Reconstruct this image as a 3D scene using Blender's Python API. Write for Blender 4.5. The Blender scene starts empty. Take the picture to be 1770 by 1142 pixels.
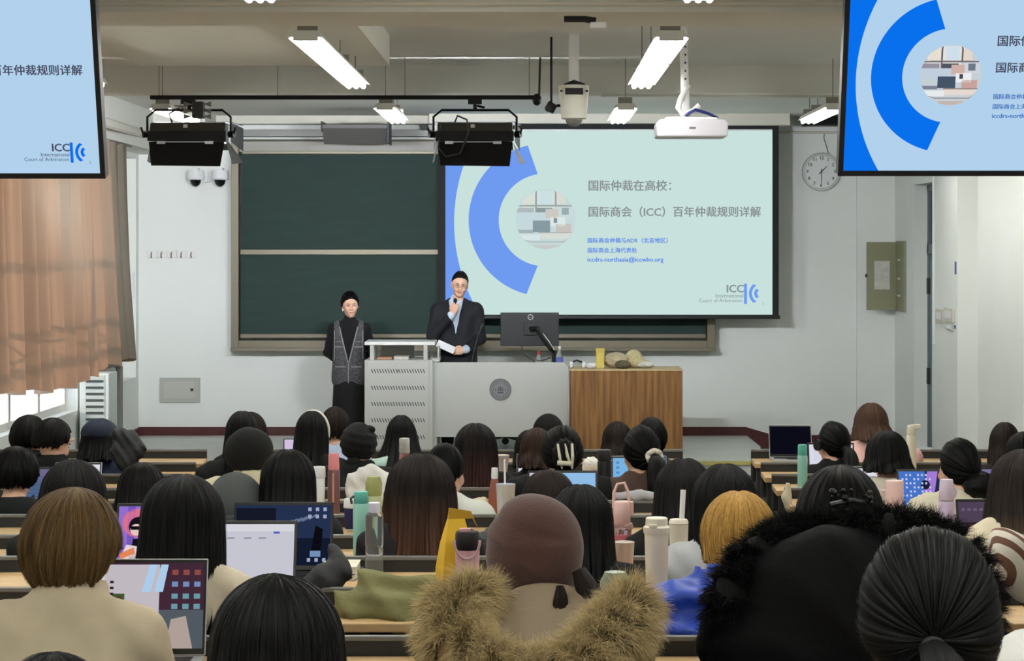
import bpy, math, random
import numpy as np
from mathutils import Vector, Matrix, Euler

scene = bpy.context.scene
COL = scene.collection
# ------------------------------------------------------------ camera, world, sun, exposure
FPX = 3900.0          # focal length in pixels of a 1770 px wide frame
VX, VY = 925.0, 430.0 # vanishing point of the room axis in the frame
CAM_Z = 2.10
cam_data = bpy.data.cameras.new('camera')
cam_data.sensor_fit = 'HORIZONTAL'; cam_data.sensor_width = 36.0
cam_data.lens = FPX / 1770.0 * 36.0
cam_data.shift_x = -(VX - 885.0) / 1770.0
cam_data.shift_y = -(571.0 - VY) / 1770.0
cam_data.clip_start = 0.1; cam_data.clip_end = 200
cam = bpy.data.objects.new('camera', cam_data); COL.objects.link(cam)
cam.location = (0, 0, CAM_Z); cam.rotation_euler = (math.pi / 2, 0, 0)
scene.camera = cam

world = bpy.data.worlds.new('sky'); scene.world = world; world.use_nodes = True
bg = world.node_tree.nodes['Background']
bg.inputs['Color'].default_value = (0.80, 0.88, 1.0, 1); bg.inputs['Strength'].default_value = 2.2

sun_data = bpy.data.lights.new('sun', 'SUN'); sun_data.energy = 3.4; sun_data.angle = 0.012
sun_data.color = (1.0, 0.83, 0.66)
sun = bpy.data.objects.new('sun', sun_data); COL.objects.link(sun)
sun.rotation_euler = Vector((1.0, 0.34, -0.42)).to_track_quat('-Z', 'Y').to_euler()
sun.location = (-12, 15, 9)

TUBE_STRENGTH = 30.0
vs = scene.view_settings
vs.view_transform = 'Standard'; vs.look = 'None'; vs.exposure = 0.0; vs.gamma = 1.0; vs.use_curve_mapping = False

# ------------------------------------------------------------ helpers
def PX(px, py, d):
    return Vector(((px - VX) * d / FPX, d, CAM_Z - (py - VY) * d / FPX))
def xof(px, d): return (px - VX) * d / FPX
def zof(py, d): return CAM_Z - (py - VY) * d / FPX

def s2l(c):
    out = []
    for v in c[:3]:
        v = v / 255.0
        out.append(v / 12.92 if v <= 0.04045 else ((v + 0.055) / 1.055) ** 2.4)
    return (out[0], out[1], out[2], 1.0)

MATS = {}
def mat(name, col, rough=0.6, metal=0.0, spec=0.4, noise=0.0, nscale=8.0, bump=0.0, bscale=60.0, trans=0.0, alpha=1.0, col2=None, stretch=None, sheen=0.0):
    if name in MATS: return MATS[name]
    m = bpy.data.materials.new(name); m.use_nodes = True
    nt = m.node_tree; b = nt.nodes['Principled BSDF']
    b.inputs['Base Color'].default_value = s2l(col)
    b.inputs['Roughness'].default_value = rough; b.inputs['Metallic'].default_value = metal
    b.inputs['Specular IOR Level'].default_value = spec
    if sheen: b.inputs['Sheen Weight'].default_value = sheen
    if trans: b.inputs['Transmission Weight'].default_value = trans; b.inputs['IOR'].default_value = 1.2
    if alpha < 1: b.inputs['Alpha'].default_value = alpha
    if noise or col2 or bump:
        tc = nt.nodes.new('ShaderNodeTexCoord'); mp = nt.nodes.new('ShaderNodeMapping')
        nt.links.new(tc.outputs['Object'], mp.inputs['Vector'])
        if stretch: mp.inputs['Scale'].default_value = stretch
        if noise or col2:
            n = nt.nodes.new('ShaderNodeTexNoise'); n.inputs['Scale'].default_value = nscale; n.inputs['Detail'].default_value = 5
            nt.links.new(mp.outputs['Vector'], n.inputs['Vector'])
            r = nt.nodes.new('ShaderNodeValToRGB')
            c1 = s2l(col)
            c2 = s2l(col2) if col2 else tuple(max(0, v * (1 - noise)) for v in c1[:3]) + (1,)
            r.color_ramp.elements[0].position = 0.35; r.color_ramp.elements[1].position = 0.65
            r.color_ramp.elements[0].color = c2; r.color_ramp.elements[1].color = c1
            nt.links.new(n.outputs['Fac'], r.inputs['Fac']); nt.links.new(r.outputs['Color'], b.inputs['Base Color'])
        if bump:
            n2 = nt.nodes.new('ShaderNodeTexNoise'); n2.inputs['Scale'].default_value = bscale; n2.inputs['Detail'].default_value = 4
            nt.links.new(mp.outputs['Vector'], n2.inputs['Vector'])
            bp = nt.nodes.new('ShaderNodeBump'); bp.inputs['Strength'].default_value = bump; bp.inputs['Distance'].default_value = 0.01
            nt.links.new(n2.outputs['Fac'], bp.inputs['Height']); nt.links.new(bp.outputs['Normal'], b.inputs['Normal'])
    MATS[name] = m
    return m

def wood_mat(name, c1, c2, sc=(14, 14, .8)):
    if name in MATS: return MATS[name]
    m = mat(name, c1, .5, noise=.3, col2=c2, nscale=2.2, stretch=sc); return m

def emit(name, col, strength=1.0):
    if name in MATS: return MATS[name]
    m = bpy.data.materials.new(name); m.use_nodes = True; nt = m.node_tree; nt.nodes.clear()
    e = nt.nodes.new('ShaderNodeEmission'); o = nt.nodes.new('ShaderNodeOutputMaterial')
    e.inputs['Color'].default_value = s2l(col); e.inputs['Strength'].default_value = strength
    nt.links.new(e.outputs[0], o.inputs['Surface']); MATS[name] = m
    return m

def emit_attr(name, strength=1.0):
    if name in MATS: return MATS[name]
    m = bpy.data.materials.new(name); m.use_nodes = True; nt = m.node_tree; nt.nodes.clear()
    a = nt.nodes.new('ShaderNodeAttribute'); a.attribute_name = 'Col'
    e = nt.nodes.new('ShaderNodeEmission'); o = nt.nodes.new('ShaderNodeOutputMaterial')
    e.inputs['Strength'].default_value = strength
    nt.links.new(a.outputs['Color'], e.inputs['Color']); nt.links.new(e.outputs[0], o.inputs['Surface']); MATS[name] = m
    return m

def hair_mat(name, col, col2=None, tip=None, rough=0.5, streak=0.5, tip_at=0.55, spec=0.14):
    """strand colouring runs along the UV v axis, strands across u"""
    if name in MATS: return MATS[name]
    m = bpy.data.materials.new(name); m.use_nodes = True; nt = m.node_tree; b = nt.nodes['Principled BSDF']
    b.inputs['Roughness'].default_value = rough; b.inputs['Specular IOR Level'].default_value = spec
    uv = nt.nodes.new('ShaderNodeTexCoord'); mp = nt.nodes.new('ShaderNodeMapping'); mp.inputs['Scale'].default_value = (110, 1.6, 1)
    nt.links.new(uv.outputs['UV'], mp.inputs['Vector'])
    n = nt.nodes.new('ShaderNodeTexNoise'); n.inputs['Scale'].default_value = 1.0; n.inputs['Detail'].default_value = 4
    nt.links.new(mp.outputs['Vector'], n.inputs['Vector'])
    r = nt.nodes.new('ShaderNodeValToRGB'); r.color_ramp.elements[0].position = 0.36; r.color_ramp.elements[1].position = 0.66
    c1 = s2l(col); c2 = s2l(col2) if col2 else tuple(v * (1 - streak) for v in c1[:3]) + (1,)
    r.color_ramp.elements[0].color = c2; r.color_ramp.elements[1].color = c1
    nt.links.new(n.outputs['Fac'], r.inputs['Fac'])
    out = r.outputs['Color']
    if tip:
        sp = nt.nodes.new('ShaderNodeSeparateXYZ'); nt.links.new(uv.outputs['UV'], sp.inputs[0])
        mr = nt.nodes.new('ShaderNodeMapRange'); mr.inputs['From Min'].default_value = tip_at - 0.2; mr.inputs['From Max'].default_value = tip_at + 0.25
        nt.links.new(sp.outputs['Y'], mr.inputs['Value'])
        mlt = nt.nodes.new('ShaderNodeMath'); mlt.operation = 'MULTIPLY'; nt.links.new(mr.outputs[0], mlt.inputs[0]); nt.links.new(n.outputs['Fac'], mlt.inputs[1])
        ml2 = nt.nodes.new('ShaderNodeMath'); ml2.operation = 'MULTIPLY'; ml2.use_clamp = True; ml2.inputs[1].default_value = 1.7; nt.links.new(mlt.outputs[0], ml2.inputs[0])
        mx = nt.nodes.new('ShaderNodeMix'); mx.data_type = 'RGBA'
        nt.links.new(ml2.outputs[0], mx.inputs['Factor']); nt.links.new(out, mx.inputs[6]); mx.inputs[7].default_value = s2l(tip)
        out = mx.outputs[2]
    nt.links.new(out, b.inputs['Base Color'])
    mp2 = nt.nodes.new('ShaderNodeMapping'); mp2.inputs['Scale'].default_value = (260, 2.5, 1); nt.links.new(uv.outputs['UV'], mp2.inputs['Vector'])
    n2 = nt.nodes.new('ShaderNodeTexNoise'); n2.inputs['Scale'].default_value = 1.0; n2.inputs['Detail'].default_value = 3; nt.links.new(mp2.outputs['Vector'], n2.inputs['Vector'])
    bp = nt.nodes.new('ShaderNodeBump'); bp.inputs['Strength'].default_value = 0.55; bp.inputs['Distance'].default_value = 0.004
    nt.links.new(n2.outputs['Fac'], bp.inputs['Height']); nt.links.new(bp.outputs['Normal'], b.inputs['Normal'])
    MATS[name] = m
    return m

def tag(o, label=None, cat=None, group=None, kind=None):
    if label: o['label'] = label
    if cat: o['category'] = cat
    if group: o['group'] = group
    if kind: o['kind'] = kind
    return o

def thing(name, label, cat, loc=(0, 0, 0), rot=(0, 0, 0), group=None):
    o = bpy.data.objects.new(name, None); COL.objects.link(o)
    o.empty_display_size = 0.1
    o.location = loc; o.rotation_euler = rot if not isinstance(rot, (int, float)) else (0, 0, rot)
    return tag(o, label, cat, group)

class MB:
    """collects geometry, then links it as one mesh object"""
    def __init__(s): s.v = []; s.f = []; s.c = []; s.uv = None
    def add(s, vs_, fs, col=None):
        n = len(s.v); s.v += [tuple(p) for p in vs_]
        for f in fs: s.f.append(tuple(i + n for i in f)); s.c.append(col)
        return s
    def box(s, x0, x1, y0, y1, z0, z1, col=None, M=None):
        p = [(x, y, z) for x in (x0, x1) for y in (y0, y1) for z in (z0, z1)]
        if M is not None: p = [tuple(M @ Vector(q)) for q in p]
        return s.add(p, [(0, 1, 3, 2), (4, 6, 7, 5), (0, 4, 5, 1), (2, 3, 7, 6), (0, 2, 6, 4), (1, 5, 7, 3)], col)
    def poly(s, pts, col=None): return s.add(pts, [tuple(range(len(pts)))], col)
    def prism(s, pts2, plane, a, b, col=None):
        """pts2 counter-clockwise outline; plane 'xz','xy','yz'; extruded from a to b along the third axis"""
        def mk(p, t):
            if plane == 'xz': return (p[0], t, p[1])
            if plane == 'xy': return (p[0], p[1], t)
            return (t, p[0], p[1])
        n = len(pts2); vv = [mk(p, a) for p in pts2] + [mk(p, b) for p in pts2]
        fs = [tuple(range(n)), tuple(range(2 * n - 1, n - 1, -1))] + [(i, i + n, (i + 1) % n + n, (i + 1) % n) for i in range(n)]
        return s.add(vv, fs, col)
    def loft(s, rings, closed=True, cap=True, col=None):
        n = len(rings[0]); vv = [p for r in rings for p in r]; fs = []
        for i in range(len(rings) - 1):
            for j in range(n if closed else n - 1):
                k = (j + 1) % n
                fs.append((i * n + j, i * n + k, (i + 1) * n + k, (i + 1) * n + j))
        if cap and closed:
            fs.append(tuple(range(n - 1, -1, -1))); fs.append(tuple(range((len(rings) - 1) * n, len(rings) * n)))
        return s.add(vv, fs, col)
    def lathe(s, prof, c=(0, 0, 0), n=24, M=None, col=None, cap=True):
        rings = []
        for r, z in prof:
            ring = []
            for i in range(n):
                a = 2 * math.pi * i / n
                p = Vector((r * math.cos(a), r * math.sin(a), z))
                if M is not None: p = M @ p
                ring.append((p[0] + c[0], p[1] + c[1], p[2] + c[2]))
            rings.append(ring)
        return s.loft(rings, True, cap, col)
    def tube(s, path, r, n=8, col=None, cap=True):
        path = [Vector(p) for p in path]; rings = []
        rr = r if isinstance(r, (list, tuple)) else [r] * len(path)
        up = None
        for i, p in enumerate(path):
            t = (path[min(i + 1, len(path) - 1)] - path[max(i - 1, 0)]).normalized()
            if up is None:
                up = Vector((0, 0, 1)) if abs(t.z) < 0.9 else Vector((0, 1, 0))
            a = t.cross(up)
            if a.length < 1e-5: a = t.cross(Vector((1, 0, 0)))
            a.normalize(); b = a.cross(t).normalized(); up = b
            rings.append([tuple(p + (a * math.cos(2 * math.pi * k / n) + b * math.sin(2 * math.pi * k / n)) * rr[i]) for k in range(n)])
        return s.loft(rings, True, cap, col)
    def sphere(s, c, r, n=16, m=10, M=None, col=None, fn=None):
        if isinstance(r, (int, float)): r = (r, r, r)
        vv = []; fs = []
        for i in range(m + 1):
            th = math.pi * i / m
            for j in range(n):
                ph = 2 * math.pi * j / n
                d = Vector((math.sin(th) * math.cos(ph), math.sin(th) * math.sin(ph), math.cos(th)))
                k = fn(d) if fn else 1.0
                p = Vector((d.x * r[0] * k, d.y * r[1] * k, d.z * r[2] * k))
                if M is not None: p = M @ p
                vv.append((p.x + c[0], p.y + c[1], p.z + c[2]))
        for i in range(m):
            for j in range(n):
                k = (j + 1) % n
                fs.append((i * n + j, (i + 1) * n + j, (i + 1) * n + k, i * n + k))
        return s.add(vv, fs, col)
    def build(s, name, material, parent=None, smooth=35, bevel=0.0, label=None, loc=None, rot=None, kind=None, merge=False):
        me = bpy.data.meshes.new(name)
        me.from_pydata(s.v, [], s.f); me.validate(); me.update()
        if any(c is not None for c in s.c) and len(me.polygons) == len(s.c):
            at = me.attributes.new('Col', 'FLOAT_COLOR', 'CORNER')
            for p in me.polygons:
                c = s.c[p.index] or (1, 1, 1, 1)
                for li in p.loop_indices: at.data[li].color = c
        if material: me.materials.append(material)
        if smooth:
            me.polygons.foreach_set('use_smooth', [True] * len(me.polygons)); me.set_sharp_from_angle(angle=math.radians(smooth))
        return link(me, name, parent, bevel, label, loc, rot, kind)

def link(me, name, parent=None, bevel=0.0, label=None, loc=None, rot=None, kind=None):
    o = bpy.data.objects.new(name, me); COL.objects.link(o)
    if parent: o.parent = parent
    if loc is not None: o.location = loc
    if rot is not None: o.rotation_euler = rot
    if bevel:
        b = o.modifiers.new('bevel', 'BEVEL'); b.width = bevel; b.segments = 2; b.limit_method = 'ANGLE'; b.angle_limit = 0.6
    if label: o['label'] = label
    if kind: o['kind'] = kind
    return o

def np_mesh(name, verts, faces, material=None, uv=None, smooth=True):
    """verts (N,3) array, faces (M,4) int array, optional per-vertex uv"""
    me = bpy.data.meshes.new(name)
    verts = np.asarray(verts, dtype=np.float32); faces = np.asarray(faces, dtype=np.int32)
    k = faces.shape[1]
    me.vertices.add(len(verts)); me.vertices.foreach_set('co', verts.ravel())
    me.loops.add(faces.size); me.loops.foreach_set('vertex_index', faces.ravel())
    me.polygons.add(len(faces)); me.polygons.foreach_set('loop_start', np.arange(0, faces.size, k, dtype=np.int32))
    me.update(calc_edges=True)
    if uv is not None:
        l = me.uv_layers.new(name='UVMap'); l.data.foreach_set('uv', np.asarray(uv, dtype=np.float32)[faces.ravel()].ravel())
    if smooth: me.polygons.foreach_set('use_smooth', np.ones(len(faces), dtype=bool))
    if material: me.materials.append(material)
    me.validate()
    return me

def copy_tree(o, parent=None):
    c = o.copy(); COL.objects.link(c)
    if parent is not None: c.parent = parent
    for ch in list(o.children): copy_tree(ch, c)
    return c

TEXT_CACHE = []
def embolden(me, dx):
    """thicker strokes: the outline repeated with small shifts"""
    n = len(me.vertices); co = np.empty(n * 3, dtype=np.float32); me.vertices.foreach_get('co', co); co = co.reshape(-1, 3)
    fs = [tuple(p.vertices) for p in me.polygons]; V = []; F = []
    for k, (sx, sy) in enumerate(((-1, 0), (1, 0), (0, -1), (0, 1))):
        V += (co + np.array([sx * dx, sy * dx * .6, 0], dtype=np.float32)).tolist(); F += [tuple(i + k * n for i in f) for f in fs]
    out = bpy.data.meshes.new(me.name); out.from_pydata(V, [], F); out.update(); return out
def text(body, parent, material, x, y, z, width, name='lettering', height=None, bold=0.0, tall=None):
    """flat lettering in the parent's xz plane reading towards -y, scaled to the wanted width"""
    c = bpy.data.curves.new(name, 'FONT'); c.body = body; c.resolution_u = 2
    tmp = bpy.data.objects.new(name, c); COL.objects.link(tmp)
    bpy.context.view_layer.update()
    me = bpy.data.meshes.new_from_object(tmp.evaluated_get(bpy.context.evaluated_depsgraph_get()))
    bpy.data.objects.remove(tmp); bpy.data.curves.remove(c)
    xs = [v.co.x for v in me.vertices]; k = width / max(max(xs) - min(xs), 1e-4) if tall is None else tall / max(max(v.co.y for v in me.vertices), 1e-4)
    if bold: me = embolden(me, bold)
    me.materials.clear(); me.materials.append(material); me.name = name
    o = bpy.data.objects.new(name, me); COL.objects.link(o)
    o.parent = parent
    o.scale = (k, k * (height or 1.0), 1)
    o.rotation_euler = (math.pi / 2, 0, 0)
    o.location = (x, y, z)
    return o

# ------------------------------------------------------------ implicit surfaces
def rc(p, a, b, r1, r2):
    a = np.array(a, dtype=np.float32); b = np.array(b, dtype=np.float32); ab = b - a
    t = np.clip(((p - a) @ ab) / max(float(ab @ ab), 1e-9), 0, 1)
    return np.linalg.norm(p - a - t[..., None] * ab, axis=-1) - (r1 + (r2 - r1) * t)
def ell(p, c, r, R=None):
    q = p - np.array(c, dtype=np.float32)
    if R is not None: q = q @ R
    r = np.array(r, dtype=np.float32)
    k0 = np.linalg.norm(q / r, axis=-1); k1 = np.linalg.norm(q / (r * r), axis=-1) + 1e-9
    return k0 * (k0 - 1.0) / k1
def smin(a, b, k):
    h = np.maximum(k - np.abs(a - b), 0) / k
    return np.minimum(a, b) - h * h * k * 0.25
def smax(a, b, k): return -smin(-a, -b, k)

def surf(fn, lo, hi, vox):
    """naive surface nets of fn<0 -> verts, quads"""
    lo = np.array(lo, dtype=np.float32); hi = np.array(hi, dtype=np.float32)
    n = np.ceil((hi - lo) / vox).astype(int) + 1
    ax = [lo[i] + vox * np.arange(n[i], dtype=np.float32) for i in range(3)]
    G = np.stack(np.meshgrid(*ax, indexing='ij'), axis=-1)
    V = fn(G.reshape(-1, 3)).reshape(n).astype(np.float32)
    V[0] = np.maximum(V[0], 1e-3); V[-1] = np.maximum(V[-1], 1e-3); V[:, 0] = np.maximum(V[:, 0], 1e-3); V[:, -1] = np.maximum(V[:, -1], 1e-3)
    V[:, :, 0] = np.maximum(V[:, :, 0], 1e-3); V[:, :, -1] = np.maximum(V[:, :, -1], 1e-3)
    ins = V < 0
    acc = np.zeros(tuple(n - 1) + (3,), dtype=np.float32); cnt = np.zeros(tuple(n - 1), dtype=np.float32)
    offs = [(i, j, k) for i in (0, 1) for j in (0, 1) for k in (0, 1)]
    def sl(o): return tuple(slice(o[a], n[a] - 1 + o[a]) for a in range(3))
    for o in offs:
        for a in range(3):
            if o[a] == 0:
                o2 = list(o); o2[a] = 1
                A = V[sl(o)]; B = V[sl(o2)]
                m = (A < 0) != (B < 0)
                t = np.where(m, A / np.where(m, A - B, 1), 0)
                for c in range(3):
                    acc[..., c] += np.where(m, o[c] + (t if c == a else 0), 0)
                cnt += m
    act = cnt > 0
    idx = -np.ones(tuple(n - 1), dtype=np.int64); idx[act] = np.arange(act.sum())
    cells = np.argwhere(act)
    verts = lo + vox * (cells + acc[act] / cnt[act][:, None])
    quads = []
    for a in range(3):
        b, c = (a + 1) % 3, (a + 2) % 3
        s0 = [slice(None)] * 3; s1 = [slice(None)] * 3
        s0[a] = slice(0, n[a] - 1); s1[a] = slice(1, n[a])
        m = ins[tuple(s0)] != ins[tuple(s1)]
        e = np.argwhere(m); e = e[(e[:, b] > 0) & (e[:, c] > 0) & (e[:, b] < n[b] - 1) & (e[:, c] < n[c] - 1)]
        if not len(e): continue
        flip = ins[tuple(s0)][tuple(e.T)]
        def cell(db, dc):
            q = e.copy(); q[:, b] += db; q[:, c] += dc
            return idx[tuple(q.T)]
        q = np.stack([cell(-1, -1), cell(0, -1), cell(0, 0), cell(-1, 0)], axis=1)
        q[~flip] = q[~flip][:, ::-1]
        quads.append(q)
    quads = np.concatenate(quads); quads = quads[(quads >= 0).all(axis=1)]
    return verts, quads

def rotm(yaw=0, pitch=0, roll=0):
    """yaw about z (positive turns to the left, +x to +y), pitch about x (positive looks up), roll about y"""
    return np.array(Euler((pitch, roll, yaw), 'XYZ').to_matrix(), dtype=np.float32)

RNG = np.random.RandomState(7)
def noise1(n, comps, seed):
    r = np.random.RandomState(seed); x = np.linspace(-math.pi, math.pi, n)
    out = np.zeros(n)
    for k, a in comps: out += a * np.sin(k * x + r.uniform(0, 6.28))
    return out
# ------------------------------------------------------------ room shell
def floor_z(y):
    if y >= 13.9: return 0.0
    if y >= 6.25: return 0.025 * (13.9 - y)
    return 0.19125 + 0.062 * (6.25 - y)
WALL_Y, XL, XR, CEIL = 23.9, -4.2, 3.8, 3.5
M_wall = mat('white_wall_paint', (234, 237, 233), 0.75, noise=0.04, nscale=1.2, bump=0.05, bscale=30)
M_ceil = mat('ceiling_paint', (222, 222, 214), 0.85, noise=0.04, nscale=1.0)
M_beam = mat('beam_paint', (218, 218, 210), 0.85, noise=0.05, nscale=0.8)
M_floor = mat('grey_terrazzo_floor', (92, 94, 90), 0.45, noise=0.35, nscale=30)
M_plat = mat('pale_platform_tile', (205, 208, 203), 0.35, noise=0.07, nscale=3)
M_red = mat('dark_red_skirting', (84, 36, 36), 0.45, noise=0.25, nscale=9)
M_white = mat('white_plastic', (228, 229, 230), 0.4)
M_cream = mat('cream_painted_metal', (205, 202, 190), 0.5)
M_black = mat('black_plastic', (18, 18, 20), 0.45)
M_blackmetal = mat('black_metal', (14, 14, 15), 0.5, spec=0.3)
M_dgrey = mat('dark_grey_metal', (48, 48, 48), 0.5)
M_grey = mat('grey_metal', (120, 120, 116), 0.45, metal=0.3)
M_alu = mat('champagne_aluminium', (122, 116, 100), 0.42, metal=0.4)
M_glass = mat('window_glass', (240, 248, 250), 0.02, trans=1.0)
M_yellow = mat('yellow_edge_paint', (188, 182, 110), 0.6, noise=0.2)

def struct(mb, name, m, smooth=0, **k): return mb.build(name, m, smooth=smooth, kind='structure', **k)

ys = [-1.5, 6.25, 13.9, 24.2]
b = MB(); top = [(y, floor_z(y)) for y in ys]
b.prism([(y, z) for y, z in top] + [(24.2, -0.25), (-1.5, -0.25)], 'yz', -4.5, 4.4); struct(b, 'floor', M_floor)
b = MB(); b.box(-4.5, 4.4, -1.7, 24.2, CEIL, CEIL + .2); struct(b, 'ceiling', M_ceil)
b = MB(); b.box(-4.5, XR + .4, WALL_Y, WALL_Y + .25, -0.2, CEIL); struct(b, 'wall_front', M_wall)
b = MB(); b.box(-4.5, 4.4, -1.75, -1.5, -0.2, CEIL); struct(b, 'wall_back', M_wall)
# left wall with one long window opening and an added one for daylight
WY0, WY1, WZ0, WZ1 = 15.2, 20.7, 0.62, 3.05
b = MB()
b.box(XL - .25, XL, -1.5, WY0, -0.2, CEIL); b.box(XL - .25, XL, WY1, 22.6, -0.2, CEIL); b.box(XL - .25, XL, 23.74, WALL_Y, -0.2, CEIL); b.box(XL - .25, XL, 22.6, 23.74, -0.2, .75); b.box(XL - .25, XL, 22.6, 23.74, 3.05, CEIL)
b.box(XL - .25, XL, WY0, WY1, -0.2, WZ0); b.box(XL - .25, XL, WY0, WY1, WZ1, CEIL); struct(b, 'wall_left', M_wall)
fr = MB(); gl = MB()
edges = [WY0, 16.3, 17.4, 18.5, 19.6, WY1]
for i, y in enumerate(edges): fr.box(XL - .17, XL - .11, max(WY0, y - .035), min(WY1, y + .035), WZ0, WZ1)
for z in (WZ0 + .03, 1.36, 2.15, WZ1 - .03): fr.box(XL - .165, XL - .115, WY0, WY1, z - .03, z + .03)
for i in range(5):
    ya, yb = edges[i], edges[i + 1]
    fr.tube([(XL - .14, ya + .1, 1.36), (XL - .14, yb - .1, 1.62), ], .012, 6); fr.tube([(XL - .14, ya + .1, 1.62), (XL - .14, yb - .1, 1.36)], .012, 6)
    fr.box(XL - .15, XL - .125, ya, yb, 1.62, 1.66)
fm = bpy.data.materials.new('added_daylight_film'); fm.use_nodes = True; nt_ = fm.node_tree; nt_.nodes.clear(); o_ = nt_.nodes.new('ShaderNodeOutputMaterial'); t_ = nt_.nodes.new('ShaderNodeBsdfTranslucent'); t_.inputs['Color'].default_value = (.42, .42, .40, 1); nt_.links.new(t_.outputs[0], o_.inputs['Surface'])
w2 = MB(); w2.box(XL - .24, XL - .232, 22.6, 23.74, .75, 3.05); struct(w2, 'added_film_window', fm)  # film pane of the added opening, put in to brighten the left corner
wf = struct(fr, 'window_1', mat('white_window_frame', (220, 220, 216), 0.45))
# right wall: doorway, then a step back in front of it
DY0, DY1, DZ = 21.6, 22.62, 2.74
b = MB()
b.box(XR, XR + .3, DY1, WALL_Y, -0.2, CEIL); b.box(XR, XR + .3, 20.3, DY0, -0.2, CEIL); b.box(XR, XR + .3, DY0, DY1, DZ, CEIL)
b.box(XR + .18, XR + .42, -1.5, 20.3, -0.2, CEIL); struct(b, 'wall_right', M_wall)
b = MB(); b.box(3.4, XR, WALL_Y - .07, WALL_Y, -0.1, CEIL); struct(b, 'trim_1', M_wall)
# door with transom
M_door = mat('blue_grey_steel_door', (106, 118, 124), 0.42, noise=0.06, nscale=3)
d = thing('door_1', None, None, (XR + .15, (DY0 + DY1) / 2, 0)); d['kind'] = 'structure'
dw = (DY1 - DY0) / 2
b = MB(); b.box(0, .06, -dw, dw, .12, 2.05); b.box(-.012, 0, -dw + .14, dw - .14, .3, 1.0); b.box(-.012, 0, -dw + .14, dw - .14, 1.15, 1.95); b.build('door_leaf', M_door, d, bevel=.004, smooth=0)
b = MB(); b.box(-.02, .07, -dw, -dw + .06, .12, DZ); b.box(-.02, .07, dw - .06, dw, .12, DZ); b.box(-.02, .07, -dw, dw, 2.05, 2.15); b.box(-.02, .07, -dw, dw, DZ - .06, DZ); b.build('door_frame', M_door, d, smooth=0)
b = MB(); b.box(.01, .03, -dw + .06, dw - .06, 2.15, DZ - .06); b.build('transom_pane', mat('dark_blue_glass', (44, 58, 66), 0.12), d, smooth=0)
b = MB(); b.tube([(-.05, -dw + .12, 1.05), (-.05, -dw + .26, 1.05)], .012); b.tube([(0, -dw + .12, 1.05), (-.05, -dw + .12, 1.05)], .01); b.build('door_handle', M_dgrey, d)
for z in (.75, 1.65): b = MB(); b.box(-.03, 0, dw - .075, dw - .02, z, z + .16); b.build('hinge', M_dgrey, d, smooth=0)
# platform with yellow nosing, slanted right end
pz = .125
poly = [(-4.2, 20.95), (2.06, 20.95), (2.24, 22.4), (2.24, 23.9), (-4.2, 23.9)]
b = MB(); b.prism(poly, 'xy', 0, pz); p = struct(b, 'trim_2', M_plat)
b = MB(); b.box(-4.2, 2.06, 20.93, 20.98, pz - .03, pz + .004); struct(b, 'trim_3', M_yellow)
# dark red skirting, stepping down beside the platform
b = MB()
b.prism([(-4.2, pz), (2.24, pz), (2.40, .0), (3.4, 0), (3.4, .13), (2.52, .13), (2.23, .215), (-4.2, .215)], 'xz', WALL_Y - .02, WALL_Y); b.box(3.38, XR, WALL_Y - .09, WALL_Y - .07, 0, .13)
struct(b, 'baseboard_front', M_red)
b = MB(); b.box(XL, XL + .02, 22.0, 23.88, pz, .2); b.box(XL, XL + .015, -1.5, 20.9, 0.0, .0); b = MB(); b.box(XL, XL + .02, 21.0, 23.88, pz, .21); struct(b, 'baseboard_left', M_red)
b = MB(); b.box(XR - .02, XR, 22.64, 23.8, 0, .13); b.box(XR - .02, XR, 20.3, 21.58, 0, .13); struct(b, 'baseboard_right', M_red)

# ceiling beams
b = MB(); b.box(XL, XR + .18, 10.15, 10.8, 3.166, CEIL); struct(b, 'trim_4', M_beam)
b = MB(); b.box(XL, XR + .18, 17.2, 17.55, 3.29, CEIL); struct(b, 'trim_5', M_beam)
b = MB(); b.box(-2.6, -.955, 11.4, 14.8, 3.3, CEIL); struct(b, 'trim_6', M_beam)
b = MB(); b.box(XL, XL + .32, 15.0, 23.9, 3.10, CEIL); struct(b, 'trim_7', M_beam)   # pelmet beam along the left wall
b = MB(); b.box(XL, -3.35, 22.9, 23.9, 3.2, CEIL); struct(b, 'trim_8', M_beam)

# ------------------------------------------------------------ pipes and conduits
def pipe(name, path, r, m, label, cat='pipe', parts=None):
    b = MB(); b.tube(path, r, 10); o = b.build(name, m); tag(o, label, cat); return o
pipe('conduit', [(XL, 10.12, 3.2), (XR + .17, 10.12, 3.2)], .012, M_cream, 'thin cream conduit running along the near ceiling beam')
pipe('wall_pipe', [PX(165, 207, 18.6), PX(250, 232, 22.6), PX(262, 236, 23.6)], .045, M_cream, 'thick cream pipe sloping along the top of the left wall', 'pipe')
pipe('drain_pipe', [(XL + .08, 22.35, .14), (XL + .08, 22.35, .93), (XL + .08, 22.05, .98), (XL + .06, 21.6, .98)], .035, M_grey, 'grey vertical pipe at the left wall below the curtain')
pipe('conduit', [PX(1345, 229, 23.86), PX(1475, 229, 23.86)], .014, M_cream, 'thin conduit on the front wall between projection screen and corner')
pipe('conduit', [PX(405, 244, 23.83), PX(760, 244, 23.83)], .02, M_alu, 'conduit rail along the front wall just above the chalkboard')
pipe('conduit', [PX(1040, 165, 17.17), PX(1455, 167, 17.17)], .010, M_cream, 'thin conduit under the far ceiling beam right of the dome camera')
pipe('conduit', [(XR - .01, 21.45, 3.4), (XR - .01, 21.45, 1.2)], .012, M_white, 'white vertical conduit down to the switches beside the door')

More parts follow.
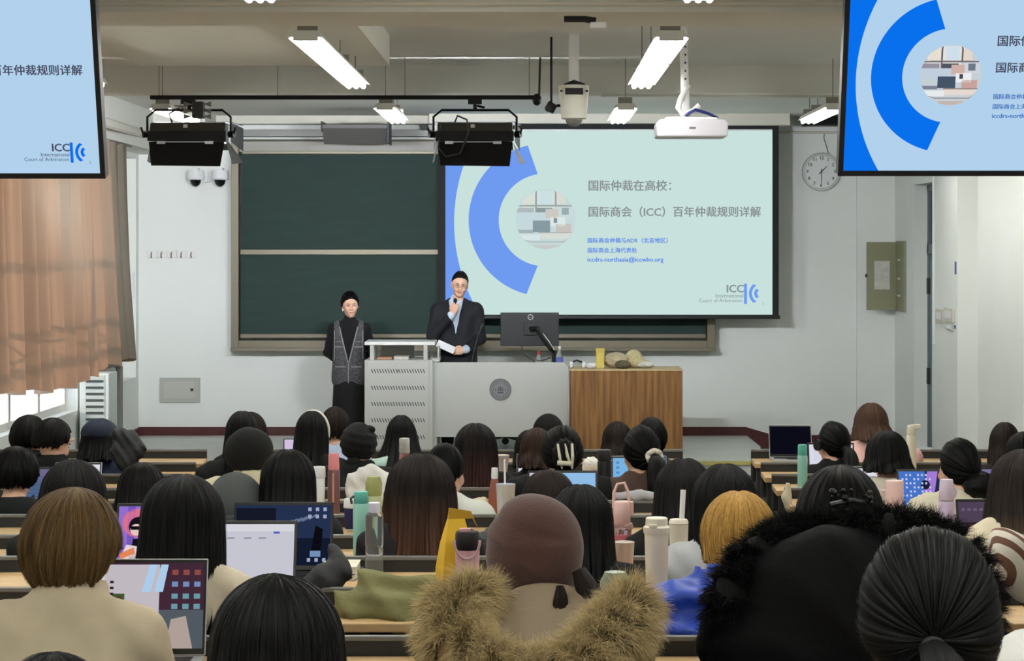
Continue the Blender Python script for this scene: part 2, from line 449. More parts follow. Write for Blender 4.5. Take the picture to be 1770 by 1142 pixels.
# ------------------------------------------------------------ luminaires (three bare tubes on a white batten)
M_tube = emit('glowing_fluorescent_tube', (255, 255, 248), TUBE_STRENGTH)
M_batten = mat('white_lamp_batten', (225, 225, 220), 0.5)
M_wire = mat('grey_suspension_rod', (96, 94, 88), 0.5)
LZ = 3.115
def luminaire(x, y0, y1, double, label, group='suspended fluorescent luminaires'):
    t = thing('fluorescent_luminaire', label, 'ceiling light', (x, y0, LZ), group=group); L = y1 - y0
    segs = [(0, L)] if not double else [(0, L / 2 - .03), (L / 2 + .03, L)]
    for a, c in segs:
        h = MB(); h.prism([(-.085, .012), (-.06, .05), (.06, .05), (.085, .012), (.07, .018), (-.07, .018)], 'xz', a, c); h.build('reflector', M_batten, t, smooth=0)
        for dx in (-.045, 0, .045):
            q = MB(); q.tube([(dx, a + .02, 0), (dx, c - .02, 0)], .0135, 8); q.build('tube', M_tube, t)
        for yy in (a + .006, c - .006): e = MB(); e.box(-.06, .06, yy - .005, yy + .005, .0, .045); e.build('end_bracket', M_batten, t, smooth=0)
    for yy in (.1, L * .62, L - .1):
        w = MB(); w.tube([(-.0, yy, .05), (-.0, yy, CEIL - LZ - .002)], .003, 5); rod = w.build('suspension_rod', M_wire, t)
        w = MB(); w.box(-.05, .05, yy - .003, yy + .003, .052, .10); w.build('hanger_plate', mat('pale_hanger_plate', (150, 146, 136), .5), rod, smooth=0)
    return t
luminaire(-1.12, 11.0, 14.15, True, 'long bright tube light hanging at upper left, beside the ceiling duct')
luminaire(.665, 11.0, 14.15, True, 'long bright tube light hanging left of the projector pole')
luminaire(-1.10, 16.5, 18.1, False, 'short tube light hanging above the chalkboard, between the two black stage lights')
luminaire(.665, 16.5, 18.1, False, 'short tube light hanging in front of the projection screen right of the dome camera')
luminaire(-2.75, 16.55, 18.1, False, 'tube light behind the left black stage light')
luminaire(2.19, 16.5, 18.1, False, 'tube light end peeking out beside the right television, below the wall loudspeaker')
luminaire(2.95, 17.65, 20.65, True, 'added long tube light brightening the right wall, hidden behind the right television')  # added lamp, out of sight, brightens the right wall
for x, w in ((-1.12, 'left'), (.665, 'right')):
    luminaire(x, 6.1, 9.22, True, 'nearer tube light whose far tip shows at the top edge, %s one' % w)
for x in (-2.75, 2.19):
    for y0 in (1.0, 6.1, 11.0): luminaire(x, y0, y0 + 3.1, True, 'tube light above the %s desk block, hidden behind the television' % ('left' if x < 0 else 'right'))
for x in (-1.12, .665): luminaire(x, 1.0, 4.1, True, 'tube light over the rear rows of the hall, %s of the middle' % ('left' if x < 0 else 'right'))

# ------------------------------------------------------------ curtain, louvred unit, left wall fittings
def curtain_mat():
    m = bpy.data.materials.new('sheer_grey_curtain'); m.use_nodes = True; nt = m.node_tree; nt.nodes.clear()
    o = nt.nodes.new('ShaderNodeOutputMaterial'); df = nt.nodes.new('ShaderNodeBsdfDiffuse'); tr = nt.nodes.new('ShaderNodeBsdfTranslucent'); mx = nt.nodes.new('ShaderNodeMixShader')
    df.inputs['Color'].default_value = s2l((132, 127, 114)); tr.inputs['Color'].default_value = s2l((200, 148, 116)); mx.inputs[0].default_value = .27
    nt.links.new(df.outputs[0], mx.inputs[1]); nt.links.new(tr.outputs[0], mx.inputs[2]); nt.links.new(mx.outputs[0], o.inputs['Surface']); return m
cur = thing('curtain', 'long grey sheer curtain with sun shining through, along the left windows', 'curtain', (0, 0, 0))
ny, nz = 340, 40; vv = []; ff = []
for i in range(ny + 1):
    u = i / ny
    for j in range(nz + 1):
        w = j / nz                                  # 0 top, 1 bottom
        y = 14.9 + (6.85 + .45 * w ** 1.5) * u
        ph = u * 2 * math.pi * 15
        amp = .055 + .04 * w
        x = -3.93 + amp * math.sin(ph + .5 * math.sin(ph * .37) + .35 * w) + .02 * math.sin(ph * 2.3 + 1)
        zb = 1.0 + .05 * math.sin(u * 9) - .03 * math.sin(ph * .5)
        vv.append((x, y, 3.09 * (1 - w) + zb * w))
for i in range(ny):
    for j in range(nz):
        a = i * (nz + 1) + j; ff.append((a, a + 1, a + nz + 2, a + nz + 1))
link(np_mesh('cloth', vv, ff, curtain_mat()), 'cloth', cur)
b = MB(); b.tube([(-3.93, 14.9, 3.095), (-3.93, 21.9, 3.095)], .016); b.build('curtain_rail', M_grey, cur)
lv = thing('louvred_unit', 'white floor unit with slatted grille under the curtain at left wall', 'air conditioner', (-4.02, 20.6, .125))
b = MB(); b.box(-.14, .13, 0, .4, 0, .84); b.build('casing', mat('white_casing', (214, 222, 220), 0.5), lv, bevel=.008, smooth=0)
b = MB(); b.box(-.09, .09, -.004, 0, .03, .82); gr = b.build('grille', mat('pale_grille', (196, 206, 204), 0.5), lv, smooth=0)
b = MB()
for k in range(13): b.box(-.08, .08, -.0075, -.004, .06 + k * .058, .082 + k * .058)
b.build('louvre_gaps', mat('dark_louvre_gap', (70, 76, 76), 0.6), gr, smooth=0)
b = MB(); b.box(XL - .13, XL - .02, 23.715, 23.74, 1.57, 1.85); tag(b.build('wall_plate', M_white, smooth=0, bevel=.004), 'white cover plate on the bright left wall beside the curtain', 'cover plate')

# ------------------------------------------------------------ front wall fittings
fy = WALL_Y
ck = thing('wall_clock', 'round white wall clock showing half past one, partly behind the right television', 'clock', PX(1419, 297, fy - .001))
b = MB(); Mx = Matrix.Rotation(math.pi / 2, 4, 'X')
b.lathe([(.204, .0), (.204, .035), (.195, .05), (.178, .05), (.174, .03)], n=48, M=Mx, cap=False); b.build('rim', mat('silver_clock_rim', (196, 198, 196), 0.3, metal=.5), ck)
b = MB(); b.lathe([(.001, .03), (.18, .03)], n=48, M=Mx, cap=False); b.build('dial', mat('clock_dial', (226, 230, 228), 0.5), ck)
M_ink = mat('dark_ink', (40, 42, 44), 0.6)
for h in range(1, 13):
    a = h * math.pi / 6; text(str(h), ck, M_ink, .145 * math.sin(a) - (.014 if h < 10 else .02), -.034, .145 * math.cos(a) - .013, .02, name='numeral', bold=.012, tall=.034)
def hand(a, L, w, z):
    q = MB(); c, s = math.cos(a), math.sin(a)
    pts = [(-w, -.03), (w, -.03), (w * .5, L), (-w * .5, L)]
    q.prism([(x * c + y * s, -x * s + y * c) for x, y in pts], 'xz', -z, -z - .003); return q
hand(math.radians(45), .085, .006, .036).build('hour_hand', M_ink, ck, smooth=0)
hand(math.pi, .125, .004, .04).build('minute_hand', M_ink, ck, smooth=0)
b = MB(); b.tube([PX(1432, 265, fy - .01), PX(1424, 238, fy - .01), PX(1425, 231, fy - .01)], .005, 5); tag(b.build('clock_cord', M_grey), 'thin cord leading up from the wall clock', 'cord')

def loudspeaker(px0, px1, py0, py1, label, sticker=True):
    a, c = PX(px0, py1, fy), PX(px1, py0, fy); w = c.x - a.x; h = c.z - a.z
    t = thing('wall_loudspeaker', label, 'loudspeaker', ((a.x + c.x) / 2, fy - .02, a.z), group='black loudspeakers on the front wall')
    q = MB(); q.box(-w / 2, w / 2, -.24, 0, 0, h); q.build('cabinet', M_black, t, bevel=.01, smooth=0)
    q = MB(); q.box(-w / 2 + .02, w / 2 - .02, -.252, -.24, .02, h - .02); q.build('grille', mat('black_grille_cloth', (12, 12, 13), .9, bump=.4, bscale=300), t, smooth=0)
    q = MB(); q.box(-.03, .03, 0, .02, h * .3, h * .7); q.build('bracket', M_dgrey, t, smooth=0)
    if sticker: q = MB(); q.box(-.0, .05, -.256, -.252, h * .42, h * .56); q.build('badge', M_cream, t, smooth=0)
loudspeaker(1385, 1460, 171, 219, 'black loudspeaker high on the front wall above the clock')
loudspeaker(352, 434, 172, 192, 'black loudspeaker high on the front wall, behind the left stage light', False)

def box_thing(name, label, cat, px0, px1, py0, py1, d, depth, m, bevel=.004):
    a, c = PX(px0, py1, d), PX(px1, py0, d)
    q = MB(); q.box(a.x, c.x, d, d + depth, a.z, c.z); return tag(q.build(name, m, smooth=0, bevel=bevel), label, cat)
box_thing('cable_trunking', 'long cream cable trunking across the front wall left of the screen case', 'trunking', 366, 752, 189, 214, 23.70, .2, M_cream)
box_thing('wall_rail', 'grey rail on the front wall above the chalkboard header', 'rail', 405, 770, 224, 236, 23.74, .16, M_grey)
# projection screen: case, black-bordered fabric with the projected slide, bottom bar
ac = thing('access_panel', 'grey metal access panel low on the front wall left of the woman', 'panel', PX(311.5, 695, fy))
b = MB(); b.box(-.213, .213, -.03, 0, 0, .26); b.build('panel_frame', mat('grey_panel_paint', (176, 178, 170), .5), ac, bevel=.004, smooth=0)
b = MB(); b.box(-.18, .165, -.038, -.03, .035, .225); b.build('panel_door', mat('grey_panel_door', (184, 186, 178), .5), ac, bevel=.004, smooth=0)
b = MB(); b.box(.115, .145, -.046, -.038, .12, .15); b.build('latch', M_dgrey, ac, smooth=0)
hk = thing('coat_hook_rail', 'white coat hook rail on the front wall left of the chalkboard', 'coat hooks', PX(295.5, 446, fy))
for k in range(5):
    x = -.2 + k * .105
    q = MB(); q.box(x - .048, x + .048, -.022, 0, 0, .085); q.build('plate', mat('white_hook_plate', (236, 235, 232), .4), hk, bevel=.006, smooth=0)
    q = MB(); q.tube([(x, -.022, .06), (x, -.05, .05), (x, -.06, .02), (x, -.05, .005), (x, -.035, .012)], .007); q.build('hook', M_grey, hk)

def dome_cam(px, label):
    t = thing('dome_camera', label, 'security camera', PX(px, 295, fy), group='white dome cameras on the front wall')
    q = MB(); q.box(-.03, .03, -.16, 0, -.02, .03); q.build('arm', M_white, t, bevel=.005, smooth=0)
    q = MB(); q.lathe([(.085, 0), (.09, -.02), (.095, -.085), (.085, -.1), (.06, -.1)], c=(0, -.12, .0), n=24); q.build('housing', M_white, t)
    q = MB(); q.sphere((0, -.12, -.1), (.06, .06, .075), 16, 10); q.build('dome', mat('black_dome', (10, 10, 12), .1), t)
dome_cam(341, 'white dome camera on the front wall under the left stage light'); dome_cam(383, 'white dome camera beside the chalkboard frame')
q = MB(); q.tube([PX(352, 316, 23.8), PX(366, 312, 23.85), PX(370, 296, 23.87)], .006); tag(q.build('camera_cable', M_white), 'white cable looping between the two dome cameras', 'cable')

# electrical cabinet with an open door near the corner
ec = thing('electrical_cabinet', 'olive electrical cabinet with open door and paper notice in the right corner', 'cabinet', (XR, 23.3, zof(536, 23.4)))
H = zof(418, 23.4) - zof(536, 23.4)
M_olive = mat('olive_grey_enamel', (140, 140, 112), .45)
b = MB(); b.box(-.03, 0, -.2, .3, -.01, H + .01); b.build('cabinet_box', M_olive, ec, bevel=.004, smooth=0)
b = MB(); b.box(-.34, -.03, .25, .27, 0, H); b.build('cabinet_door', M_olive, ec, bevel=.004, smooth=0)
b = MB(); b.box(-.26, -.1, .244, .249, H * .3, H * .72); n = b.build('paper_notice', mat('white_paper', (206, 206, 198), .8, noise=.15, nscale=20), ec, smooth=0)
b = MB(); b.tube([(-.345, .24, H * .48), (-.345, .24, H * .53)], .012); b.build('cabinet_latch', M_dgrey, ec)
for z in (.2, .45, .72): b = MB(); b.box(-.036, -.03, .0, .16, H * z, H * z + .02); b.build('label_strip', M_white, ec, smooth=0)
# switches by the door
for (px0, px1, py0, py1, lab) in ((1620, 1633, 534, 558, 'cream double switch beside the door, nearest to it'), (1634, 1650, 532, 556, 'cream socket box right of the switch'), (1637, 1648, 560, 570, 'small cream socket below the socket box')):
    dd = FPX * XR / ((px0 + px1) / 2 - VX); hw = abs(FPX * XR / (px0 - VX) - FPX * XR / (px1 - VX)) / 2
    t = thing('wall_switch', lab, 'switch', (XR, dd, zof(py1, dd)), group='switches beside the door'); hh = zof(py0, dd) - zof(py1, dd)
    q = MB(); q.box(-.02, 0, -hw, hw, 0, hh); q.build('plate', M_cream, t, bevel=.004, smooth=0)
    q = MB(); q.box(-.028, -.02, -hw * .6, hw * .6, hh * .25, hh * .75); q.build('rocker', M_white, t, bevel=.002, smooth=0)
for (px, py0, py1, lab) in ((1652, 452, 474, 'small blue notice stuck beside the door, the upper one'), (1651, 562, 568, 'tiny blue sticker below the switches')):
    dd = FPX * XR / (px - VX); q = MB(); q.box(XR - .004, XR, dd - .035, dd + .035, zof(py1, dd), zof(py0, dd)); tag(q.build('blue_notice', mat('blue_notice', (58, 84, 150), .6), smooth=0), lab, 'sticker')
# ------------------------------------------------------------ chalkboard
cb = thing('chalkboard', 'big green sliding chalkboard with aluminium frame on the front wall', 'chalkboard', (0, 23.78, 0))
X = lambda px: xof(px, 23.75)
Z = lambda py: zof(py, 23.75)
M_green = mat('green_chalkboard', (38, 60, 55), .75, noise=.12, nscale=2.5, stretch=(1, 1, 6))
b = MB(); b.box(X(400), X(413), -.06, .12, Z(605), Z(243)); b.build('frame_side', M_alu, cb, bevel=.006, smooth=0)
b = MB(); b.box(X(1222), X(1236), -.06, .12, Z(605), Z(243)); b.build('frame_side', M_alu, cb, bevel=.006, smooth=0)
b = MB(); b.box(X(413), X(1222), -.06, .12, Z(605), Z(588)); b.box(X(400), X(1236), -.12, -.06, Z(606), Z(600)); b.build('chalk_tray', M_alu, cb, bevel=.005, smooth=0)
b = MB(); b.box(X(413), X(1222), .0, .12, Z(262), Z(244)); b.build('header', mat('grey_header', (160, 158, 150), .5), cb, bevel=.004, smooth=0)
for nm, z0, z1, y in (('upper', 436, 260, .03), ('lower', 582, 436, 0)):
    q = MB(); q.box(X(415), X(1220), y, y + .02, Z(z0), Z(z1)); q.build('writing_panel', M_green, cb, smooth=0)
q = MB(); q.box(X(415), X(1220), -.025, .03, Z(440), Z(431)); q.build('panel_rail', M_alu, cb, bevel=.004, smooth=0)
q = MB(); q.box(X(415), X(1220), -.02, .02, Z(584), Z(577)); q.build('panel_rail', M_alu, cb, bevel=.004, smooth=0)
q = MB(); q.box(X(418), X(1218), -.03, .03, Z(266), Z(261)); q.build('panel_rail', M_alu, cb, bevel=.004, smooth=0)

# ------------------------------------------------------------ the slide shown on the screen and both televisions
def arc_pts(cx, cy, r, a0, a1, n=48): return [(cx + r * math.cos(a0 + (a1 - a0) * i / n), cy + r * math.sin(a0 + (a1 - a0) * i / n)) for i in range(n + 1)]
class Flat:
    """coloured flat shapes on a display: x right, z up, stacked in thin layers towards -y"""
    def __init__(s, k, dx=0, dz=0): s.b = MB(); s.k = k; s.dx = dx; s.dz = dz
    def poly(s, pts, col, layer=1): s.b.poly([(s.dx + x * s.k, -.0006 * layer, s.dz + z * s.k) for x, z in pts], s2l(col)); return s
    def rect(s, x0, z0, x1, z1, col, layer=1): return s.poly([(x0, z0), (x1, z0), (x1, z1), (x0, z1)], col, layer)
    def disc(s, x, z, r, col, layer=1, n=40, sz=1.0): return s.poly([(x + r * math.cos(2 * math.pi * i / n), z + sz * r * math.sin(2 * math.pi * i / n)) for i in range(n)], col, layer)
    def strip(s, outer, inner, col, layer=1):
        for i in range(len(outer) - 1): s.poly([outer[i], outer[i + 1], inner[i + 1], inner[i]], col, layer)
        return s
    def build(s, name, parent, strength=1.0, loc=None): return s.b.build(name, emit_attr('lit_display_%d' % int(strength * 100), strength), parent, smooth=0, loc=loc)

def slide(parent, W, bgc, blue, ink, smallblue, name, photo_mix):
    """16:9 slide with lower left corner at the parent's origin"""
    k = W / 565.0
    S = lambda px, py: ((px - 770), (543.5 - py))
    base = Flat(k); base.rect(0, 0, 565, 318, bgc, 0); root = base.build('slide', parent)
    f = Flat(k); R = 306; cx, cz = 15 + R, 159
    def ext(z): return cx - math.sqrt(R * R - (z - cz) ** 2)
    zs = [318 * i / 40 for i in range(41)]
    for a, c in zip(zs[:-1], zs[1:]): f.poly([(0, a), (ext(a), a), (ext(c), c), (0, c)], blue, 2)
    f.build('blue_edge', root)
    f = Flat(k); c = S(942, 380)
    f.strip(arc_pts(c[0], c[1], 132, math.radians(103), math.radians(256)), arc_pts(c[0], c[1], 80, math.radians(99), math.radians(261)), blue, 2); f.build('blue_arc', root)
    # round picture: hands and papers on a table
    f = Flat(k); c = S(943, 379); mx = lambda q: tuple(q[i] * photo_mix + bgc[i] * (1 - photo_mix) for i in range(3))
    f.disc(c[0], c[1], 52, mx((196, 208, 214)), 2)
    def cl(x0, z0, x1, z1, col, layer=3):
        pts = [(x0, z0), (x1, z0), (x1, z1), (x0, z1)]; out = []
        for t in range(4):
            a, b_ = pts[t], pts[(t + 1) % 4]
            for i in range(6):
                x, z = a[0] + (b_[0] - a[0]) * i / 6, a[1] + (b_[1] - a[1]) * i / 6; r = math.hypot(x, z)
                if r > 51: x, z = x * 51 / r, z * 51 / r
                out.append((c[0] + x, c[1] + z))
        f.poly(out, mx(col), layer)
    cl(-40, 12, 30, 50, (224, 226, 222)); cl(-36, 22, -22, 46, (230, 222, 206), 4); cl(20, 20, 34, 46, (228, 214, 202), 4); cl(-10, 26, 12, 50, (206, 222, 234), 4)
    cl(-18, 12, -15, 50, (110, 96, 100), 5); cl(16, 12, 19, 50, (110, 96, 100), 5); cl(-46, 22, 46, 25, (120, 110, 114), 5)
    cl(-50, -6, 4, 12, (192, 206, 222), 4); cl(-50, 12, -20, 20, (150, 146, 160), 4); cl(-22, -22, 8, -2, (70, 84, 104), 5); cl(-16, 12, 12, 20, (80, 84, 96), 5)
    cl(0, 2, 22, 18, (206, 176, 166), 6); cl(16, 4, 48, 22, (206, 212, 220), 5); cl(28, 8, 40, 20, (110, 120, 134), 6); cl(8, -12, 34, 4, (236, 238, 240), 6); cl(18, -22, 44, -8, (200, 164, 156), 6); cl(14, -6, 20, 2, (70, 70, 80), 7)
    cl(-50, -24, -22, -18, (130, 130, 150), 5); cl(-48, -36, -10, -26, (232, 234, 238), 5); cl(-10, -34, 46, -22, (228, 216, 208), 4); cl(-12, -24, 46, -22, (150, 130, 130), 6); cl(-40, -40, 46, -38, (150, 140, 146), 6); cl(-20, -52, 24, -44, (196, 180, 178), 5)
    f.build('round_picture', root)
    e1, e2, e3 = emit(name + '_ink', ink), emit(name + '_small_blue', smallblue), emit(name + '_blue', blue)
    def tx(body, px, py, w, m, bold=.0, tall=None):
        x, z = S(px, py); return text(body, root, m, x * k, -.003, z * k, w * k, bold=bold, tall=tall)
    tx('国际仲裁在高校：', 1016, 328, 142, e1, .024); tx('国际商会（ICC）百年仲裁规则详解', 1016, 373, 297, e1, .024)
    tx('国际商会仲裁与ADR（北亚地区）', 1015, 419, 138, e2, .028); tx('国际商会上海代表处', 1015, 436, 85, e2, .028); tx('iccdrs-northasia@iccwbo.org', 1015, 452, 131, e2, .028)
    tx('ICC', 1255, 505, 29, e1, .03); tx('International', 1236, 514, 48, e1, .0); tx('Court of Arbitration', 1208, 522, 75, e1, .0); tx('1', 1317, 527, 1.2, e1, tall=5 * k)
    f = Flat(k); x, z = S(1286, 525); f.rect(x, z, x + 5, z + 35, blue, 2)
    c = S(1315, 507); f.strip(arc_pts(c[0], c[1], 20.5, math.radians(128), math.radians(232), 16), arc_pts(c[0], c[1], 15.5, math.radians(118), math.radians(242), 16), blue, 2)
    f.strip(arc_pts(c[0] - 1, c[1], 10.5, math.radians(128), math.radians(232), 12), arc_pts(c[0] - 1, c[1], 5.5, math.radians(112), math.radians(248), 12), blue, 2); f.build('emblem_bars', root)
    return root

# pull-down projection screen
SD = 23.45
ps = thing('projection_screen', 'large pull-down projection screen showing a pale green slide', 'projection screen', (0, SD, 0))
a, c = PX(742, 214, SD), PX(1258, 193, SD); e = PX(1364, 214, SD)
b = MB(); b.box(a.x, e.x, -.08, .12, a.z, c.z); b.box(PX(1256, 0, SD).x, e.x, -.1, .14, a.z - .02, c.z); b.build('case', M_cream, ps, bevel=.006, smooth=0)
a, c = PX(757, 549, SD), PX(1346, 214, SD)
b = MB(); b.box(a.x, c.x, 0, .008, a.z, c.z); b.build('black_border', mat('black_screen_border', (30, 31, 33), .8), ps, smooth=0)
b = MB(); b.box(PX(752, 0, SD).x, PX(1348, 0, SD).x, -.03, .03, zof(551, SD), zof(545, SD)); b.build('bottom_bar', M_black, ps, bevel=.006, smooth=0)
o = PX(770, 543.5, SD)
sf = MB(); W = xof(1335, SD) - xof(770, SD); sf.box(0, W, -.002, .0, 0, W * 320 / 565)
sfo = sf.build('screen_fabric', mat('white_screen_fabric', (220, 228, 226), .9), ps, smooth=0, loc=(o.x, -.002, o.z))
slide(sfo, W, (200, 225, 220), (110, 154, 240), (138, 146, 148), (92, 136, 232), 'projected', .5).location = (0, -.003, 0)

# hanging televisions
def tv(label, x0, x1, zb, db, tilt, bgc):
    """x0..x1 slide area on the lower edge, zb its height, db its distance"""
    W = x1 - x0; H = W * 318 / 565
    t = thing('hanging_television', label, 'television', ((x0 + x1) / 2, db, zb), (0, 0, 0), 'televisions hanging from the ceiling')
    R = Matrix.Rotation(tilt, 4, 'X')
    b = MB(); fr = .022
    b.box(-W / 2 - fr, W / 2 + fr, .0, .06, -fr, H + fr); b.box(-W * .3, W * .3, .06, .1, H * .1, H * .9)
    cab = b.build('cabinet', M_black, t, smooth=0); cab.matrix_local = R
    b = MB()
    for (xa, xb, za, zb_) in ((-W / 2 - fr, -W / 2, -fr, H + fr), (W / 2, W / 2 + fr, -fr, H + fr), (-W / 2, W / 2, -fr, 0), (-W / 2, W / 2, H, H + fr)): b.box(xa, xb, -.012, .0, za, zb_)
    q = b.build('bezel', M_blackmetal, cab, smooth=0)
    q = slide(cab, W, bgc, (8, 112, 236), (70, 74, 96), (58, 112, 190), 'television', 1.0); q.location = (-W / 2, -.002, 0)
    top = R @ Vector((0, .09, H * .6))
    b = MB(); b.tube([top, (0, top.y + .1, top.z + .1), (0, top.y + .1, CEIL - zb)], .03, 10); b.box(-.1, .1, top.y, top.y + .2, CEIL - zb - .02, CEIL - zb); b.box(-.2, .2, top.y - .02, top.y + .02, top.z - .15, top.z + .15); b.build('ceiling_mount', M_blackmetal, t)
    b = MB(); b.box(W * .16, W * .19, -.01, .03, -fr - .02, -fr); b.build('sensor', M_black, cab, smooth=0)
    return t
tv('wide television hanging at upper right showing the blue slide', xof(1457, 9.7), xof(1457, 9.7) + 579 * 9.7 / FPX, zof(294.5, 9.7), 9.7, .30, (178, 209, 236))
x1 = xof(174, 9.7); tv('wide television hanging at upper left, only its right part showing', x1 - 579 * 9.7 / FPX, x1, zof(299, 9.7), 9.7, .30, (178, 209, 236))

STAGE_STRENGTH = 1200.0
# ------------------------------------------------------------ truss rail with stage lights
RY = 16.5
b = MB(); b.box(xof(260, RY), xof(930, RY), RY - .025, RY + .025, zof(172, RY), zof(165, RY))
rail = tag(b.build('lighting_rail', M_blackmetal, smooth=0, bevel=.004), 'long black rail under the ceiling carrying the stage lights', 'rail')
b = MB()
for px in (275, 480, 700, 915): b = MB(); b.tube([(xof(px, RY), RY, zof(165, RY)), (xof(px, RY), RY, CEIL - .002)], .004, 6); b.build('rail_hanger', mat('beige_hanger', (150, 147, 136), .6), rail)
b = MB(); b.sphere((xof(928, RY), RY, zof(172, RY)), (.035, .035, .045), 12, 8); b.tube([(xof(932, RY), RY, zof(165, RY)), (xof(934, RY), RY, zof(80, RY)), (xof(938, RY), RY, zof(58, RY)), (xof(932, RY), RY, CEIL)], .008, 6); b.build('power_cable', M_black, rail)

def stage_light(px, label, yaw, flip):
    x = xof(px, RY); zc = zof(232, RY)
    t = thing('stage_light', label, 'stage light', (x, RY, zc), group='black stage lights on the rail')
    A = MB(); w = .275
    A.prism([(-.03, .085), (.14, .085), (.14, -.05), (-.09, -.05), (-.09, .0)], 'yz', -w, w)
    body = A.build('housing', mat('grey_black_lamp_housing', (66, 64, 58), .5), t, bevel=.008, smooth=0)
    A = MB(); A.box(-w - .01, w + .01, -.10, -.09, -.055, .02); A.build('fin_panel', M_blackmetal, t, bevel=.003, smooth=0)
    A = MB(); A.box(-w + .03, w - .03, .0, .10, -.056, -.05); A.build('diffuser', mat('grey_diffuser', (90, 92, 96), .5), t, smooth=0)
    def door(p): A = MB(); A.add([Vector(q) for q in p] + [Vector(q) + Vector((0, .006, .004)) for q in p], [(0, 1, 2, 3), (7, 6, 5, 4), (0, 4, 5, 1), (1, 5, 6, 2), (2, 6, 7, 3), (3, 7, 4, 0)]); A.build('barn_door', M_blackmetal, t, smooth=0)
    door([(-w, -.095, -.062), (w, -.095, -.062), (w - .02, -.17, -.24), (-w + .03, -.17, -.235)])
    door([(w, .0, -.055), (w, .15, -.055), (w + .09, .28, -.2), (w + .05, -.05, -.22)])
    door([(-w, .15, -.055), (-w, .0, -.055), (-w - .02, -.05, -.2), (-w - .05, .28, -.2)])
    door([(w, .15, -.06), (-w, .15, -.06), (-w, .40, -.10), (w, .40, -.10)]); door([(-w - .02, .14, .095), (w + .02, .14, .095), (w + .06, .52, .092), (-w - .06, .52, .092)]); door([(w + .015, .14, .09), (w + .015, .14, -.05), (w + .05, .58, -.1), (w + .05, .58, .07)]); door([(-w - .015, .14, -.05), (-w - .015, .14, .09), (-w - .05, .58, .07), (-w - .05, .58, -.1)])  # unseen flaps and cheeks added to keep the glow off beam and desk
    A = MB(); A.box(-w + .02, w - .02, .143, .147, -.045, .06); A.build('glowing_panel', emit('stage_light_glow', (244, 248, 255), STAGE_STRENGTH), t, smooth=0)
    A = MB(); A.box(-w + .06, -w + .12, -.11, -.1, -.075, -.055); A.box(w - .14, w - .08, -.11, -.1, -.075, -.055); A.box(-w + .12, w - .14, -.104, -.1, -.064, -.058); A.build('hinge_clip', mat('pale_hinge', (190, 192, 204), .3, metal=.4), t, smooth=0)
    A = MB(); top = zof(190, RY) - zc
    A.tube([(-w - .03, .02, 0), (-w - .03, .02, top - .05), (-w + .03, .02, top), (w - .03, .02, top), (w + .03, .02, top - .05), (w + .03, .02, 0)], .009, 8); A.build('yoke', M_blackmetal, t)
    A = MB(); A.tube([(0, .02, top), (0, .02, zof(172, RY) - zc)], .016, 8); A.box(-.05, .05, -.03, .03, zof(180, RY) - zc, zof(171, RY) - zc); A.tube([(.02, 0, zof(183, RY) - zc), (.07, -.02, zof(186, RY) - zc)], .01, 6); A.build('clamp', M_black, t)
    for s in (-1, 1): A = MB(); A.tube([(s * (w + .02), .02, 0), (s * (w + .06), .0, 0)], .025, 10); A.tube([(s * (w + .055), .0, .0), (s * (w + .07), -.02, .05)], .008, 6); A.build('tilt_knob', M_black, t)
    A = MB(); px0 = -w + .03 if flip else -.12
    A.tube([(px0 + .1, -.06, .085), (px0 + .12, -.1, .13), (px0 + .19, -.12, .10), (px0 + .2, -.14, .0), (px0 + .14, -.16, -.15), (px0 + .04, -.16, -.17), (px0 - .02, -.13, -.1), (px0, -.05, .06)] if flip else [(px0, .0, .085), (px0 - .02, -.02, .15), (px0 + .05, .0, .19)], .007, 6); A.build('power_lead', M_dgrey, t)
    A = MB(); A.box(-.03, -.0, -.06, -.05, .045, .07); A.build('sticker', M_white, t, smooth=0)
stage_light(326, 'black stage light with barn doors hanging at left, above the dome cameras', 0, False)
stage_light(821, 'black stage light with looped cable, overlapping the projection screen corner', 0, True)
# receiver cluster above the left light
t = thing('wireless_receiver', 'grey receiver box with small wing antennas clamped on the black rail', 'receiver', (xof(343, RY), RY, zof(176, RY)))
A = MB(); A.box(-.04, .04, -.05, .05, -.12, .0); A.build('receiver_box', M_dgrey, t, bevel=.004, smooth=0)
A = MB()
for s in (-1, 1):
    for z in (-.02, -.07, -.11): A = MB(); A.prism([(s * .04, z), (s * .1, z - .02), (s * .1, z + .02)] if s < 0 else [(s * .04, z), (s * .1, z + .02), (s * .1, z - .02)], 'xz', -.06, -.045); A.build('antenna_wing', M_grey, t, smooth=0)
# board light, grey, on the wall
t = thing('board_light', 'dark grey board light fixed above the chalkboard', 'lamp', (xof(616, 22.6), 22.6, zof(232, 22.6)))
A = MB(); w = .325; A.prism([(-.2, .09), (.25, .11), (.25, .03), (.0, -.1), (-.2, .05)], 'yz', -w, w); A.build('hood', mat('grey_lamp_hood', (92, 90, 88), .55), t, bevel=.006, smooth=0)
A = MB(); A.box(-w - .012, -w, -.22, .25, .02, .12); A.box(w, w + .012, -.22, .25, -.1, .12); A.build('side_plate', M_dgrey, t, smooth=0)
A = MB(); A.box(-.05, .05, .25, 1.25, .05, .1); A.build('wall_arm', M_grey, t, smooth=0)
t = thing('wall_sensor', 'small black sensor above the chalkboard left of the projection screen', 'sensor', PX(733, 219, 23.6))
A = MB(); A.box(-.035, .035, -.05, .2, -.03, .03); A.build('sensor_body', M_black, t, bevel=.006, smooth=0)
A = MB(); A.lathe([(.02, .0), (.02, .02), (.012, .024)], c=(0, -.05, 0), n=14, M=Matrix.Rotation(math.pi / 2, 4, 'X')); A.build('sensor_lens', M_dgrey, t)

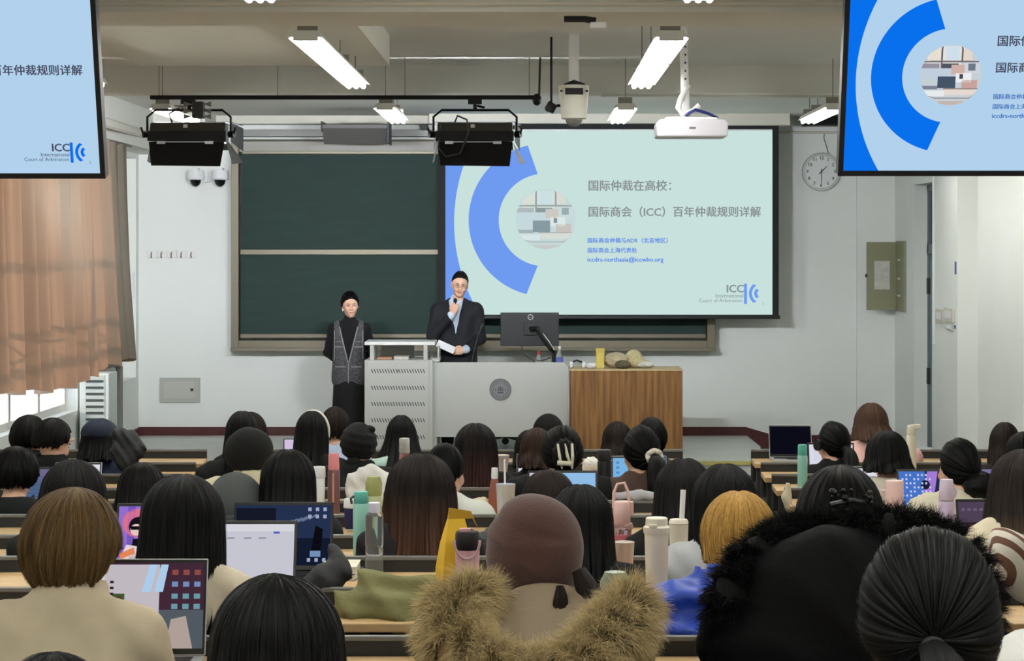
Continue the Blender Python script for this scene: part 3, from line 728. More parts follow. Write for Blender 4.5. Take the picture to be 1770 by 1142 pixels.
# ------------------------------------------------------------ ptz camera on a pole
D = 14.7
t = thing('ceiling_camera', 'white tracking camera on a white ceiling pole in the middle of the hall', 'camera', (xof(992, D), D, zof(218, D)))
def zz(py): return zof(py, D) - zof(218, D)
A = MB(); A.lathe([(.042, zz(208)), (.082, zz(205)), (.094, zz(170)), (.1, zz(152)), (.098, zz(148)), (.06, zz(147))], n=32); A.build('housing', mat('white_camera_body', (226, 226, 216), .4), t)
A = MB(); A.sphere((0, 0, zz(207)), (.055, .055, .045), 20, 10); A.build('dome', mat('grey_camera_dome', (120, 120, 116), .15), t)
A = MB(); A.box(-.058, .058, -.105, -.08, zz(165), zz(154)); A.box(-.09, -.075, -.08, -.06, zz(160), zz(157)); A.box(.075, .09, -.08, -.06, zz(160), zz(157)); A.build('vent', M_black, t, smooth=0)
A = MB(); A.lathe([(.034, zz(150)), (.034, CEIL - zof(218, D))], n=20); A.build('pole', M_white, t)
A = MB(); A.tube([(-.06, -.03, zz(149)), (.0, -.06, zz(143)), (.06, -.03, zz(148)), (.03, .03, zz(144))], .016, 8); A.build('cable_bundle', M_black, t)
D2 = 14.9
t = thing('small_camera', 'small black camera hanging beside the white tracking camera', 'camera', (xof(953, D2), D2, zof(186, D2)))
A = MB(); A.box(-.035, .03, -.06, .06, -.03, .03, M=Matrix.Rotation(.5, 4, 'Y')); A.build('body', M_black, t, bevel=.008, smooth=0)
A = MB(); A.lathe([(.02, 0), (.024, .04)], c=(-.02, -.05, -.01), n=14, M=Matrix.Rotation(math.pi / 2, 4, 'X')); A.build('lens', M_dgrey, t)
A = MB(); A.tube([(.03, 0, .01), (.09, .0, .02), (.12, -.05, .0)], .01, 8); A.tube([(0, 0, .02), (0, .02, CEIL - zof(186, D2))], .008, 6); A.build('mount', M_black, t)
# black cable cover on the beam and junction box
A = MB(); A.tube([PX(975, 33, 10.1), PX(1010, 33, 10.1), PX(1030, 36, 10.1)], .015, 10); tag(A.build('cable_sleeve', M_black), 'black cable sleeve on the near ceiling beam above the tracking camera', 'cable')
box_thing('junction_box', 'small white junction box on the near ceiling beam', 'junction box', 1020, 1048, 38, 48, 10.08, .07, M_white)
# ------------------------------------------------------------ projector
D = 14.0
t = thing('projector', 'white projector hanging from a perforated pole, tilted cables on top', 'projector', (xof(1197, D), D, zof(236, D)))
zz = lambda py: zof(py, D) - zof(236, D)
M_proj = mat('white_projector', (206, 204, 214), .4)
A = MB(); A.prism([(-.218, .0), (.218, .0), (.222, zz(212)), (.2, zz(206)), (-.2, zz(206)), (-.222, zz(212))], 'xz', 0, .34); A.build('body', M_proj, t, bevel=.01, smooth=0)
A = MB(); A.box(-.02, .02, -.002, .0, zz(223), zz(219)); A.build('badge', M_grey, t, smooth=0)
A = MB(); A.box(-.16, .16, .05, .28, zz(206), zz(201)); A.build('top_plate', M_white, t, bevel=.004, smooth=0)
xp = xof(1186, D) - xof(1197, D)
A = MB(); A.tube([(xp + .01, .12, zz(201)), (xp, .12, zz(150)), (xp - .012, .12, CEIL - zof(236, D))], .026, 14); A.build('pole', M_white, t)
A = MB()
for py in range(80, 150, 14): A.box(xp - .004, xp + .006, .09, .097, zz(py), zz(py) + .012)
A.build('pole_slot', M_dgrey, t, smooth=0)
A = MB(); A.tube([(xp + .02, .12, zz(145)), (xp - .03, .08, zz(170)), (xp - .045, .07, zz(185)), (xp - .02, .08, zz(196)), (xp + .05, .1, zz(190)), (xp + .09, .1, zz(180))], .018, 8); A.build('white_cable', M_white, t)
A = MB()
for k in range(3): A.tube([(xp + .0, .06 + .02 * k, zz(199 - 2 * k)), (xp + .06, .05 + .02 * k, zz(188)), (xp + .14, .05 + .02 * k, zz(195)), (xp + .2, .06, zz(203))], .009, 6)
A.build('blue_cable', mat('blue_cable', (34, 40, 110), .5), t)
# ceiling vent behind the left light
box_thing('ceiling_vent', 'grey ceiling vent box behind the left long tube light', 'vent', 498, 612, 64, 90, 14.9, .5, M_grey)
# ------------------------------------------------------------ people
M_skin = mat('skin', (222, 178, 152), .55, spec=.3, noise=.06, nscale=25)
M_eye = mat('eye_white', (232, 228, 222), .25); M_iris = mat('dark_iris', (28, 20, 18), .15); M_lip = mat('lips', (172, 92, 86), .45)

def finger_hand(side, curl, spread=.1, thumb=.5, vox=.0052, wrist=True):
    """a hand from the wrist at the origin pointing to +y, palm to -z; side +1 is a right hand (thumb to -x)"""
    s = -side
    prims = []
    P = lambda x, y, z: (s * x, y, z)
    def chain(base, dirx, lens, r0, cu):
        a = np.array(base, float); ang = -.12; out = []
        for i, L in enumerate(lens):
            ang_i = ang - cu * (0.6 if i == 0 else 1.0) * (i + 1) * .62
            d = np.array([dirx * math.cos(ang_i), math.cos(ang_i), math.sin(ang_i)])
            b_ = a + d * L; out.append((tuple(a), tuple(b_), r0 - .0012 * i, r0 - .0012 * (i + 1))); a = b_
        return out
    cs = curl if isinstance(curl, (list, tuple)) else [curl] * 4
    for i, (x, ln) in enumerate(((.030, .92), (.010, 1.0), (-.011, .95), (-.030, .76))):
        for q in chain((x, .082 - .004 * abs(i - 1), 0), (x * 3) * spread, [.040 * ln, .026 * ln, .021 * ln], .0088, cs[i]):
            prims.append((P(*q[0]), P(*q[1]), q[2], q[3]))
    t0 = (.026, .022, -.004); t1 = (.026 + .034 * (1 - thumb * .5), .05, -.014 - .012 * thumb); t2 = (t1[0] + .010 * (1 - 1.6 * thumb), .078, t1[2] - .012 * thumb); t3 = (t2[0] - .012 * thumb, .098, t2[2] - .012 * thumb)
    prims += [(P(*t0), P(*t1), .013, .011), (P(*t1), P(*t2), .011, .0095), (P(*t2), P(*t3), .0095, .008)]
    def fn(p):
        d = ell(p, P(0, .05, 0), (.042, .05, .015))
        d = smin(d, rc(p, P(0, -.018, 0), P(0, .03, 0), .024, .024), .02)
        for a, b_, r1, r2 in prims: d = smin(d, rc(p, a, b_, r1, r2), .005)
        return d
    return surf(fn, (-.09, -.08, -.13), (.09, .19, .06), vox)
HANDS = {}
def hand_geo(side, curl, thumb=.5, vox=.0065):
    k = (side, str(curl), thumb, vox)
    if k not in HANDS: HANDS[k] = finger_hand(side, curl, thumb=thumb, vox=vox)
    return HANDS[k]

def frame_from(d, up):
    """columns: x, y=d, z~up"""
    d = Vector(d).normalized(); up = Vector(up); x = d.cross(up).normalized(); z = x.cross(d).normalized()
    return np.array([[x[0], d[0], z[0]], [x[1], d[1], z[1]], [x[2], d[2], z[2]]])

def head_fn(p, Hc, R, s=1.0, male=False):
    q = (p - np.array(Hc, dtype=np.float32)) @ R / s
    d = ell(q, (0, -.012, .022), (.077, .095, .100))
    d = smin(d, ell(q, (0, .022, -.035), (.060 if not male else .064, .070, .086)), .04)
    d = smin(d, ell(q, (0, .062, -.098), (.026 if not male else .032, .026, .024)), .03)            # chin
    d = smax(d, -ell(q, (.030, .100, -.008), (.017, .016, .011)), .02); d = smax(d, -ell(q, (-.030, .100, -.008), (.017, .016, .011)), .02)
    d = smin(d, rc(q, (0, .090, .004), (0, .108, -.038), .008, .0125), .012)                      # nose
    d = smin(d, ell(q, (0, .104, -.041), (.018, .010, .009)), .006)
    d = smin(d, ell(q, (0, .089, -.068), (.023, .011, .0055)), .007); d = smin(d, ell(q, (0, .087, -.077), (.019, .011, .006)), .007)  # lips
    d = smin(d, ell(q, (.036, .076, -.040), (.022, .018, .02)), .02); d = smin(d, ell(q, (-.036, .076, -.040), (.022, .018, .02)), .02)
    for sx in (-1, 1):
        e = ell(q, (sx * .080, -.006, -.012), (.010, .020, .032)); e = smax(e, -ell(q, (sx * .090, .002, -.012), (.008, .011, .02)), .006)
        d = smin(d, e, .008)
    return d * s

def face_parts(parent, Hc, R, s, lip=True, brow_col=(26, 22, 22)):
    Rm = Matrix(R.tolist()).to_4x4(); H = Vector(Hc)
    T = lambda v: tuple(H + Rm @ (Vector(v) * s))
    for sx in (-1, 1):
        b = MB(); b.sphere(T((sx * .030, .0835, -.008)), (.0120 * s, .0085 * s, .0046 * s), 14, 8, M=Rm); e = b.build('eye', M_eye, parent)
        b = MB(); b.sphere(T((sx * .030, .0905, -.008)), (.0050 * s, .0025 * s, .0046 * s), 12, 6, M=Rm); b.build('iris', M_iris, e)
    M_brow = mat('dark_brow', brow_col, .7)
    for sx in (-1, 1):
        b = MB(); b.tube([T((sx * x, y, z)) for x, y, z in ((.017, .0905, -.0075), (.024, .0935, -.0035), (.031, .0945, -.0025), (.038, .0915, -.004), (.044, .0855, -.0075))], [.0011 * s, .0018 * s, .0019 * s, .0018 * s, .0011 * s], 6); b.build('eyelashes', M_brow, parent)
    for sx in (-1, 1):
        b = MB(); b.tube([T((sx * x, y, z)) for x, y, z in ((.015, .096, .010), (.03, .094, .015), (.046, .082, .011))], [.0025 * s, .003 * s, .0018 * s], 6); b.build('eyebrow', M_brow, parent)
    if lip:
        b = MB(); b.sphere(T((0, .0955, -.068)), (.022 * s, .0065 * s, .0042 * s), 14, 8, M=Rm); b.sphere(T((0, .094, -.077)), (.018 * s, .0065 * s, .0048 * s), 14, 8, M=Rm); b.build('lips', M_lip, parent)

SEATED = {}
def seated_pose(a, wide, hd, arms):
    u = np.array([0, math.sin(a), math.cos(a)]); P0 = np.array([0, 0, .52]); T = .445
    S = P0 + u * T; N = S + u * .045
    n = np.array([0, math.sin(a * .6 + .12), math.cos(a * .6 + .12)]); Hc = N + n * .09 + np.array([0, .03, .068])
    J = dict(P=P0, S=S, N=N, Hc=Hc, u=u)
    for k, sx in (('R', 1), ('L', -1)):
        sh = S + np.array([sx * .155 * wide, 0, -.015])
        w = np.array(arms[k], float) if arms and k in arms else np.array([sx * .12, sh[1] + .30, .815])
        up, fo = .27, .245
        dv = w - sh; L = np.linalg.norm(dv)
        if L > up + fo - .01: w = sh + dv / L * (up + fo - .01); dv = w - sh; L = np.linalg.norm(dv)
        c = (up * up - fo * fo + L * L) / (2 * L); h = math.sqrt(max(up * up - c * c, 0)); dn = dv / L
        out = np.array([sx * .45, -.35, -.8]); out = out - dn * (out @ dn); out /= np.linalg.norm(out)
        J['sh' + k], J['el' + k], J['wr' + k] = sh, sh + dn * c + out * h, w
    return J
def torso_fn(p, J, o, wide, bulk, rip=0.0, sleeve=True, cut=True):
    P0, S, N, u = J['P'], J['S'], J['N'], J['u']; w = wide
    d = rc(p, P0 + [.075 * w, 0, -.02], S + [.075 * w, .0, -.09], .115 * bulk + o, .105 * bulk + o)
    d = smin(d, rc(p, P0 + [-.075 * w, 0, -.02], S + [-.075 * w, .0, -.09], .115 * bulk + o, .105 * bulk + o), .06)
    for k, sx in (('R', 1), ('L', -1)):
        sh, el, wr = J['sh' + k], J['el' + k], J['wr' + k]
        d = smin(d, rc(p, N + u * .02, sh, .045 + o, .058 * bulk + o), .07)
        if sleeve:
            a = rc(p, sh, el, .058 * bulk + o, .047 * bulk + o)
            wv = el + (wr - el) * (.93 if cut else .85); a = smin(a, rc(p, el, wv, .047 * bulk + o, .036 * bulk + o), .03)
            d = smin(d, a, .035)
    if rip: d = d + rip * np.sin(p[:, 2] * 75 + 2.2 * np.sin(p[:, 0] * 11)) * .5 + rip * .5 * np.sin(p[:, 0] * 41 + p[:, 2] * 20) * np.sin(p[:, 1] * 37)
    else: d = d + .004 * np.sin(p[:, 2] * 34 + 3 * p[:, 0] * 7) * np.sin(p[:, 0] * 29 + p[:, 1] * 17 + p[:, 2] * 9) + .0025 * np.sin(p[:, 0] * 61 + p[:, 2] * 47)
    return d

def strands(V, NC, m, count, seed, half=.5, width=.0011, lift=.006):
    """thin ribbons following the columns of a hair shell V (NC columns of m points)"""
    r = np.random.RandomState(seed); G = V.reshape(NC, m, 3); n = 8
    me_ = m - 3
    a = r.rand(count) * .55 * me_; ln = (.3 + .55 * r.rand(count)) * me_; b_ = np.minimum(a + ln, me_ - 1 + r.rand(count) * .9)
    j0 = (NC - 2) * (.5 + (r.rand(count) * 2 - 1) * half); dr = r.randn(count) * NC * .006
    t = np.linspace(0, 1, n)[None, :]
    jj = np.clip(j0[:, None] + dr[:, None] * t, 0, NC - 1.001); ii = np.clip(a[:, None] + (b_ - a)[:, None] * t, 0, m - 1.001)
    def samp(jj, ii):
        j = jj.astype(int); i = ii.astype(int); fj = (jj - j)[..., None]; fi = (ii - i)[..., None]
        return (G[j, i] * (1 - fj) + G[j + 1, i] * fj) * (1 - fi) + (G[j, i + 1] * (1 - fj) + G[j + 1, i + 1] * fj) * fi
    P = samp(jj, ii)
    T = np.gradient(P, axis=1); W = samp(np.clip(jj + 1, 0, NC - 1.001), ii) - samp(np.clip(jj - 1, 0, NC - 1.001), ii)
    Nn = np.cross(T, W); Nn /= np.linalg.norm(Nn, axis=-1, keepdims=True) + 1e-9
    c = G.reshape(-1, 3).mean(axis=0); sg = np.sign(((P - np.array([c[0], c[1], 0]) * [1, 1, 0] - np.array([0, 0, 1.0]) * P) * Nn).sum(-1, keepdims=True)); sg[sg == 0] = 1
    sg = np.where(np.abs(Nn[..., 2:3]) > .75, np.sign(Nn[..., 2:3]), sg)
    off = (.0006 + lift * (r.rand(count) ** 3)[:, None] * t ** 1.5 + .0012 * r.rand(count)[:, None])[..., None]
    P = P + Nn * sg * off
    W /= np.linalg.norm(W, axis=-1, keepdims=True) + 1e-9
    w = (width * (.6 + .8 * r.rand(count))[:, None] * (1 - .85 * t ** 3))[..., None]
    VV = np.stack([P - W * w, P + W * w], axis=2).reshape(-1, 3)
    k = (np.arange(count)[:, None] * n * 2 + np.arange(n - 1)[None, :] * 2).reshape(-1, 1); F = k + np.array([[0, 1, 3, 2]])
    uv = np.stack([np.repeat(r.rand(count), n * 2), np.repeat((ii / (m - 1)).reshape(-1), 2)], axis=1)
    return VV, F, uv

def cap_geo(st, hw, seed):
    """hair drawn back from the hairline to a pole (ponytail, bun, clip)"""
    NC = st.get('cols', 180); M_ = 26; c = np.array([0, -.012, .012]); rx, ry, rz = hw / 2, st.get('ry', max(.108, hw * .53)), st.get('rz', .128)
    p = np.array(st['pole'], float); p /= np.linalg.norm(p); e1 = np.array([0, 0, 1.0]) - p * p[2]; e1 /= np.linalg.norm(e1); e2 = np.cross(p, e1)
    ph = np.linspace(-math.pi, math.pi, NC); g = noise1(NC, [(5, .001), (11, .0009), (23, .0008), (47, .0006), (67, .0005)], seed); g[-1] = g[0]; ps = np.linspace(.04, 3.05, 220); V = []; UV = []
    for j in range(NC):
        D = np.cos(ps)[:, None] * p + np.sin(ps)[:, None] * (math.cos(ph[j]) * e1 + math.sin(ph[j]) * e2)
        y = D[:, 1] * ry + c[1]; z = D[:, 2] * rz + c[2]
        zl = np.interp(y, [-.10, -.07, .0, .05, .075, .1], st.get('hl', [-.085, -.07, -.02, .045, .07, .08])) + st.get('hj', .006) * math.sin(ph[j] * 14)
        bad = np.where((z < zl) & (ps > .25))[0]; pe = ps[bad[0]] if len(bad) else 3.0
        for i in range(M_):
            t = i / (M_ - 1); q = .03 + (pe - .03) * t; Dq = math.cos(q) * p + math.sin(q) * (math.cos(ph[j]) * e1 + math.sin(ph[j]) * e2)
            r = 1 + g[j] * (1.2 - t * .5) / .1 * min(1, q * 2.5) - .02 * math.exp(-(q / .3) ** 2)
            if i >= M_ - 2: r *= .965 if i == M_ - 2 else .9
            V.append(c + Dq * [rx, ry, rz] * r); UV.append((j / (NC - 1), 1 - t * .9))
    jj, ii = np.meshgrid(np.arange(NC - 1), np.arange(M_ - 1), indexing='ij'); a = (jj * M_ + ii).ravel()
    return np.array(V), np.stack([a, a + 1, a + M_ + 1, a + M_], axis=1), np.array(UV), NC, M_

def hair_geo(st, hw, seed, dd):
    """st: dict(L=drop below ear, flare, face=half angle of the hair, nape, tuft, cols). head-local"""
    NC = st.get('cols', 200); L0 = st.get('L', .3); flare = st.get('flare', .06); ff = st.get('face', 2.0)
    ns_a, ns_d = 16, (22 if L0 > .02 else 0)
    rx, ry, rz = hw / 2, st.get('ry', max(.108, hw * .53)), st.get('rz', .128)
    c = np.array([0, -.012, .012]); tuft = st.get('tuft', 0.0)
    ph = np.linspace(-math.pi, math.pi, NC)
    g = noise1(NC, [(5, .0014), (11, .0012), (19, .001), (37, .0008), (67, .0006)], seed)
    g2 = noise1(NC, [(13, .003), (29, .003), (53, .002)], seed + 1)
    jag = 1 + noise1(NC, [(7, .04), (23, .05), (41, .05), (71, .03)], seed + 2)
    front = np.abs(ph) > ff
    nape = st.get('nape', 1.95)
    V = []; UVs = []
    tot = ns_a + ns_d + 3
    part = st.get('part', 0.0)
    for j in range(NC):
        f = abs(ph[j]); sx, sy = math.sin(ph[j]), -math.cos(ph[j])
        if L0 > .02:
            k = min(max((f - ff + .12) / .24, 0), 1)
            pe = (1 - k) * 1.57 + k * .98; Lj = L0 * jag[j] * (1 - k) ** .5
        else:
            k = min(max((f - 1.2) / .5, 0), 1); k2 = min(max((f - ff + .1) / .2, 0), 1)
            pe = nape * (1 - k) + 1.62 * k; pe = pe * (1 - k2) + .98 * k2; Lj = 0; pe *= 1 + (jag[j] - 1) * .5
        pts = []
        for i in range(ns_a + 1):
            t = i / ns_a; ps = pe * t
            r = 1 + (g[j] * min(t * 2.5, 1) + tuft * (g2[j] * 2.2 * math.sin(t * 9 + j * .05) * t)) / .1
            x, y, z = rx * math.sin(ps) * sx * r, ry * math.sin(ps) * sy * r, rz * math.cos(ps) * (1 + g[j] * 2)
            if part: z -= part * math.exp(-((x - st.get('px', 0)) / .010) ** 2) * (1 if y > -.06 else 0.3)
            pts.append(c + [x, y, z])
        e = pts[-1]
        for i in range(1, ns_d + 1):
            t = i / ns_d
            w = 1 + flare * t * (1.2 - .2 * t) * Lj / L0 - st.get('pinch', .0) * math.sin(min(t * 2.2, 1) * math.pi)
            gg = (g[j] * (1 + 1.6 * t) + g2[j] * t * 1.1 + .003 * math.sin(t * 7 + j * .21) * st.get('wave', .4) * 2) / .1
            rs = math.sin(pe); x, y = rx * sx * w * (1 + gg) * rs, ry * sy * w * (1 + gg) * rs
            pull = min(t * 1.5, 1); y = y * (1 - .35 * pull * (1 if sy > 0 else 0))
            v = c + np.array([x, y, 0]) + np.array([dd[0] * Lj * t * t, dd[1] * Lj * (.25 * t + .75 * t * t), dd[2] * Lj * t]) + np.array([0, 0, e[2] - c[2]])
            v[1] += -.02 * t * t * (3 - 2 * t) * max(0, -sy)
            pts.append(v)
        last = pts[-1]; prev = pts[-2]
        inn = np.array([c[0] + (last[0] - c[0]) * .80, c[1] + (last[1] - c[1]) * .80, last[2]]) if L0 > .02 else c + (last - c) * .82
        pts.append(last * .5 + inn * .5 + (last - prev) * .2); pts.append(inn);
        for i, q in enumerate(pts): V.append(q); UVs.append((j / (NC - 1), i / (tot - 1)))
    V = np.array(V); m = len(V) // NC; F = []
    jj, ii = np.meshgrid(np.arange(NC - 1), np.arange(m - 1), indexing='ij')
    a = (jj * m + ii).ravel(); F = np.stack([a, a + 1, a + m + 1, a + m], axis=1)
    return V, F, np.array(UVs), NC, m

def hair_full(st, hw, seed, dd, count):
    V, F, U, NC, m = cap_geo(st, hw, seed) if 'pole' in st else hair_geo(st, hw, seed, dd)
    V2, F2, U2 = strands(V, NC, m, count, seed + 9, half=.5 if 'pole' in st else min(.5, (st.get('face', 2.0) - .2) / 6.283), width=st.get('sw', .0011), lift=st.get('lift', .006))
    return np.concatenate([V, V2]), np.concatenate([F, F2 + len(V)]), np.concatenate([U, U2])

def tail_geo(p0, dirs, L, r, seed, n=44, sx=1.0):
    """a hanging hank of hair from p0; dirs: start direction and end direction"""
    d0 = np.array(dirs[0], float); d1 = np.array(dirs[1], float); d0 /= np.linalg.norm(d0); d1 /= np.linalg.norm(d1)
    m = 26; V = []; UVs = []; p = np.array(p0, float); g = noise1(n, [(5, .08), (9, .09), (15, .07), (21, .05)], seed)
    for i in range(m):
        t = i / (m - 1); k = min(t * 2.2, 1); k = k * k * (3 - 2 * k); d = d0 * (1 - k) + d1 * k; d /= np.linalg.norm(d)
        if i: p = p + d * L / (m - 1)
        a = np.cross(d, [0, 0, 1.0]) if abs(d[2]) < .95 else np.array([1.0, 0, 0]); a /= np.linalg.norm(a); b_ = np.cross(a, d)
        rr = r * (.42 + .75 * math.sin(min(t * 1.5 + .1, 1) * math.pi * .62)) * (1 if t < .75 else 1 - ((t - .75) / .25) ** 1.6 * .8)
        for j in range(n):
            q = 2 * math.pi * j / n; R_ = rr * (1 + g[j] * (.3 + t))
            ex = d * (g[j] * L * .5 * t)
            V.append(p + ex + a * (R_ * sx * math.cos(q)) + b_ * (R_ * .8 * math.sin(q))); UVs.append((j / n * .5, t))
    jj, ii = np.meshgrid(np.arange(n), np.arange(m - 1), indexing='ij')
    F = np.stack([ii * n + jj, ii * n + (jj + 1) % n, (ii + 1) * n + (jj + 1) % n, (ii + 1) * n + jj], axis=-1).reshape(-1, 4)
    return np.array(V), F, np.array(UVs)

def fur_mesh(path, rad, count, length, seed, flow, name, m, width=.0035, twist=0.25, out=1.0):
    """strands rooted on a tube along path"""
    r = np.random.RandomState(seed); path = np.array(path, float); seg = len(path) - 1
    t = r.rand(count) * seg; i = np.minimum(t.astype(int), seg - 1); f = (t - i)[:, None]
    P = path[i] * (1 - f) + path[i + 1] * f; T = path[i + 1] - path[i]; T /= np.linalg.norm(T, axis=1)[:, None]
    rr = np.array(rad)[i] * (1 - f[:, 0]) + np.array(rad)[i + 1] * f[:, 0]
    A = np.cross(T, [0, 0.2, 1.0]); A /= np.linalg.norm(A, axis=1)[:, None]; B = np.cross(A, T)
    an = r.rand(count) * 6.283; Nn = A * np.cos(an)[:, None] + B * np.sin(an)[:, None]
    root = P + Nn * rr[:, None] * .82
    cl = np.stack([np.sin(t * 9 + an * 3), np.sin(t * 13 + an * 2 + 1), np.sin(t * 7 - an * 4 + 2)], axis=1)
    d = Nn * out + np.array(flow) * 1.0 + T * twist * cl[:, :1] * 2 + cl * .32 + r.randn(count, 3) * .16; d /= np.linalg.norm(d, axis=1)[:, None]
    L = (length * (.6 + .7 * r.rand(count)))[:, None]
    d2 = d + np.array([0, 0, -.5]) * (.5 + r.rand(count)[:, None]) + r.randn(count, 3) * .2; d2 /= np.linalg.norm(d2, axis=1)[:, None]
    S_ = np.cross(d, r.randn(count, 3)); S_ /= np.linalg.norm(S_, axis=1)[:, None]; w = width * (.6 + .8 * r.rand(count))[:, None]
    mid = root + d * L * .55; tip = mid + d2 * L * .5
    V = np.stack([root - S_ * w, root + S_ * w, mid + S_ * w * .6, mid - S_ * w * .6, tip + S_ * w * .12, tip - S_ * w * .12], axis=1).reshape(-1, 3)
    k = np.arange(count)[:, None] * 6
    F = np.concatenate([k + np.array([[0, 1, 2, 3]]), k + np.array([[3, 2, 4, 5]])])
    uv = np.tile(np.array([[0, 0], [0, 0], [0, .5], [0, .5], [0, 1], [0, 1]], float), (count, 1)); uv[:, 0] = np.repeat(r.rand(count), 6)
    return np_mesh(name, V, F, m, uv)

def fur_mat(name, root, tip, mid=None):
    if name in MATS: return MATS[name]
    m = bpy.data.materials.new(name); m.use_nodes = True; nt = m.node_tree; b = nt.nodes['Principled BSDF']; b.inputs['Roughness'].default_value = .7; b.inputs['Specular IOR Level'].default_value = .15
    uv = nt.nodes.new('ShaderNodeTexCoord'); sp = nt.nodes.new('ShaderNodeSeparateXYZ'); nt.links.new(uv.outputs['UV'], sp.inputs[0])
    w = nt.nodes.new('ShaderNodeMath'); w.operation = 'MULTIPLY_ADD'; w.inputs[1].default_value = .6; w.inputs[2].default_value = -.3; nt.links.new(sp.outputs['X'], w.inputs[0])
    ad = nt.nodes.new('ShaderNodeMath'); nt.links.new(w.outputs[0], ad.inputs[0]); nt.links.new(sp.outputs['Y'], ad.inputs[1])
    r = nt.nodes.new('ShaderNodeValToRGB'); r.color_ramp.elements[0].color = s2l(root); r.color_ramp.elements[1].color = s2l(tip); r.color_ramp.elements[1].position = .9
    nt.links.new(ad.outputs[0], r.inputs['Fac']); nt.links.new(r.outputs['Color'], b.inputs['Base Color']); MATS[name] = m; return m

H_black = hair_mat('black_hair', (12, 11, 12), (5, 5, 6)); H_soft = hair_mat('soft_black_hair', (20, 18, 18), (9, 8, 8)); H_brown = hair_mat('dark_brown_hair', (44, 32, 27), (20, 15, 13))
H_red = hair_mat('red_brown_tipped_hair', (28, 22, 21), (14, 11, 11), tip=(78, 42, 36), tip_at=.6); H_hi = hair_mat('highlighted_brown_hair', (34, 25, 22), (15, 12, 11), tip=(112, 70, 48), tip_at=.6)
H_ombre = hair_mat('ombre_brown_hair', (44, 32, 27), (24, 18, 16), tip=(138, 108, 72), tip_at=.75); H_chest = hair_mat('chestnut_hair', (92, 66, 50), (56, 38, 30))
H_blond = hair_mat('ash_blond_hair', (134, 106, 66), (66, 49, 32)); H_gold = hair_mat('golden_hair', (214, 170, 92), (146, 106, 48)); H_light = hair_mat('brown_hair_light_streaks', (72, 50, 38), (28, 20, 18))
LONG = dict(L=.30, flare=.08, face=2.0, part=.004); BOB = dict(L=.10, flare=.10, face=1.95); SHORT = dict(L=0, face=2.0, nape=2.05, tuft=.5); UPDO = dict(pole=(0, -.94, -.22))

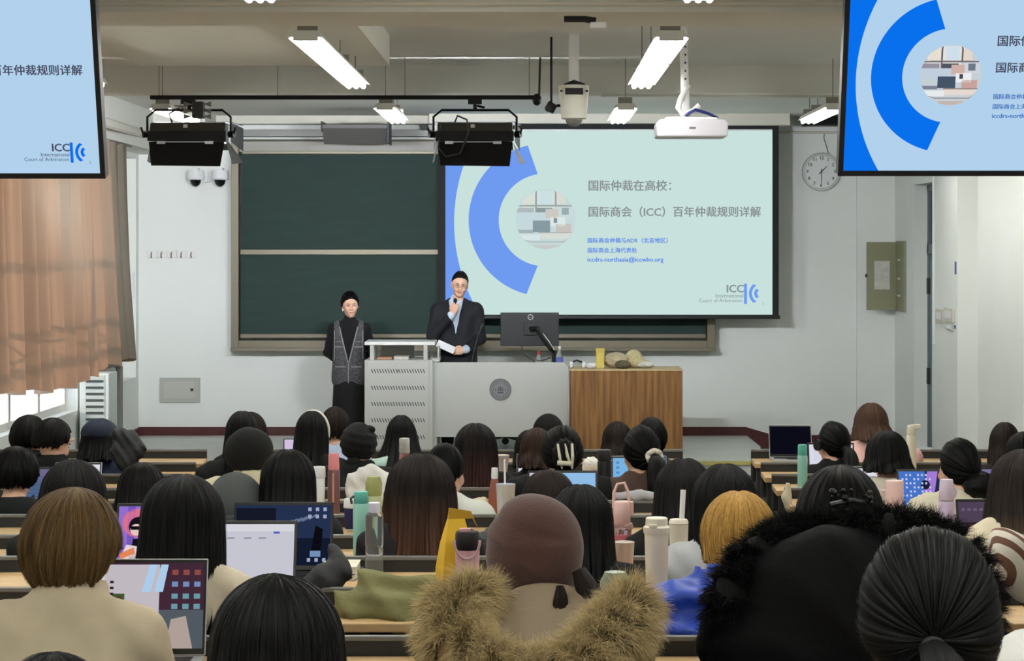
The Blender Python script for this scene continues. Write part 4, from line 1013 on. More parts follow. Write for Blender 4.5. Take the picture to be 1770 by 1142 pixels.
ROW_D = [13.9 - .85 * i for i in range(13)]
def sdist(i): return ROW_D[i] - .45
PEOPLE = []
def person(label, px, ytop, hwpx, d, hair, hmat, top, topcol, name='person', turn=0.0, pitch=0.0, roll=0.0, yaw=0.0, arms=None, wide=1.0, bulk=1.0, hatd=0.0, seed=None, pattern=None, rip=0.0, hs=None, extra=None, o=.012, lean=None, neckr=.05, zoff=0, group=None, hy=None):
    seed = seed or int(px * 3 + ytop) % 9999
    zt = zof(ytop, d); fz = floor_z(d); Hh = zt - fz - hatd - ((hair or {}).get('rz', .128) - .110)
    hfun = lambda a: .52 + .49 * math.cos(a) + .09 * math.cos(a * .6 + .12) + .068 + .122
    s = 1.0; a = .12
    if lean is not None: a = lean; s = min(max(Hh / hfun(a), .9), 1.1)
    else:
        if Hh > hfun(.12): s = min(Hh / hfun(.12), 1.09)
        else:
            for k in range(60):
                if hfun(a) <= Hh or a > .62: break
                a += .01
            if hfun(a) > Hh: s = max(Hh / hfun(a), .90)
    a = round(a / .06) * .06
    rest = Hh - s * hfun(a)                       # seat a little higher or lower
    arms = arms or {}
    J = seated_pose(a, wide, 0, arms)
    o_x = xof(px, d)
    root_loc = (o_x, d - J['Hc'][1] * s, fz + rest)
    Hc = J['Hc']; R = rotm(turn, pitch, roll)
    key = (round(a, 2), wide, str(arms), round(turn, 1), round(pitch, 1), round(roll, 1))
    if key not in SEATED:
        def body(p):
            q = torso_fn(p, J, -.014, wide, .92)
            q = smin(q, rc(p, J['N'] - J['u'] * .03, Hc + np.array([0, -.02, -.06]), .056, .05), .03)
            q = smin(q, head_fn(p, Hc, R), .02)
            for k in 'RL': q = smin(q, rc(p, J['el' + k], J['wr' + k], .038, .027), .01)
            for sx in (-1, 1):
                kn = np.array([sx * .10, .40, .50]); q = smin(q, rc(p, J['P'] + np.array([sx * .08, 0, -.03]), kn, .075, .056), .03); q = smin(q, rc(p, kn, (sx * .11, .34, .10), .052, .036), .02)
            return q
        lo = (-.36, -.20, .06); hi = (.36, max(.62, Hc[1] + .2), Hc[2] + .16)
        v, f = surf(body, lo, hi, .0145)
        for k, side in (('R', 1), ('L', -1)):
            dv = J['wr' + k] - J['el' + k]; F = frame_from(dv * np.array([1, 1, .45]), (0, 0, 1)); hv, hf = hand_geo(side, .35)
            f = np.concatenate([f, hf + len(v)]); v = np.concatenate([v, hv @ F.T + J['wr' + k]])
        me = np_mesh('person', v, f, M_skin); fixn(me)
        lg = surf(lambda p: smin(rc(p, (-.05, .0, .5), (.05, 0, .5), .118, .118), np.minimum(smin(rc(p, (.08, 0, .49), (.10, .42, .50), .085, .066), rc(p, (.10, .42, .50), (.11, .35, .07), .064, .05), .03), smin(rc(p, (-.08, 0, .49), (-.10, .42, .50), .085, .066), rc(p, (-.10, .42, .50), (-.11, .35, .07), .064, .05), .03)), .04), (-.24, -.16, .05), (.24, .52, .64), .016)
        if 'legs' not in SEATED: lm = np_mesh('trousers', lg[0], lg[1]); fixn(lm); SEATED['legs'] = lm; SEATED['shoe'] = shoe_mesh()
        SEATED[key] = me
    ob = bpy.data.objects.new(name, SEATED[key]); COL.objects.link(ob)
    ob.location = root_loc; ob.scale = (s, s, s); ob.rotation_euler = (0, 0, yaw); tag(ob, label, 'person', group)
    lm = SEATED['legs']
    lo_ = bpy.data.objects.new('trousers', lm); COL.objects.link(lo_); lo_.parent = ob
    if not lm.materials: lm.materials.append(mat('dark_trousers', (34, 36, 44), .8))
    for sx in (-1, 1):
        sh = bpy.data.objects.new('shoe', SEATED['shoe']); COL.objects.link(sh); sh.parent = ob; sh.location = (sx * .11, .36, 0.0)
    # clothing
    hood = top in ('hoodie', 'parka')
    kt = ('top', key, top, bulk, o, rip)
    if kt not in SEATED:
        def cloth(p):
            q = torso_fn(p, J, o, wide, bulk, rip)
            N = J['N']; u = J['u']
            if top in ('turtleneck',): q = smin(q, rc(p, N, N + u * .05 + [0, .01, .02], .066, .06), .02)
            elif top in ('jacket', 'parka', 'coat', 'blazer'):
                c = N + u * .035 + np.array([0, .015, 0]); w = p - c.astype(np.float32); hh = w @ u.astype(np.float32); rr_ = np.linalg.norm(w - hh[:, None] * u.astype(np.float32), axis=-1)
                col = np.maximum(np.abs(rr_ - .078) - .014, np.abs(hh) - .045); q = smin(q, col, .02)
            if hood:
                c = N + np.array([0, -.075, -.01]); q = smin(q, ell(p, c, (.15, .07, .075)), .05); q = smax(q, -ell(p, N + np.array([0, .02, .09]), (.085, .10, .09)), .03)
            if top not in ('turtleneck',): q = smax(q, -rc(p, N + u * .035, Hc, .058, .09), .012)
            return smax(q, -(p[:, 2] - (J['P'][2] - .10)), .01)
        hi = (.40, max(.56, J['wrR'][1] + .12, J['wrL'][1] + .12), max(J['N'][2] + .17, J['wrR'][2] + .1, J['wrL'][2] + .1))
        v, f = surf(cloth, (-.40, -.24, .36), hi, .0135)
        tm = np_mesh(top, v, f); fixn(tm); SEATED[kt] = tm
    tm = SEATED[kt]
    m = pattern or mat('cloth_%d_%d_%d' % tuple(topcol), topcol, .85, spec=.2, noise=.08, nscale=14, bump=.10, bscale=220)
    if tm.materials: tm = tm.copy()
    tm.materials.clear(); tm.materials.append(m)
    names = dict(turtleneck='turtleneck', jacket='jacket', parka='parka', coat='coat', blazer='blazer', hoodie='hoodie', sweater='sweater', shirt='shirt', puffer='puffer_jacket')
    to = bpy.data.objects.new(names.get(top, top), tm); COL.objects.link(to); to.parent = ob
    # hair
    Rm = Matrix(R.tolist())
    hw = hwpx * d / FPX / s
    dd = Rm.transposed() @ Vector((0, -math.sin(a) * .92, -1.0)).normalized()
    if hair:
        V, F, U = hair_full(hair, hw, seed, tuple(dd), int(400 + hwpx * 26))
        V = V @ R.T + Hc
        hm = np_mesh('hair', V, F, hmat, U)
        ho = bpy.data.objects.new('hair', hm); COL.objects.link(ho); ho.parent = ob
    face_parts(ob, Hc, R, 1.0, lip=False) if d < 0 else simple_eyes(ob, Hc, R)
    rec = dict(ob=ob, J=J, Hc=Hc, R=R, s=s, a=a, hw=hw, dd=dd, seed=seed, hmat=hmat)
    rec['T'] = lambda v: Vector(Hc) + Rm @ Vector(v)
    if extra: extra(rec)
    PEOPLE.append(rec)
    return rec

def fixn(me):
    """surface-net shells come out with one winding; make it outward"""
    n = len(me.polygons); co = np.empty(len(me.vertices) * 3, dtype=np.float32); me.vertices.foreach_get('co', co); co = co.reshape(-1, 3)
    c = np.empty(n * 3, dtype=np.float32); nn = np.empty(n * 3, dtype=np.float32)
    me.polygons.foreach_get('center', c); me.polygons.foreach_get('normal', nn)
    ar = np.empty(n, dtype=np.float32); me.polygons.foreach_get('area', ar)
    if float(((c.reshape(-1, 3) * nn.reshape(-1, 3)).sum(axis=1) * ar).sum()) < 0: me.flip_normals()
def shoe_mesh():
    v, f = surf(lambda p: smax(smin(rc(p, (0, -.04, .045), (0, .11, .03), .042, .036), rc(p, (0, -.03, .05), (0, -.03, .11), .04, .042), .03), -(p[:, 2] - .0), .006), (-.06, -.1, -.01), (.06, .17, .13), .01)
    me = np_mesh('shoe', v, f, mat('dark_shoe', (28, 28, 30), .5)); fixn(me); return me
EYES = {}
def simple_eyes(ob, Hc, R):
    if 'e' not in EYES:
        b = MB()
        for sx in (-1, 1): b.sphere((sx * .030, .084, -.008), (.013, .009, .0065), 10, 6)
        b2 = MB()
        for sx in (-1, 1): b2.tube([(sx * .015, .096, .012), (sx * .03, .095, .017), (sx * .046, .084, .012)], .003, 5)
        e = b.build('eyes', mat('dark_eye', (40, 32, 30), .2)); br = b2.build('eyebrows', mat('dark_brow', (26, 22, 22), .7)); EYES['e'] = (e.data, br.data)
        bpy.data.objects.remove(e); bpy.data.objects.remove(br)
    for nm, me in zip(('eyes', 'eyebrows'), EYES['e']):
        o = bpy.data.objects.new(nm, me); COL.objects.link(o); o.parent = ob; o.location = Hc; o.rotation_euler = Matrix(R.tolist()).to_euler()

# hair and hat extras
def add_part(rec, name, V, F, m, U=None, parent=None):
    me = np_mesh(name, V, F, m, U); o = bpy.data.objects.new(name, me); COL.objects.link(o); o.parent = parent or rec['ob']; return o
def ponytail(at=(0, -.115, -.02), L=.3, r=.035, m=None, tie=(20, 18, 20), dirs=None, tie_r=.02, sx=1.0):
    def f(rec):
        T = rec['T']; dv = Vector((0, -math.sin(rec['a']) * .9 - .12, -1)); R = Matrix(rec['R'].tolist())
        d0 = R @ Vector((0, -1, -.15)) if not dirs else R @ Vector(dirs[0])
        V, F, U = tail_geo(T(at), (d0, dv if not dirs else R @ Vector(dirs[1])), L, r, rec['seed'] + 5, sx=sx); add_part(rec, 'ponytail', V, F, m or rec['hmat'], U)
        b = MB(); b.lathe([(tie_r * .8, -.008), (tie_r * 1.1, -.006), (tie_r * 1.2, 0), (tie_r * 1.1, .006), (tie_r * .8, .008)], c=T((at[0], at[1] - .004, at[2])), n=20, M=Vector(d0).to_track_quat('Z', 'Y').to_matrix().to_4x4()); b.build('hair_tie', mat('hair_tie_%d' % tie[0], tie, .7), rec['ob'])
    return f
def bun(at, r, m=None):
    def f(rec):
        b = MB(); Rm = Matrix(rec['R'].tolist()).to_4x4(); b.sphere(rec['T'](at), r, 28, 18, M=Rm, fn=lambda d: 1 + .05 * math.sin(9 * math.atan2(d.x, d.z) + 5 * d.y) + .03 * math.sin(23 * d.x + 11 * d.z)); b.build('hair_bun', m or rec['hmat'], rec['ob'], smooth=180)
    return f
def hat(name, c, r, m, fn=None, tilt=(0, 0, 0), n=48, k=30):
    def f(rec):
        b = MB(); Rm = Matrix(rec['R'].tolist()) @ Euler(tilt).to_matrix(); b.sphere(rec['T'](c), r, n, k, M=Rm.to_4x4(), fn=fn); return b.build(name, m, rec['ob'], smooth=180)
    return f
def many(*fs):
    def f(rec):
        for g in fs: g(rec)
    return f
# ------------------------------------------------------------ desk rows
M_dtop = wood_mat('beech_desk_top', (196, 166, 122), (178, 146, 102), (1.2, 9, 9))
M_panel = mat('charcoal_desk_panel', (40, 40, 39), .6, noise=.1, nscale=4); M_rail = mat('grey_rail_edge', (112, 112, 110), .45, metal=.2)
M_seat = wood_mat('beech_seat', (176, 142, 98), (156, 122, 80), (1.2, 9, 9))
RAILV = [346, 368, 388, 412, 434, 458, 493, 530, 584, 667]
def rail_z(i):
    if i < 10: return CAM_Z - RAILV[i] * ROW_D[i] / FPX
    return floor_z(ROW_D[i]) + .845
def desk_z(i): return rail_z(i) - .055
def lx(d): return -2.0 + .07 * (13.6 - d)          # aisle side end of the left block
def rx_(d): return 1.32 - .03 * (13.6 - d)          # aisle side end of the right block
ORD = ['front', 'second', 'third', 'fourth', 'fifth', 'sixth', 'seventh', 'eighth', 'ninth', 'tenth', 'eleventh', 'twelfth', 'thirteenth']
def desk(i, block):
    d = ROW_D[i]; zr = rail_z(i); zt = desk_z(i); fz = floor_z(d)
    def ends(y):
        if block == 'left': return -3.95, lx(y)
        if block == 'right': return rx_(y) + (0 if i < 9 else .75), 3.35
        return lx(y) + .24, rx_(y) + (-.42 if i < 9 else .30)
    a, c = ends(d)
    t = thing('desk_row', 'long beech desk with charcoal panel, %s row of the %s block' % (ORD[i], {'left': 'left window-side', 'right': 'right door-side', 'center': 'middle'}[block]), 'desk', ((a + c) / 2, d, fz), group='fixed desk rows')
    ox = (a + c) / 2; z0 = zt - fz; zr0 = zr - fz
    f0, f1 = ends(d - .02); n0, n1 = ends(d - .36)
    b = MB(); b.prism([(n0 - ox, -.36), (n1 - ox, -.36), (f1 - ox, -.02), (f0 - ox, -.02)], 'xy', z0 - .028, z0); b.build('desktop', M_dtop, t, bevel=.004, smooth=0)
    b = MB(); b.box(a - ox, c - ox, -.018, .0, .16, zr0 - .014); b.build('front_panel', M_panel, t, smooth=0)
    b = MB(); b.box(a - ox, c - ox, -.022, .005, zr0 - .014, zr0); b.build('rail_edge', M_rail, t, smooth=0, bevel=.003)
    b = MB(); b.box(n0 - ox + .06, n1 - ox - .06, -.33, -.03, z0 - .16, z0 - .145); b.build('book_tray', M_panel, t, smooth=0)
    k = max(2, int(round((c - a) / 1.25)) + 1)
    for j in range(k):
        x0, x1 = ends(d - .2); x = x0 + .03 + (x1 - x0 - .06) * j / (k - 1) - ox
        b = MB(); b.box(x - .02, x + .02, -.34, -.30, 0.003 * 0 + max(0, floor_z(d - .32) - fz), z0 - .028); b.box(x - .02, x + .02, -.06, -.02, 0, z0 - .028); b.box(x - .02, x + .02, -.31, -.05, .10, .13); b.box(x - .018, x + .018, -.31, -.05, z0 - .17, z0 - .14); b.build('leg', M_panel, t, smooth=0)
    b = MB(); b.box(a - ox + .1, c - ox - .1, .05, .40, .40, .425); b.build('bench_seat', M_seat, t, smooth=0, bevel=.006)
    b = MB()
    for j in range(k): x = a + .25 + (c - a - .5) * j / (k - 1) - ox; b.box(x - .015, x + .015, .0, .3, .34, .40)
    b.build('seat_bracket', M_panel, t, smooth=0)
    return t
for i in range(13):
    for blk in ('left', 'center', 'right'):
        if i > 11 and blk != 'center': continue
        desk(i, blk)
# ------------------------------------------------------------ lectern, teacher desk, wooden podium
M_lw = mat('pale_grey_laminate', (186, 188, 183), .5, noise=.03, nscale=3)
LD = 21.6
lt = thing('lectern', 'pale grey multimedia lectern with slotted front and raised reading top', 'lectern', (xof(689, LD), LD, pz))
K = LD / FPX; w = 59 * K; hb = zof(622, LD) - pz
b = MB(); b.box(-w, w, .0, .62, .0, hb); b.build('body', M_lw, lt, bevel=.006, smooth=0)
b = MB(); b.box(-w + .035, w - .035, -.012, 0, .02, hb - .015); b.build('front_door', M_lw, lt, bevel=.003, smooth=0)
M_slot = mat('dark_slot', (40, 41, 42), .8)
for py in (641, 670, 698, 726, 755):
    q = MB(); zc = zof(py, LD) - pz
    for k in range(20):
        x = -w + .075 + k * (2 * w - .16) / 19
        q.add([(x - .012, -.0128, zc + .019), (x - .004, -.0128, zc + .019), (x + .013, -.0128, zc - .019), (x + .005, -.0128, zc - .019)], [(0, 3, 2, 1)])
    q.build('vent_slots', M_slot, lt, smooth=0)
b = MB(); b.lathe([(.012, 0), (.012, .006)], c=(0, -.012, hb - .1), n=16, M=Matrix.Rotation(math.pi / 2, 4, 'X')); b.build('lock', M_grey, lt)
ht = zof(590, LD) - pz
b = MB(); b.prism([(.0, ht - .035), (.5, ht - .03), (.5, ht), (.0, ht - .003)], 'yz', -w - .0, w + .02); b.build('reading_top', mat('white_laminate', (226, 227, 224), .45), lt, bevel=.004, smooth=0)
for x in (-w + .07, w - .07):
    for y in (.04, .46): b = MB(); b.box(x - .02, x + .02, y - .02, y + .02, hb, ht - .032); b.build('post', M_lw, lt, smooth=0, bevel=.003)
b = MB(); b.box(w - .02, w + .06, .1, .6, hb - .02, hb + .015); b.box(w + .04, w + .055, .1, .6, hb, ht - .06); b.build('side_wing', M_lw, lt, smooth=0)
b = MB(); b.box(-.2, .12, .48, .6, hb + .005, ht - .05); b.build('inner_panel', mat('grey_inner', (168, 168, 164), .6), lt, smooth=0)
b = MB(); b.box(-.21, -.07, .08, .3, hb + .001, hb + .022); tag(b.build('folder', mat('tan_folder', (176, 132, 100), .7), smooth=0, loc=lt.location), 'tan folder lying inside the lectern under its raised top', 'folder')
b = MB(); b.box(-.05, .09, .06, .3, hb + .001, hb + .03); tag(b.build('paper_stack', mat('white_paper', (206, 206, 198), .8), smooth=0, loc=lt.location), 'white paper stack lying inside the lectern', 'paper')

td = thing('teacher_desk', 'pale grey teacher desk with round emblem on its front panel', 'desk', (xof(865, 21.7), 21.7, pz))
K = 21.7 / FPX; w = 117 * K; hb = zof(626, 21.7) - pz; zb = zof(755, 21.7) - pz
pts = [(-w, zb), (w - .03, zb), (w, zb + .03), (w, hb - .04), (w - .04, hb), (-w, hb)]
b = MB(); b.prism(pts, 'xz', 0, .03); b.build('front_panel', M_lw, td, bevel=.003, smooth=0)
b = MB(); b.box(-w, w, .03, .7, hb - .16, hb - .13); b.build('desktop', M_lw, td, smooth=0)
for x in (-w + .0, w - .04): b = MB(); b.box(x, x + .04, .03, .68, 0, hb - .16); b.build('side_panel', M_lw, td, smooth=0)
em = MB(); em.lathe([(.001, .006), (.104, .006), (.105, 0)], c=(0, 0, zof(673, 21.7) - pz), n=48, M=Matrix.Rotation(math.pi / 2, 4, 'X')); e = em.build('emblem', mat('grey_emblem', (132, 132, 136), .6), td)
M_em = mat('dark_emblem_ink', (78, 78, 84), .6); zc = zof(673, 21.7) - pz
q = MB()
def ring(mb, r0, r1, n=48):
    for i in range(n):
        a, c = 2 * math.pi * i / n, 2 * math.pi * (i + 1) / n
        mb.add([(r0 * math.cos(a), -.0075, zc + r0 * math.sin(a)), (r0 * math.cos(c), -.0075, zc + r0 * math.sin(c)), (r1 * math.cos(c), -.0075, zc + r1 * math.sin(c)), (r1 * math.cos(a), -.0075, zc + r1 * math.sin(a))], [(0, 1, 2, 3)])
ring(q, .098, .104); ring(q, .064, .067)
for x0, x1, z0, z1 in ((-.028, .028, -.036, -.022), (-.026, .026, -.014, -.008), (-.026, -.018, -.014, .016), (.018, .026, -.014, .016), (-.005, .005, -.012, .014), (-.026, .026, .004, .01), (-.016, .016, .016, .022), (-.004, .004, .022, .034), (-.05, -.043, -.008, .008), (.043, .05, -.008, .008)): q.box(x0, x1, -.0078, -.006, zc + z0, zc + z1)
for i in range(40):
    a = 2 * math.pi * i / 40; r = .082; M = Matrix.Translation((r * math.cos(a), 0, zc + r * math.sin(a))) @ Matrix.Rotation(-a, 4, 'Y'); hgt = .004 + .006 * ((i * 7) % 5) / 5
    q.box(-hgt, hgt, -.0078, -.006, -.003, .002, M=M)
q.build('emblem_relief', M_em, e, smooth=0)
# wooden podium
M_wood = wood_mat('walnut_veneer', (150, 108, 60), (112, 76, 40)); M_pale = wood_mat('pale_beech_edge', (206, 184, 140), (190, 166, 122))
wp = thing('wooden_podium', 'tall brown wood podium with pale edge, right of the teacher desk', 'podium', (xof(1083, 21.55), 21.55, pz))
K = 21.55 / FPX; w = 97 * K; hb = zof(638, 21.55) - pz
b = MB(); b.box(-w, w, 0, .02, 0, hb - .012); b.build('front_panel', M_wood, wp, bevel=.006, smooth=0)
b = MB(); b.prism([(-w - .006, hb - .014), (w + .006, hb - .014), (w + .006, hb - .006), (w, hb), (-w, hb), (-w - .006, hb - .006)], 'xz', -.004, .6); b.build('top_board', M_pale, wp, smooth=0)
for x in (-w, w - .02): b = MB(); b.box(x, x + .02, .02, .58, 0, hb - .014); b.build('side_panel', M_wood, wp, smooth=0)
topz = pz + hb
# things standing on the podium
def P_on(px): return xof(px, 21.8)
t = thing('yellow_folder', 'yellow box file standing on the wooden podium', 'folder', (P_on(1037), 21.75, topz)); b = MB(); b.box(-.04, .04, -.04, .04, 0, .19); b.build('sleeve', mat('yellow_card', (204, 188, 96), .6), t, bevel=.006, smooth=0)
b = MB(); b.prism([(-.042, .15), (.042, .15), (.042, .194), (-.042, .194)], 'xz', -.043, -.04); b.build('flap', mat('yellow_card_flap', (190, 172, 84), .6), t, smooth=0)
t = thing('plush_hat', 'fuzzy cream plush hat on the wooden podium', 'hat', (P_on(1096), 21.85, topz))
v, f = surf(lambda p: smin(ell(p, (0, 0, .09), (.085, .085, .085)), ell(p, (.06, 0, .04), (.1, .07, .04)), .05) + .004 * np.sin(p[:, 0] * 160) * np.sin(p[:, 2] * 150) * np.sin(p[:, 1] * 140), (-.12, -.12, -.01), (.19, .12, .2), .012); me = np_mesh('plush', v, f, mat('cream_plush', (206, 194, 150), .95, noise=.2, nscale=40, bump=.6, bscale=120)); fixn(me); link(me, 'plush', t)
def crumple(name, label, cat, c, r, m, seed, amp=.25, group=None, n=36, k=24):
    rr = np.random.RandomState(seed); ks = rr.uniform(2.0, 7.0, (7, 3)); phs = rr.uniform(0, 6.28, 7)
    t = MB(); t.sphere((0, 0, r[2]), r, n, k, fn=lambda d: 1 + amp * sum(abs(math.sin(ks[i][0] * d.x + ks[i][1] * d.y + ks[i][2] * d.z + phs[i])) - .6 for i in range(7)) / 3.5)
    o = t.build(name, m, loc=c, smooth=180); return tag(o, label, cat, group)
crumple('canvas_bag', 'beige canvas bag slumped between the yellow file and the plush hat', 'bag', (P_on(1064), 21.8, topz), (.12, .12, .075), mat('beige_canvas', (190, 178, 148), .9, noise=.2), 3)
crumple('scarf', 'dark olive scarf in front of the plush hat', 'scarf', (P_on(1076), 21.66, topz), (.075, .06, .04), mat('olive_scarf', (104, 96, 76), .9, noise=.3), 8)
crumple('plastic_bag', 'translucent white plastic bag lying right of the plush hat', 'bag', (P_on(1116), 21.8, topz), (.08, .09, .03), mat('white_film', (216, 216, 208), .4), 12)
t = thing('headphones', 'black and white headphones lying on the wooden podium', 'headphones', (P_on(1000), 21.75, topz))
b = MB(); b.tube([(-.07, 0, .03), (-.06, 0, .06), (-.02, 0, .075), (.03, 0, .06), (.05, 0, .03)], .009, 8); b.build('headband', M_black, t)
for x in (-.07, .05): b = MB(); b.lathe([(.03, -.016), (.034, 0), (.03, .016)], c=(x, 0, .034), n=18, M=Matrix.Rotation(math.pi / 2, 4, 'Y')); b.build('ear_cup', M_white, t)
crumple('white_cable_bundle', 'white cable bundle beside the headphones on the podium', 'cable', (P_on(1022), 21.72, topz), (.05, .05, .025), M_white, 15, .4)

# monitor on an arm
MD = 22.05
t = thing('monitor', 'black monitor seen from behind, on a swing arm over the teacher desk', 'monitor', (xof(915.5, MD), MD, pz + zof(626, 21.7) - pz - .13))
zz = lambda py: zof(py, MD) - t.location.z; xx = lambda px: xof(px, MD) - t.location.x
b = MB(); b.box(xx(865), xx(966), .0, .03, zz(598), zz(540)); b.build('back_cover', mat('black_monitor_back', (30, 30, 33), .5), t, bevel=.006, smooth=0)
b = MB(); b.box(xx(867), xx(964), .03, .034, zz(596), zz(542)); b.build('screen', emit('dim_monitor_screen', (60, 70, 90), .6), t, smooth=0)
b = MB(); b.box(xx(905), xx(928), -.02, .0, zz(579), zz(557)); b.build('mount_plate', M_black, t, bevel=.003, smooth=0)
q = MB(); zc = 0
for i in range(32):
    a, c = 2 * math.pi * i / 32, 2 * math.pi * (i + 1) / 32; P_ = lambda r, an: (xx(917) + r * math.cos(an), -.0012, zz(548) + r * math.sin(an)); q.add([P_(.021, a), P_(.021, c), P_(.028, c), P_(.028, a)], [(0, 1, 2, 3)])
lg_ = q.build('logo_ring', mat('silver_logo', (190, 192, 194), .4), t, smooth=0); text('DELL', t, MATS['silver_logo'], xx(917) - .017, -.0012, zz(548) - .007, .034, name='logo_lettering', bold=.02)
b = MB(); b.tube([(xx(917), -.03, zz(568)), (xx(928), -.08, zz(566)), (xx(952), -.06, zz(602))], .026, 10); b.tube([(xx(952), -.06, zz(602)), (xx(957), -.0, zz(608)), (xx(957), -.0, .0)], .022, 10); b.build('swing_arm', M_black, t)
b = MB(); b.lathe([(.05, 0), (.05, .02), (.03, .03)], c=(xx(957), 0, 0), n=20); b.build('arm_foot', M_black, t)
b = MB(); b.tube([(xx(902), -.01, zz(597)), (xx(906), -.02, zz(612)), (xx(925), -.03, zz(625)), (xx(938), -.03, zz(622)), (xx(952), -.02, zz(618))], .006, 6); b.build('cable', M_black, t)
b = MB(); b.tube([(xx(935), -.08, zz(571)), (xx(948), -.1, zz(588)), (xx(958), -.07, zz(604))], .004, 6); b.build('white_cable', M_white, t)
dtz = t.location.z
def bottle_at(label, name, x, y, z, prof, parts, group=None, cat='bottle'):
    t = thing(name, label, cat, (x, y, z), group=group)
    for nm, pr, m in parts: q = MB(); q.lathe(pr, n=28); q.build(nm, m, t)
    return t
M_clear = mat('clear_plastic', (238, 244, 246), .06, trans=.92)
bottle_at('clear water bottle with red cap on the teacher desk left of the monitor arm', 'water_bottle', xof(931, MD), MD - .12, dtz, None, [('body', [(.001, .0), (.03, 0), (.033, .02), (.033, .13), (.014, .18), (.013, .2)], M_clear), ('cap', [(.015, .195), (.016, .2), (.016, .225), (.001, .227)], mat('red_cap', (190, 60, 56), .5))])
bottle_at('water bottle with blue label on the teacher desk right of the monitor arm', 'water_bottle', xof(967, MD), MD - .14, dtz, None, [('body', [(.001, .0), (.033, 0), (.035, .02), (.035, .17), (.014, .23), (.013, .25)], M_clear), ('paper_label', [(.0355, .08), (.0358, .085), (.0358, .16), (.0355, .165)], mat('blue_label', (92, 100, 178), .5)), ('cap', [(.015, .245), (.016, .25), (.016, .275), (.001, .277)], M_white)])
# gooseneck microphone
t = thing('gooseneck_microphone', 'thin black gooseneck microphone on the teacher desk before the man', 'microphone', (xof(814, MD), MD - .2, dtz))
b = MB(); b.lathe([(.04, 0), (.04, .015), (.015, .025)], n=18); b.build('base', M_black, t)
zz = lambda py: zof(py, MD - .2) - dtz; xx = lambda px: xof(px, MD - .2) - t.location.x
b = MB(); b.tube([(0, 0, .02), (xx(818), 0, zz(612)), (xx(826), 0, zz(580)), (xx(832), 0, zz(566))], .005, 6); b.build('gooseneck', M_dgrey, t)
b = MB(); b.tube([(xx(831), 0, zz(567)), (xx(835), 0, zz(559))], .012, 10); b.build('capsule', M_dgrey, t)
# office chair behind the desk, its star base showing below the panel
t = thing('office_chair', 'black office chair behind the teacher desk, star base showing below the panel', 'chair', (xof(872, 22.4), 22.5, pz))
b = MB()
for k in range(5):
    a = 2 * math.pi * k / 5 + .3; b.tube([(0, 0, .13), (.3 * math.cos(a), .3 * math.sin(a), .09)], [.035, .02], 8)
b.build('star_base', M_black, t)
for k in range(5):
    a = 2 * math.pi * k / 5 + .3; q = MB(); q.lathe([(.015, -.02), (.035, -.02), (.035, .02), (.015, .02)], c=(.3 * math.cos(a), .3 * math.sin(a), .035), n=14, M=Matrix.Rotation(math.pi / 2, 4, 'X')); q.build('caster', M_black, t)
b = MB(); b.lathe([(.03, .13), (.028, .42)], n=14); b.build('gas_column', M_black, t)
b = MB(); b.box(-.24, .24, -.24, .22, .42, .50); b.build('seat', mat('black_fabric', (26, 26, 28), .9), t, bevel=.03, smooth=0)
b = MB(); b.box(-.2, .2, .2, .26, .5, .72); b.build('backrest', MATS['black_fabric'], t, bevel=.025, smooth=0)

# ------------------------------------------------------------ the two speakers
def speaker(label, px, ytop, d, male, hairstyle, hmat, roll, turn, pitch, joints, sh_w, hh):
    """standing figure; origin between the feet on the platform"""
    zt = zof(ytop, d); H = zt - pz; sc = H / hh
    return xof(px, d), sc

